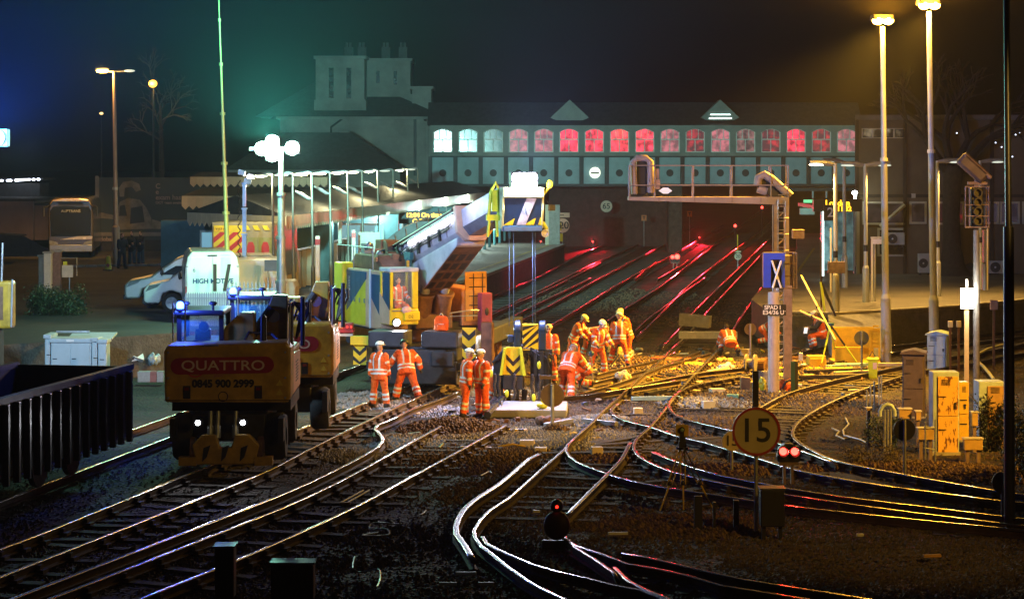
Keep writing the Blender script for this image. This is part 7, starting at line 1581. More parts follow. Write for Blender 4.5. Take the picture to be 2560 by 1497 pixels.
def bush(name, label, loc, r, n, leaf, seed, m_, stems=8, cat='bush'):
    rq = random.Random(seed); o = thing(name, label, cat, loc); lf = MB(); st = MB()
    cl = [(Vector((rq.uniform(-1, 1) * r[0] * .75, rq.uniform(-1, 1) * r[1] * .75, rq.uniform(.15, 1) ** .8 * r[2] * 1.6)), rq.uniform(.25, .5)) for i in range(max(6, n // 120))]
    for c_, q in cl[:stems]: st.tube([(0, 0, 0), (c_.x * .5, c_.y * .5, c_.z * .5), c_], [.03, .02, .008], 5)
    for i in range(n):
        c_, q = rq.choice(cl); v = Vector((rq.gauss(0, 1), rq.gauss(0, 1), rq.gauss(0, 1))).normalized() * q * rq.random() ** .4 * max(r); p = c_ + v * .8
        if p.z < .02: p.z = abs(p.z)
        a = Vector((rq.uniform(-1, 1), rq.uniform(-1, 1), rq.uniform(-1, 1))).normalized(); b = a.cross(Vector((rq.uniform(-1, 1), rq.uniform(-1, 1), .5))).normalized(); s_ = leaf * rq.uniform(.6, 1.2)
        lf.add([p - a * s_, p + b * s_ * .5, p + a * s_, p - b * s_ * .5], [(0, 1, 2, 3)])
    st.build('stems', BARK, o); lf.build('foliage', m_, o)['kind'] = 'stuff'; return o
LEAF = mat('dark green leaf', (.05, .085, .035), .5, 0, .5, 3); DRY = mat('dry weed stalk', (.12, .10, .05), .7, 0, .5, 4)
bush('bush', 'large dark leafy bush beside the yard at the left', tuple(G(140, 868, -.1)), (1.25, 1.0, 1.25), 9000, .05, 3, LEAF)
bush('bush', 'dark shrub mass at the far right behind the black pole', (rx(2570, 46), 46, -.2), (.6, .6, .9), 3500, .035, 4, IVY)
bush('bush', 'scrubby weeds around the pale hooped pipes', (rx(2212, 52), 52, -.2), (.55, .4, .45), 2200, .03, 5, LEAF)
bush('weeds', 'dry weeds at the foot of the relay cabinets', (rx(2190, 49.0), 49.0, -.2), (.8, .4, .22), 1800, .03, 6, DRY, 4, 'weeds')
bush('bush', 'small green bush lit below the lime digger tail at the left bank', tuple(G(352, 905, .2)), (.28, .25, .25), 900, .035, 8, mat('bright leaf', (.12, .2, .05), .5, 0, .4, 4))
# hooped pipes
o = thing('hooped_pipe', 'pale blue hooped duct with grey pipes among the weeds', 'pipe', (rx(2218, 51), 51, -.2)); MB().tube([(-.17, 0, .9), (-.17, 0, 1.02), (-.1, 0, 1.15), (0, 0, 1.19), (.1, 0, 1.15), (.17, 0, 1.02), (.17, 0, .9)], .05, 8).build('hoop', LBL, o, smooth=True)
mb = MB()
for i in range(3): mb.cyl((-.06 + .07 * i, 0, .1), (-.06 + .07 * i, 0, 1.06), .025, n=8)
mb.build('pipes', STEEL, o)
for i, (px, p0, p1) in enumerate(((2168, 975, 1068), (2177, 960, 1065), (2186, 952, 1030), (2198, 940, 1020), (2204, 938, 1015))): q = thing('stake', ('leftmost', 'second', 'middle', 'fourth', 'rightmost')[i] + ' slim grey steel stake of the five left of the hooped duct', 'stake', G(px, p1, -.2), group='steel stakes beside the cabinets'); MB().cyl((0, 0, 0), (0, 0, (p1 - p0) / F * q.location.y), .022, n=8).build('rod', STEEL, q)
for px, py0, py1, bw, base, lab in ((2262, 1022, 1045, .30, 1110, 'wide amber lineside box on post left of the brown cabinet foot'), (2295, 1028, 1050, .12, 1112, 'small amber box on post at the brown cabinet foot'), (2314, 1070, 1098, .36, 1158, 'amber box with white lid on leg before the rust streaked cabinet'), (2436, 1030, 1064, .14, 1130, 'small yellow box on dark leg before the ivy cabinet'), (2432, 1096, 1124, .42, 1156, 'wide dull box on pale legs in front of the ivy cabinet'), (2172, 1020, 1026, .12, 1115, 'thin post with white cap among the dry weeds')):
    c = G(px, base, -.2); q = thing('lineside_box', lab, 'box', (c.x, c.y, -.2), group='lineside boxes on posts'); sc = c.y / F
    z1, z0 = (base - py0) * sc, (base - py1) * sc
    MB().b2((-bw / 2, -.08, z0), (bw / 2, .1, z1)).build('box', mat('dull amber box paint', (.5, .33, .1), .6, 0, .3, 5), q, bevel=.01); MB().b2((-bw / 2 - .02, -.1, z1), (bw / 2 + .02, .12, z1 + .025)).build('lid', OFFWHITE, q)
    for xx in ((-bw * .3, bw * .3) if bw > .35 else (0,)): MB().b2((xx - .04, -.03, 0), (xx + .04, .03, z0)).build('leg', BROWNST, q)
o = thing('guard_stand', 'two leg pale rail frame in front of the rust streaked cabinet', 'rail', tuple(G(2338, 1166, -.2))); MB().cyl((-.22, 0, 0), (-.22, 0, 1.0), .02, n=8).cyl((0, 0, 0), (0, 0, 1.05), .02, n=8).cyl((-.25, 0, .9), (.02, 0, .86), .016, n=8).cyl((-.25, 0, .42), (.02, 0, .38), .016, n=8).build('frame', STEEL, o)
o = thing('cable_loop', 'thin pale cable snaking on the ballast before the weeds', 'cable', (0, 0, 0)); MB().tube([G(x, y, -.15) for x, y in ((2114, 1045), (2122, 1060), (2108, 1075), (2110, 1088), (2150, 1098), (2166, 1106))], .022, 6).tube([G(x, y, -.15) for x, y in ((2080, 1070), (2098, 1078), (2090, 1088), (2112, 1098), (2125, 1096))], .022, 6).build('cable', STEEL, o)
o = thing('curved_conduit', 'bent pale green conduit dropping from the right hand rails', 'pipe', (0, 0, 0)); MB().tube([G(x, y, 0) for x, y in ((2520, 858), (2470, 872), (2440, 888), (2440, 900), (2458, 915), (2475, 935), (2484, 948))], .05, 8).build('pipe', mat('pale green pipe', (.5, .5, .35), .5, 0, .2, 3), o, smooth=True)
# ---- total station tripod
d = 41.7; o = thing('survey_tripod', 'yellow legged surveying tripod carrying an instrument in the foreground', 'tripod', (rx(1706, d), d, rz(1122, d)))
TRY = mat('tripod yellow', (.52, .36, .03), .4, 0, .2, 4)
for i, (px, py) in enumerate(((1650, 1276), (1709, 1274), (1784, 1274))):
    e_ = P(px, py, d - (.3 if i == 1 else 0)) - o.location; t_ = Vector((.045, 0, 0))
    MB().tube([t_, t_ + e_ * .58], .013, 6).tube([-t_, -t_ + e_ * .58], .013, 6).build('leg', TRY, o); MB().tube([e_ * .5, e_], [.022, .014], 6).build('leg_extension', TRY, o); MB().sph(e_ * .56, .05, 8, 6).build('leg_clamp', BLACK, o)
MB().cyl((0, 0, 0), (0, 0, .04), .12).b2((-.07, -.07, .04), (.07, .07, .16)).build('head', BLACK, o)
MB().b2((-.06, -.05, .16), (.06, .05, .24)).b2((-.03, -.03, .24), (.03, .03, .32)).build('instrument_base', BLACK, o)
t_ = MB().b2((-.13, .0, .24), (.12, .05, .46)).build('target_plate', TRY, o, bevel=.01); MB().cyl((-.01, -.005, .37), (-.01, -.06, .37), .055, n=16).build('prism_housing', BLACK, t_); MB().sph((-.01, -.05, .37), (.042, .02, .042), 12, 8).build('prism', mat('greenish prism glass', (.5, .8, .7), .08, .6, .1, 4), t_)
# ---- foreground dark boxes and posts
for c, w_, h_, lg, lab in ((G(1932, 1352, -.2), .43, .92, 1, 'black equipment box on two legs right of the 15 sign post'), (G(560, 1497, -.2), .3, .8, 0, 'dark stump box with pale lid at the lower left rails'), (G(730, 1540, -.2), .64, .78, 1, 'black locker with grey lid at bottom left of centre')):
    o = thing('lineside_box', lab, 'box', (c.x, c.y, -.2), group='black equipment boxes in the foreground'); MB().b2((-w_ / 2, 0, .25 * lg), (w_ / 2, .35, h_)).build('box', BLACK, o, bevel=.02); MB().b2((-w_ / 2 - .02, -.03, h_), (w_ / 2 + .02, .37, h_ + .03)).build('lid', mat('dull lid', (.1, .1, .11), .35, .3, .3, 4), o)
    if lg: MB().b2((-w_ / 2 + .03, .1, 0), (-w_ / 2 + .1, .2, .25)).b2((w_ / 2 - .1, .1, 0), (w_ / 2 - .03, .2, .25)).build('leg', BLACK, o)
for px, py0, py1, w_, lab in ((1746, 1240, 1330, .15, 'wide dark stump post right of the tripod'), (1786, 1255, 1325, .05, 'thin dark post at the right foot of the tripod'), (1841, 1250, 1325, .10, 'dark post left of the 15 sign post'), (1826, 1130, 1165, .08, 'short dark post under the smaller 15 sign')):
    c = G(px, py1, -.2); o = thing('marker_post', lab, 'post', (c.x, c.y, -.2)); MB().b2((-w_ / 2, 0, 0), (w_ / 2, .1, (py1 - py0) / F * c.y)).build('post', BLACK, o, bevel=.01)
def slabthing(name, label, cat, px, py, size, rz_, m_, z=-.2, ry=0, bev=.01):
    c = G(px, py, z); o = thing(name, label, cat, (c.x, c.y, z), rz_); MB().box((0, 0, size[2] / 2), size, 0, 0, ry).build('body', m_, o, bevel=bev); return o
PW = mat('pale painted motor case', (.6, .6, .58), .5, 0, .2, 4)
LB2 = mat('pale blue box', (.32, .52, .60), .5, 0, .2, 4)
slabthing('points_motor', 'white point motor case with dark slots at the right of the pale heap', 'point motor', 1771, 1020, (.34, .3, .2), .1, PW)
slabthing('points_motor', 'white box with yellowish end nearest the dark bar over the 15 sign', 'box', 1793, 986, (.42, .34, .18), .2, PW)
slabthing('equipment_box', 'teal blue box lying right of the white point motors', 'box', 1832, 1000, (.34, .3, .17), -.2, mat('teal box', (.1, .3, .34), .5, 0, .2, 4))
slabthing('equipment_box', 'small cream box inside the left curved rail near the track panel', 'box', 1595, 1036, (.24, .24, .18), .1, CREAM)
slabthing('equipment_box', 'amber lit concrete block between the crossing rails, upper', 'block', 1492, 1140, (.26, .24, .22), .1, CREAM)
slabthing('equipment_box', 'amber lit long block left of the curved rail', 'block', 1318, 1116, (.35, .25, .16), -.1, CREAM)
slabthing('equipment_box', 'low amber block right of the long amber block', 'block', 1352, 1128, (.28, .22, .1), -.1, CREAM)
slabthing('equipment_box', 'upright brown box left of the SPAD post foot', 'box', 1863, 976, (.28, .25, .40), .05, mat('brown cardboard', (.32, .19, .1), .7, 0, .2, 5))
slabthing('equipment_box', 'grey box behind the yellow fan shaped bag', 'box', 1908, 962, (.36, .3, .42), 0, CONC)
slabthing('equipment_box', 'cream box on the rails right of the kneeling worker', 'box', 1864, 888, (.36, .3, .22), 0, CREAM)
slabthing('equipment_box', 'pale blue white drum end right of the brown column', 'box', 2014, 925, (.26, .26, .2), .3, LB2)
slabthing('equipment_box', 'small pinkish white box on a post by the brown column', 'box', 2002, 900, (.12, .1, .24), 0, PW, .2)
slabthing('equipment_box', 'yellow battery case on the ballast under the sagging white bag', 'box', 1534, 982, (.3, .26, .14), .2, YELLOW)
slabthing('equipment_box', 'black box beside the yellow battery case', 'box', 1521, 984, (.12, .24, .16), .2, BLACK)
slabthing('timber_block', 'tan timber block right of the orange clothes pile', 'block', 2022, 948, (.32, .26, .16), -.2, mat('tan timber', (.5, .34, .14), .7, 0, .3, 5))
slabthing('tool_roll', 'lime green roll lying against the ladder foot', 'tool roll', 1953, 942, (.26, .14, .12), 0, LIME, bev=.05)
slabthing('track_panel', 'big grey concrete block tilted beside the yellow lit rails', 'concrete block', 1738, 816, (1.25, .5, .48), R(-17), CONC, -.05, R(4)).children[0].data.materials[0] = mat('pale topped concrete', (.3, .27, .22), .85, 0, .3, 4, .2)
slabthing('concrete_beam', 'long low grey concrete beam lying across the right tracks', 'beam', 1770, 846, (2.2, .35, .26), R(-3), CONC, -.02)
slabthing('timber_baulk', 'amber lit timber baulk right of the crane outrigger', 'timber', 1222, 858, (1.0, .16, .18), R(48), mat('amber timber', (.5, .27, .08), .7, 0, .3, 4), 0)
slabthing('timber_baulk', 'long thin dark strut across the far tracks with black frame', 'timber', 1720, 866, (2.0, .2, .1), R(2), DARKMETAL)
o = slabthing('yellow_black_block', 'small yellow and black scotch block on pale ballast', 'block', 1302, 1082, (.3, .16, .1), .1, YELLOW); MB().box((0, 0, .05), (.14, .165, .104)).build('black_band', BLACK, o)
o = slabthing('rail_jack', 'small orange two pronged rail tool left of centre in the dark', 'tool', 862, 1262, (.22, .1, .06), 0, mat('dull orange tool', (.35, .16, .02), .5, 0, .3, 5), -.18); MB().cyl((-.08, 0, .05), (.28, 1.3, .1), .018, n=6).cyl((.05, 0, .05), (.40, 1.3, .1), .018, n=6).build('handle', STEEL, o)
for px, py, w_, rz_, lab in ((1165, 1436, .34, .05, 'pale steel strip lying by the bottom turnout tip'), (1120, 1462, .28, 0, 'short pale bar at the bottom left of the turnout'), (1215, 1462, .25, 0, 'short pale bar right of its twin at the bottom'), (1545, 1336, .36, .05, 'pale topped box on the dark ballast below the dwarf signal'), (2330, 1392, .32, .2, 'amber lit splinter of timber in the dark at lower right'), (2150, 1340, .13, 0, 'small amber stone chip in the dark right side'), (1341, 1281, .14, 0, 'small white marker left of the dwarf signal')):
    slabthing('metal_strip', lab, 'strip', px, py, (w_, .07, .05), rz_, PW if px != 2330 else mat('amber timber', (.5, .27, .08), .7, 0, .3, 4), -.1)
for k, (pts_, lab) in enumerate((([(1005, 1310), (935, 1306), (925, 1320), (968, 1322), (970, 1336), (905, 1338), (945, 1330)], 'tangled wire loop, upper one in the dark foreground'), ([(1065, 1275), (1052, 1286), (1020, 1297)], 'short bent wire end right above the tangled loop'), ([(886, 1390), (882, 1420), (897, 1430), (945, 1422), (950, 1448), (942, 1466)], 'hooked orange lit cable at the bottom of the foreground'), ([(1178, 1189), (1202, 1188), (1222, 1178), (1230, 1182)], 'small bent bright wire on the dark ballast'))):
    o = thing('wire', lab, 'wire', (0, 0, 0)); MB().tube(smooth_line([G(x, y, -.08 + .05 * (i % 2)) for i, (x, y) in enumerate(pts_)], .1), .014, 6).build('wire', STEEL, o)
# ---- clothes pile, bags, sheet, drum
def heap(name, label, cat, px, py, r, m_, seed, z=-.2, n=7):
    rq = random.Random(seed); c = G(px, py, z); o = thing(name, label, cat, (c.x, c.y, z)); mb = MB()
    for i in range(n): mb.sph((rq.uniform(-1, 1) * r[0] * .6, rq.uniform(-1, 1) * r[1] * .6, rq.uniform(.25, .7) * r[2]), (r[0] * rq.uniform(.3, .55), r[1] * rq.uniform(.3, .6), r[2] * rq.uniform(.3, .6)), 12, 8)
    b = mb.build('heap', m_, o); b.modifiers.new('fuse', 'REMESH').voxel_size = .03; b.modifiers['fuse'].use_smooth_shade = True; t_ = bpy.data.textures.get('folds') or bpy.data.textures.new('folds', 'CLOUDS'); t_.noise_scale = .12; dm = b.modifiers.new('folds', 'DISPLACE'); dm.texture = t_; dm.strength = .09
    return o
o = heap('jacket_pile', 'crumpled orange jacket pile with dark strap beside the SPAD post foot', 'clothes', 1962, 978, (.38, .25, .34), HIVIS, 2); MB().tube([(-.1, -.2, .1), (0, -.2, .3), (.15, -.15, .36), (.25, -.1, .2)], .04, 8).build('strap', NAVY, o)
heap('plastic_bag', 'translucent white plastic bag sagging between the rails', 'bag', 1558, 958, (.26, .2, .36), mat('white plastic film', (.6, .56, .5), .35, 0, .2, 4), 5)
heap('plastic_bag', 'yellow fan shaped bag beside the brown upright box', 'bag', 1906, 982, (.15, .1, .42), mat('yellow plastic', (.7, .62, .03), .4, 0, .2, 5), 6)
heap('white_sack', 'rounded white sack lying under the rails below the kneeling worker', 'sack', 1818, 925, (.36, .25, .24), WHITE, 7)
heap('sand_bag', 'amber sack under the kneeling worker', 'sack', 1810, 908, (.3, .22, .2), mat('amber sack', (.55, .33, .06), .7, 0, .3, 5), 8)
for i, (px, py, lab) in enumerate(((1528, 880, 'pale yellow cloth bundle hung behind the wide legged man, left'), (1555, 897, 'pale yellow cloth bundle low between the wide legs'))): heap('cloth_bundle', lab, 'bundle', px, py, (.2, .2, .62 if i == 0 else .4), mat('pale yellow cloth', (.8, .6, .22), .7, 0, .2, 5), 11 + i)
heap('tangled_kit', 'jumble of red and yellow tools on the sleepers right of the wide legged man', 'tools', 1690, 905, (.9, .5, .16), mat('dull red kit', (.35, .09, .05), .6, 0, .5, 8), 14, n=14)
heap('yellow_kit', 'yellow lit jumble of straps in front of the red kit', 'tools', 1720, 915, (.9, .3, .12), mat('yellow kit', (.6, .38, .04), .6, 0, .5, 9), 15, n=12)
heap('blue_tarpaulin', 'crumpled dark blue tarpaulin by the teal box', 'tarpaulin', 1860, 1000, (1.0, .35, .1), mat('dark blue sheet', (.04, .05, .14), .4, 0, .4, 6), 16, n=10)
heap('rag_pile', 'brown rag covered lump at the foot of the round sign back', 'rubble', 1372, 1062, (.36, .25, .2), mat('brown sacking', (.22, .11, .07), .8, 0, .4, 8), 17)
o = thing('cable_drum', 'grey cable drum standing left of the SPAD post', 'cable drum', tuple(G(1884, 932, -.2)), R(70)); MB().cyl((0, -.08, .3), (0, -.02, .3), .3, n=22).cyl((0, .2, .3), (0, .26, .3), .3, n=22).cyl((0, -.02, .3), (0, .2, .3), .15, n=16).build('drum', mat('grey drum', (.16, .15, .15), .7, .1, .3, 5), o)
o = thing('cable_drum', 'rusty cable reel beside the grey drum', 'cable drum', tuple(G(1910, 930, -.2)), R(60)); MB().cyl((0, -.08, .22), (0, .2, .22), .22, n=18).build('drum', RUST, o)
# black iron duct pair near the panel
for i, dx in enumerate((0, .12)): o = thing('black_pipe', ('upper', 'lower')[i] + ' black plastic pipe sloping off the concrete panel at its left', 'pipe', (0, 0, 0)); MB().cyl(G(1216 + dx * 20, 1025 + 12 * i, 0), G(1262 + 6 * i, 968 + 14 * i, .1), .09, n=14).build('pipe', mat('glossy black pipe', (.02, .022, .03), .25, 0, .2, 3), o, smooth=True)
# scattered loose rails and timbers in the work site
rr.seed(41)
for i, (px, py, L_, a_, m_, lab) in enumerate(((2090, 930, 2.2, 20, SLEEPER, 'dark sleeper lying askew left of the wheeled bin'), (2075, 945, 2.0, 12, SLEEPER, 'second dark sleeper lying lower left of the bin'), (2120, 918, 1.8, 30, LB2, 'bluish plank resting on the askew sleepers'), (2140, 935, 1.6, 24, CREAM, 'pale splintered plank below the wheeled bin'), (2200, 915, 3.0, 3, CREAM, 'pale walkway board leading from the bin to the cabinets'), (1500, 1060, 1.1, -42, STEEL, 'polished loose steel bar beside the crossing rail'), (1397, 1062, 1.2, 55, STEEL, 'curved rail offcut on the heap right of the round sign'), (1640, 985, 1.2, 58, DARKMETAL, 'dark loose rail piece by the pink lit curve'), (1640, 1000, 1.4, 8, LB2, 'teal board inside the left curved rail'), (1960, 900, 1.8, 25, RUST, 'rusty plate slanting behind the SPAD post'), (1795, 930, 1.5, 60, CREAM, 'pale conduit beside the white sack'))):
    slabthing('loose_board' if m_ not in (STEEL, DARKMETAL) else 'loose_bar', lab, 'board' if m_ not in (STEEL, DARKMETAL) else 'bar', px, py, (L_, .22 if m_ is SLEEPER else .14, .11), R(a_), m_, -.14)
# odds and ends nobody could count, strewn over the work site
rr.seed(77)
for k, (m_, n_) in enumerate(((CREAM, 70), (DARKMETAL, 120), (RUST, 110), (mat('blue rag', (.08, .14, .3), .6, 0, .3, 8), 36), (YELLOW, 40), (WHITE, 44))):
    mb = MB()
    for i in range(n_):
        if i % 4: c = G(rr.uniform(1480, 2160), rr.uniform(872, 1010), -.17)
        else: c = G(rr.uniform(1020, 1500), rr.uniform(930, 1120), -.17)
        t = rr.random()
        if t < .5: mb.box(c, (rr.uniform(.15, .8), rr.uniform(.03, .1), rr.uniform(.02, .06)), rr.uniform(0, pi), rr.uniform(-.1, .1), rr.uniform(-.15, .15))
        elif t < .8: mb.box(c, (rr.uniform(.06, .22), rr.uniform(.06, .2), rr.uniform(.04, .14)), rr.uniform(0, pi), rr.uniform(-.3, .3))
        else: a = rr.uniform(0, pi); d_ = Vector((cos(a), sin(a), 0)) * rr.uniform(.2, .7); mb.tube([c, c + d_ * .4 + Vector((.08, 0, .06)), c + d_], rr.uniform(.012, .03), 5)
    mb.build('debris', m_)['kind'] = 'stuff'
# ---- left lineside: grey cabinets, rubbish, fences, cone, brick piers
GB = mat('bluish grey kiosk paint', (.40, .50, .56), .5, 0, .12, 2)
d = 66.0
def kiosk(label, px0, px1, py0, dep, doors, lidslope=.06):
    w_ = (px1 - px0) / F * d; h_ = rz(py0, d) + .1; o = thing('kiosk_cabinet', label, 'cabinet', (rx((px0 + px1) / 2, d), d, -.1), group='grey kiosks on the left bank')
    MB().b2((-w_ / 2, 0, 0), (w_ / 2, dep, h_)).build('body', GB, o, bevel=.015); MB().prism([(-w_ / 2 - .04, h_), (w_ / 2 + .04, h_), (w_ / 2 + .04, h_ + .12), (-w_ / 2 - .04, h_ + .12)], -.06, dep + .05).build('lid', GB, o, bevel=.02)
    for i in range(doors): a = -w_ / 2 + .03 + (w_ - .06) * i / doors; b = a + (w_ - .06) / doors - .012; dr = MB().b2((a, -.025, .1), (b, -.002, h_ - .04)).build('door', GB, o, bevel=.006); MB().b2((a + .03, -.04, h_ - .5), (a + .16, -.026, h_ - .475)).build('hinge', DARKMETAL, dr)
    return o, w_, h_
o, w_, h_ = kiosk('wide grey two door kiosk with white label on the left bank', 127, 228, 856, .8, 2); MB().b2((-.13, -.075, h_ + .03), (.1, -.062, h_ + .09)).build('label', WHITE, o); MB().cyl((-.5, .3, h_ + .3), (.5, .3, h_ + .3), .04).build('top_rail', STEEL, o)
kiosk('narrow grey kiosk right of the wide one', 229, 243, 854, .6, 1); kiosk('small grey kiosk with overhanging lid right end', 245, 266, 858, .6, 1); kiosk('plain grey kiosk side left of the wide one', 112, 125, 846, .9, 1)
o = thing('flat_lid', 'sloping grey lid reaching over the small kiosks', 'lid', (rx(225, 66.6), 66.6, rz(842, 66.6))); MB().box((0, .4, 0), (1.35, .9, .05), 0, .12).build('sheet', GB, o)
o = thing('concrete_post', 'pale blue concrete marker post right of the kiosks', 'post', tuple(G(303, 915, .1))); MB().b2((-.1, 0, 0), (.1, .2, .62)).build('post', GB, o, bevel=.02)
o = thing('crumpled_sheet', 'tilted white sheet of rubbish beside the marker post', 'rubbish', tuple(G(337, 905, .25)), .2); MB().box((0, 0, .16), (.55, .4, .03), 0, .5, R(-12)).build('sheet', WHITE, o); MB().box((.1, -.15, .1), (.35, .3, .02), 0, -.4, R(20)).build('sheet', WHITE, o)
heap('plastic_bag', 'bluish translucent rubbish bag on the left bank', 'bag', 384, 915, (.22, .2, .38), mat('bluish film', (.3, .42, .48), .3, 0, .3, 4), 21, .1)
for i, (px, c_) in enumerate(((352, CONC), (367, CONC), (383, mat('pinkish brick wall', (.3, .12, .1), .8, 0, .3, 6)), (400, CONC))): o = thing('kerb_block', ('first grey block of the low bank wall', 'second grey block of the low bank wall', 'reddish block of the low bank wall', 'last grey block of the low bank wall by the excavator')[i], 'block', tuple(G(px, 955, -.1))); MB().b2((-.1, 0, 0), (.1, .3, .32)).build('block', c_, o, bevel=.01)
pts_ = [(460, 1, 80.2), (520, 1, 80.2), (580, 1, 80.2)]
fn = thing('palisade_fence', 'steel palisade fence with spiked pales in front of the HIGH MOTIVE van', 'fence', (rx(466, 73.6), 73.6, PZ))
pal = None
for i in range(21):
    if pal is None: pal = MB().prism([(-.03, 0), (.03, 0), (.03, 1.06), (0, 1.14), (-.03, 1.06)], -.02, .005).build('pale', STEEL, fn); q = pal
    else: q = pal.copy(); COL.objects.link(q); q.parent = fn
    q.location = (i * .075, 0, 0)
MB().b2((-.05, .006, .2), (1.56, .05, .25)).b2((-.05, .006, .9), (1.56, .05, .95)).build('rail', STEEL, fn)
f2 = thing('palisade_fence', 'open steel rail fence right of the HIGH MOTIVE van', 'fence', (rx(560, 73.9), 73.9, PZ)); pal = None
for i in range(15):
    if pal is None: pal = MB().prism([(-.018, 0), (.018, 0), (.018, 1.4), (0, 1.48), (-.018, 1.4)], -.015, .005).build('pale', STEEL, f2); q = pal
    else: q = pal.copy(); COL.objects.link(q); q.parent = f2
    q.location = (i * .135, 0, 0)
MB().b2((-.05, .006, .2), (1.95, .04, .24)).b2((-.05, .006, 1.2), (1.95, .04, 1.24)).build('rail', STEEL, f2)
for px, py0, ln_, lab in ((538, 668, 0, 'upright dark board leaning on the fence'), (562, 662, -.16, 'slanted dark board leaning on the fence')): o = thing('leaning_board', lab, 'board', P(px, 728, 73.2)); MB().prism([(-.07, 0), (.04, 0), (.04 - ln_, .9), (-.07 - ln_, .9)], 0, .06).build('board', mat('dark brown board', (.09, .06, .04), .7, 0, .3, 4), o)
o = thing('notice_board', 'blank dark grey board on the fence beside the lamp post', 'sign', P(684, 664, 79)); MB().b2((-.33, 0, -.2), (.33, .05, .2)).build('plate', mat('grey sign back', (.12, .13, .14), .5, .4, .2, 3), o); MB().cyl((-.2, .08, -1.6), (-.2, .08, .1), .03).cyl((.2, .08, -1.6), (.2, .08, .1), .03).build('post', STEEL, o)
pf = thing('panel_fence', 'tall fence of pale upright boards curving along the left platform', 'fence', (0, 0, 0)); pal = None
A_, B_ = Vector((-9.35, 94, PZ)), Vector((-8.1, 112, PZ))
for i in range(15):
    if pal is None: pal = MB().b2((-.16, -.04, 0), (.16, .04, 1.62)).build('board', CREAM, pf, bevel=.01); q = pal
    else: q = pal.copy(); COL.objects.link(q); q.parent = pf
    q.location = A_ + (B_ - A_) * (i / 14); q.rotation_euler = (0, 0, R(70 if i % 3 else 15))
MB().tube([A_ + Vector((0, 0, 1.68)), B_ + Vector((0, 0, 1.68))], .06, 6).build('rail', OFFWHITE, pf)
for px, py0, py1, d_, m_, lab in ((794, 590, 750, 86, WHITE, 'white and green pole beside the third lamp post'), (850, 552, 610, 100, OFFWHITE, 'short white stub pole above the panel fence'), (884, 575, 690, 96, OFFWHITE, 'pale pole with red cap behind the crane housing'), (923, 580, 690, 98, mat('grey pillar', (.4, .42, .38), .6, 0, .2, 2), 'wide round topped pale pillar behind the crane machinery')):
    w_ = .09 if px != 923 else .5; o = thing('slim_pole', lab, 'pole', P(px, py1, d_)); h_ = rz(py0, d_) - rz(py1, d_); MB().b2((-w_, 0, 0), (w_, .15, h_)).build('pole', m_, o, bevel=.03)
    if px in (794, 884): MB().b2((-w_ * 1.01, -.004, h_ - .35), (w_ * 1.01, .154, h_ - .12)).build('band', RED, o)
o = disc_sign('speed_sign', 'round 40 sign beside the yellow crane counterweight', 'sign', 790, 787, 74, .28, mat('grey white sign face', (.55, .55, .5), .5, 0, .15, 3), '40', .34, post_to=-.2)
for px, lab in ((797, 'left of two dark tall poles by the counterweight'), (823, 'right of two dark tall poles by the counterweight')): o = thing('slim_pole', lab, 'pole', P(px, 900, 60)); MB().cyl((0, 0, 0), (.02, 0, rz(728 if px == 797 else 745, 60) - rz(900, 60)), .05, n=8).build('pole', mat('maroon dark pole', (.08, .03, .05), .4, .2, .2, 3), o)
o = thing('works_trolley', 'low red trolley with lamps and orange figure 8 plate left of the crane', 'trolley', P(855, 850, 67)); 
MB().box((0, 0, .3), (.75, .6, .12)).box((.12, 0, .44), (.45, .5, .18)).build('deck', RED, o, bevel=.02); MB().box((-.02, -.27, .47), (.14, .03, .2)).build('plate', mat('orange board', (.8, .2, .04), .5, 0, .1, 3), o); text('8', .18, WHITE, o, (-.02, -.29, .47))
mb = MB()
for i in range(6): mb.cyl((-.36 + i * .045, -.31, .3), (-.36 + i * .045, -.31, .52), .018, n=6)
mb.build('spring_rods', LBL, o); MB().cyl((-.25, -.25, .05), (-.25, .25, .05), .12).cyl((.25, -.25, .05), (.25, .25, .05), .12).build('wheel', DARKMETAL, o)
for s_ in (.18, .3): MB().sph((s_, -.26, .42), .03, 8, 6).build('red_lamp', emitter('weak red lens', (1, .05, .03), 2), o)
MB().b2((-.4, -.32, .14), (.35, .3, .22)).build('chassis', OFFWHITE, o)
o = thing('traffic_cone', 'yellow no waiting cone with red disc on the yard', 'cone', tuple(G(271, 676, PZ - .02))); MB().lathe([(.17, .05), (.10, .7), (.07, .74), (.0, .75)], (0, 0, 0), 16).build('cone', YSIGN, o, smooth=True); MB().box((0, 0, .025), (.48, .48, .05)).build('base', BLACK, o); MB().cyl((0, -.15, .27), (0, -.165, .27), .09, n=16).build('disc', RED, o)
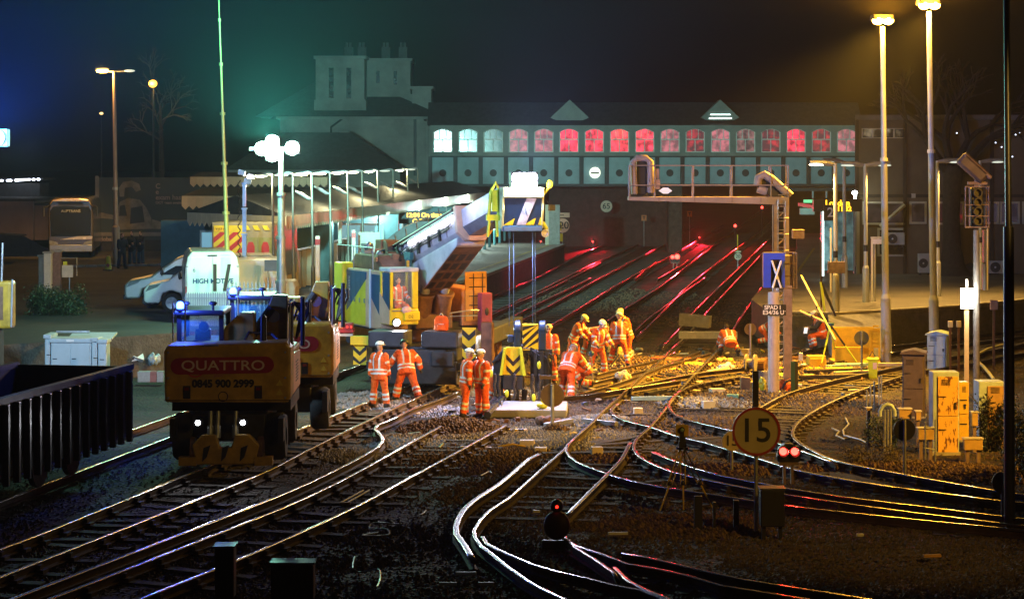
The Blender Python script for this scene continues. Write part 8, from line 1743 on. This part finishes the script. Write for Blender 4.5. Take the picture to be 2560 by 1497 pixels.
for i, (px, pw_, py0, c_) in enumerate(((107, 22, 642, CONC), (139, 24, 630, mat('brownish brick pier', (.24, .15, .12), .85, 0, .35, 8)), (118, 18, 634, OFFWHITE))):
    d_ = 92 - i; o = thing('gate_pier', ('left low pale pier beside the bush', 'brown brick gate pier beside the bush', 'slim off white pier behind the brick one')[i], 'pier', (rx(px, d_), d_, .3)); MB().b2((-pw_ / 2 / F * d_, 0, 0), (pw_ / 2 / F * d_, .35, rz(py0, d_) - .3)).build('pier', c_, o, bevel=.02); MB().b2((-pw_ / 2 / F * d_ - .04, -.04, rz(py0, d_) - .3), (pw_ / 2 / F * d_ + .04, .39, rz(py0, d_) - .22)).build('cap', CONC, o)
o = thing('notice_board', 'pale board on frame with lime marker beside the brick gate pier', 'sign', P(169, 678, 91)); MB().b2((-.24, 0, -.25), (.22, .05, .25)).build('plate', OFFWHITE, o); MB().tube([(-.3, .1, .55), (.36, .1, .55), (.36, .1, -.2)], .025, 6).build('frame', STEEL, o); MB().b2((-.18, -.02, .26), (-.02, .04, .4)).build('marker', LIME, o); MB().b2((.05, 0, -.9), (.1, .05, -.25)).build('leg', STEEL, o)
for px, lab in ((422, 'left grey capped bollard near the van roof'), (446, 'right grey capped bollard near the van roof')): o = thing('bollard', lab, 'bollard', P(px, 628, 112)); MB().cyl((0, 0, -.3), (0, 0, .42), .1).build('post', CONC, o); MB().cyl((0, 0, .3), (0, 0, .36), .105).build('band', WHITE, o)
kl = thing('kerb_line', 'long pale kerb crossing the yard behind the bush', 'kerb', (0, 0, 0)); k_ = None
a_, b_ = G(150, 668, PZ), G(520, 662, PZ)
for i in range(12):
    if k_ is None: k_ = MB().box((0, 0, .05), ((b_.x - a_.x) / 12 - .02, .18, .12)).build('kerbstone', CONC, kl); q = k_
    else: q = k_.copy(); COL.objects.link(q); q.parent = kl
    q.location = a_ + (b_ - a_) * ((i + .5) / 12)
# ================================================================== night mist that carries the lamp glow
mb = MB(); mb.b2((-75, -6, -1.6), (75, 300, 26)); hz_ = mb.build('haze', [], kind='stuff')
m = bpy.data.materials.new('night mist'); m.use_nodes = True; n = m.node_tree.nodes; n.clear()
out = n.new('ShaderNodeOutputMaterial'); v = n.new('ShaderNodeVolumePrincipled')
v.inputs['Color'].default_value = (.85, .9, .92, 1); v.inputs['Density'].default_value = HAZE; v.inputs['Anisotropy'].default_value = .3
m.node_tree.links.new(v.outputs[0], out.inputs['Volume']); hz_.data.materials.append(m)
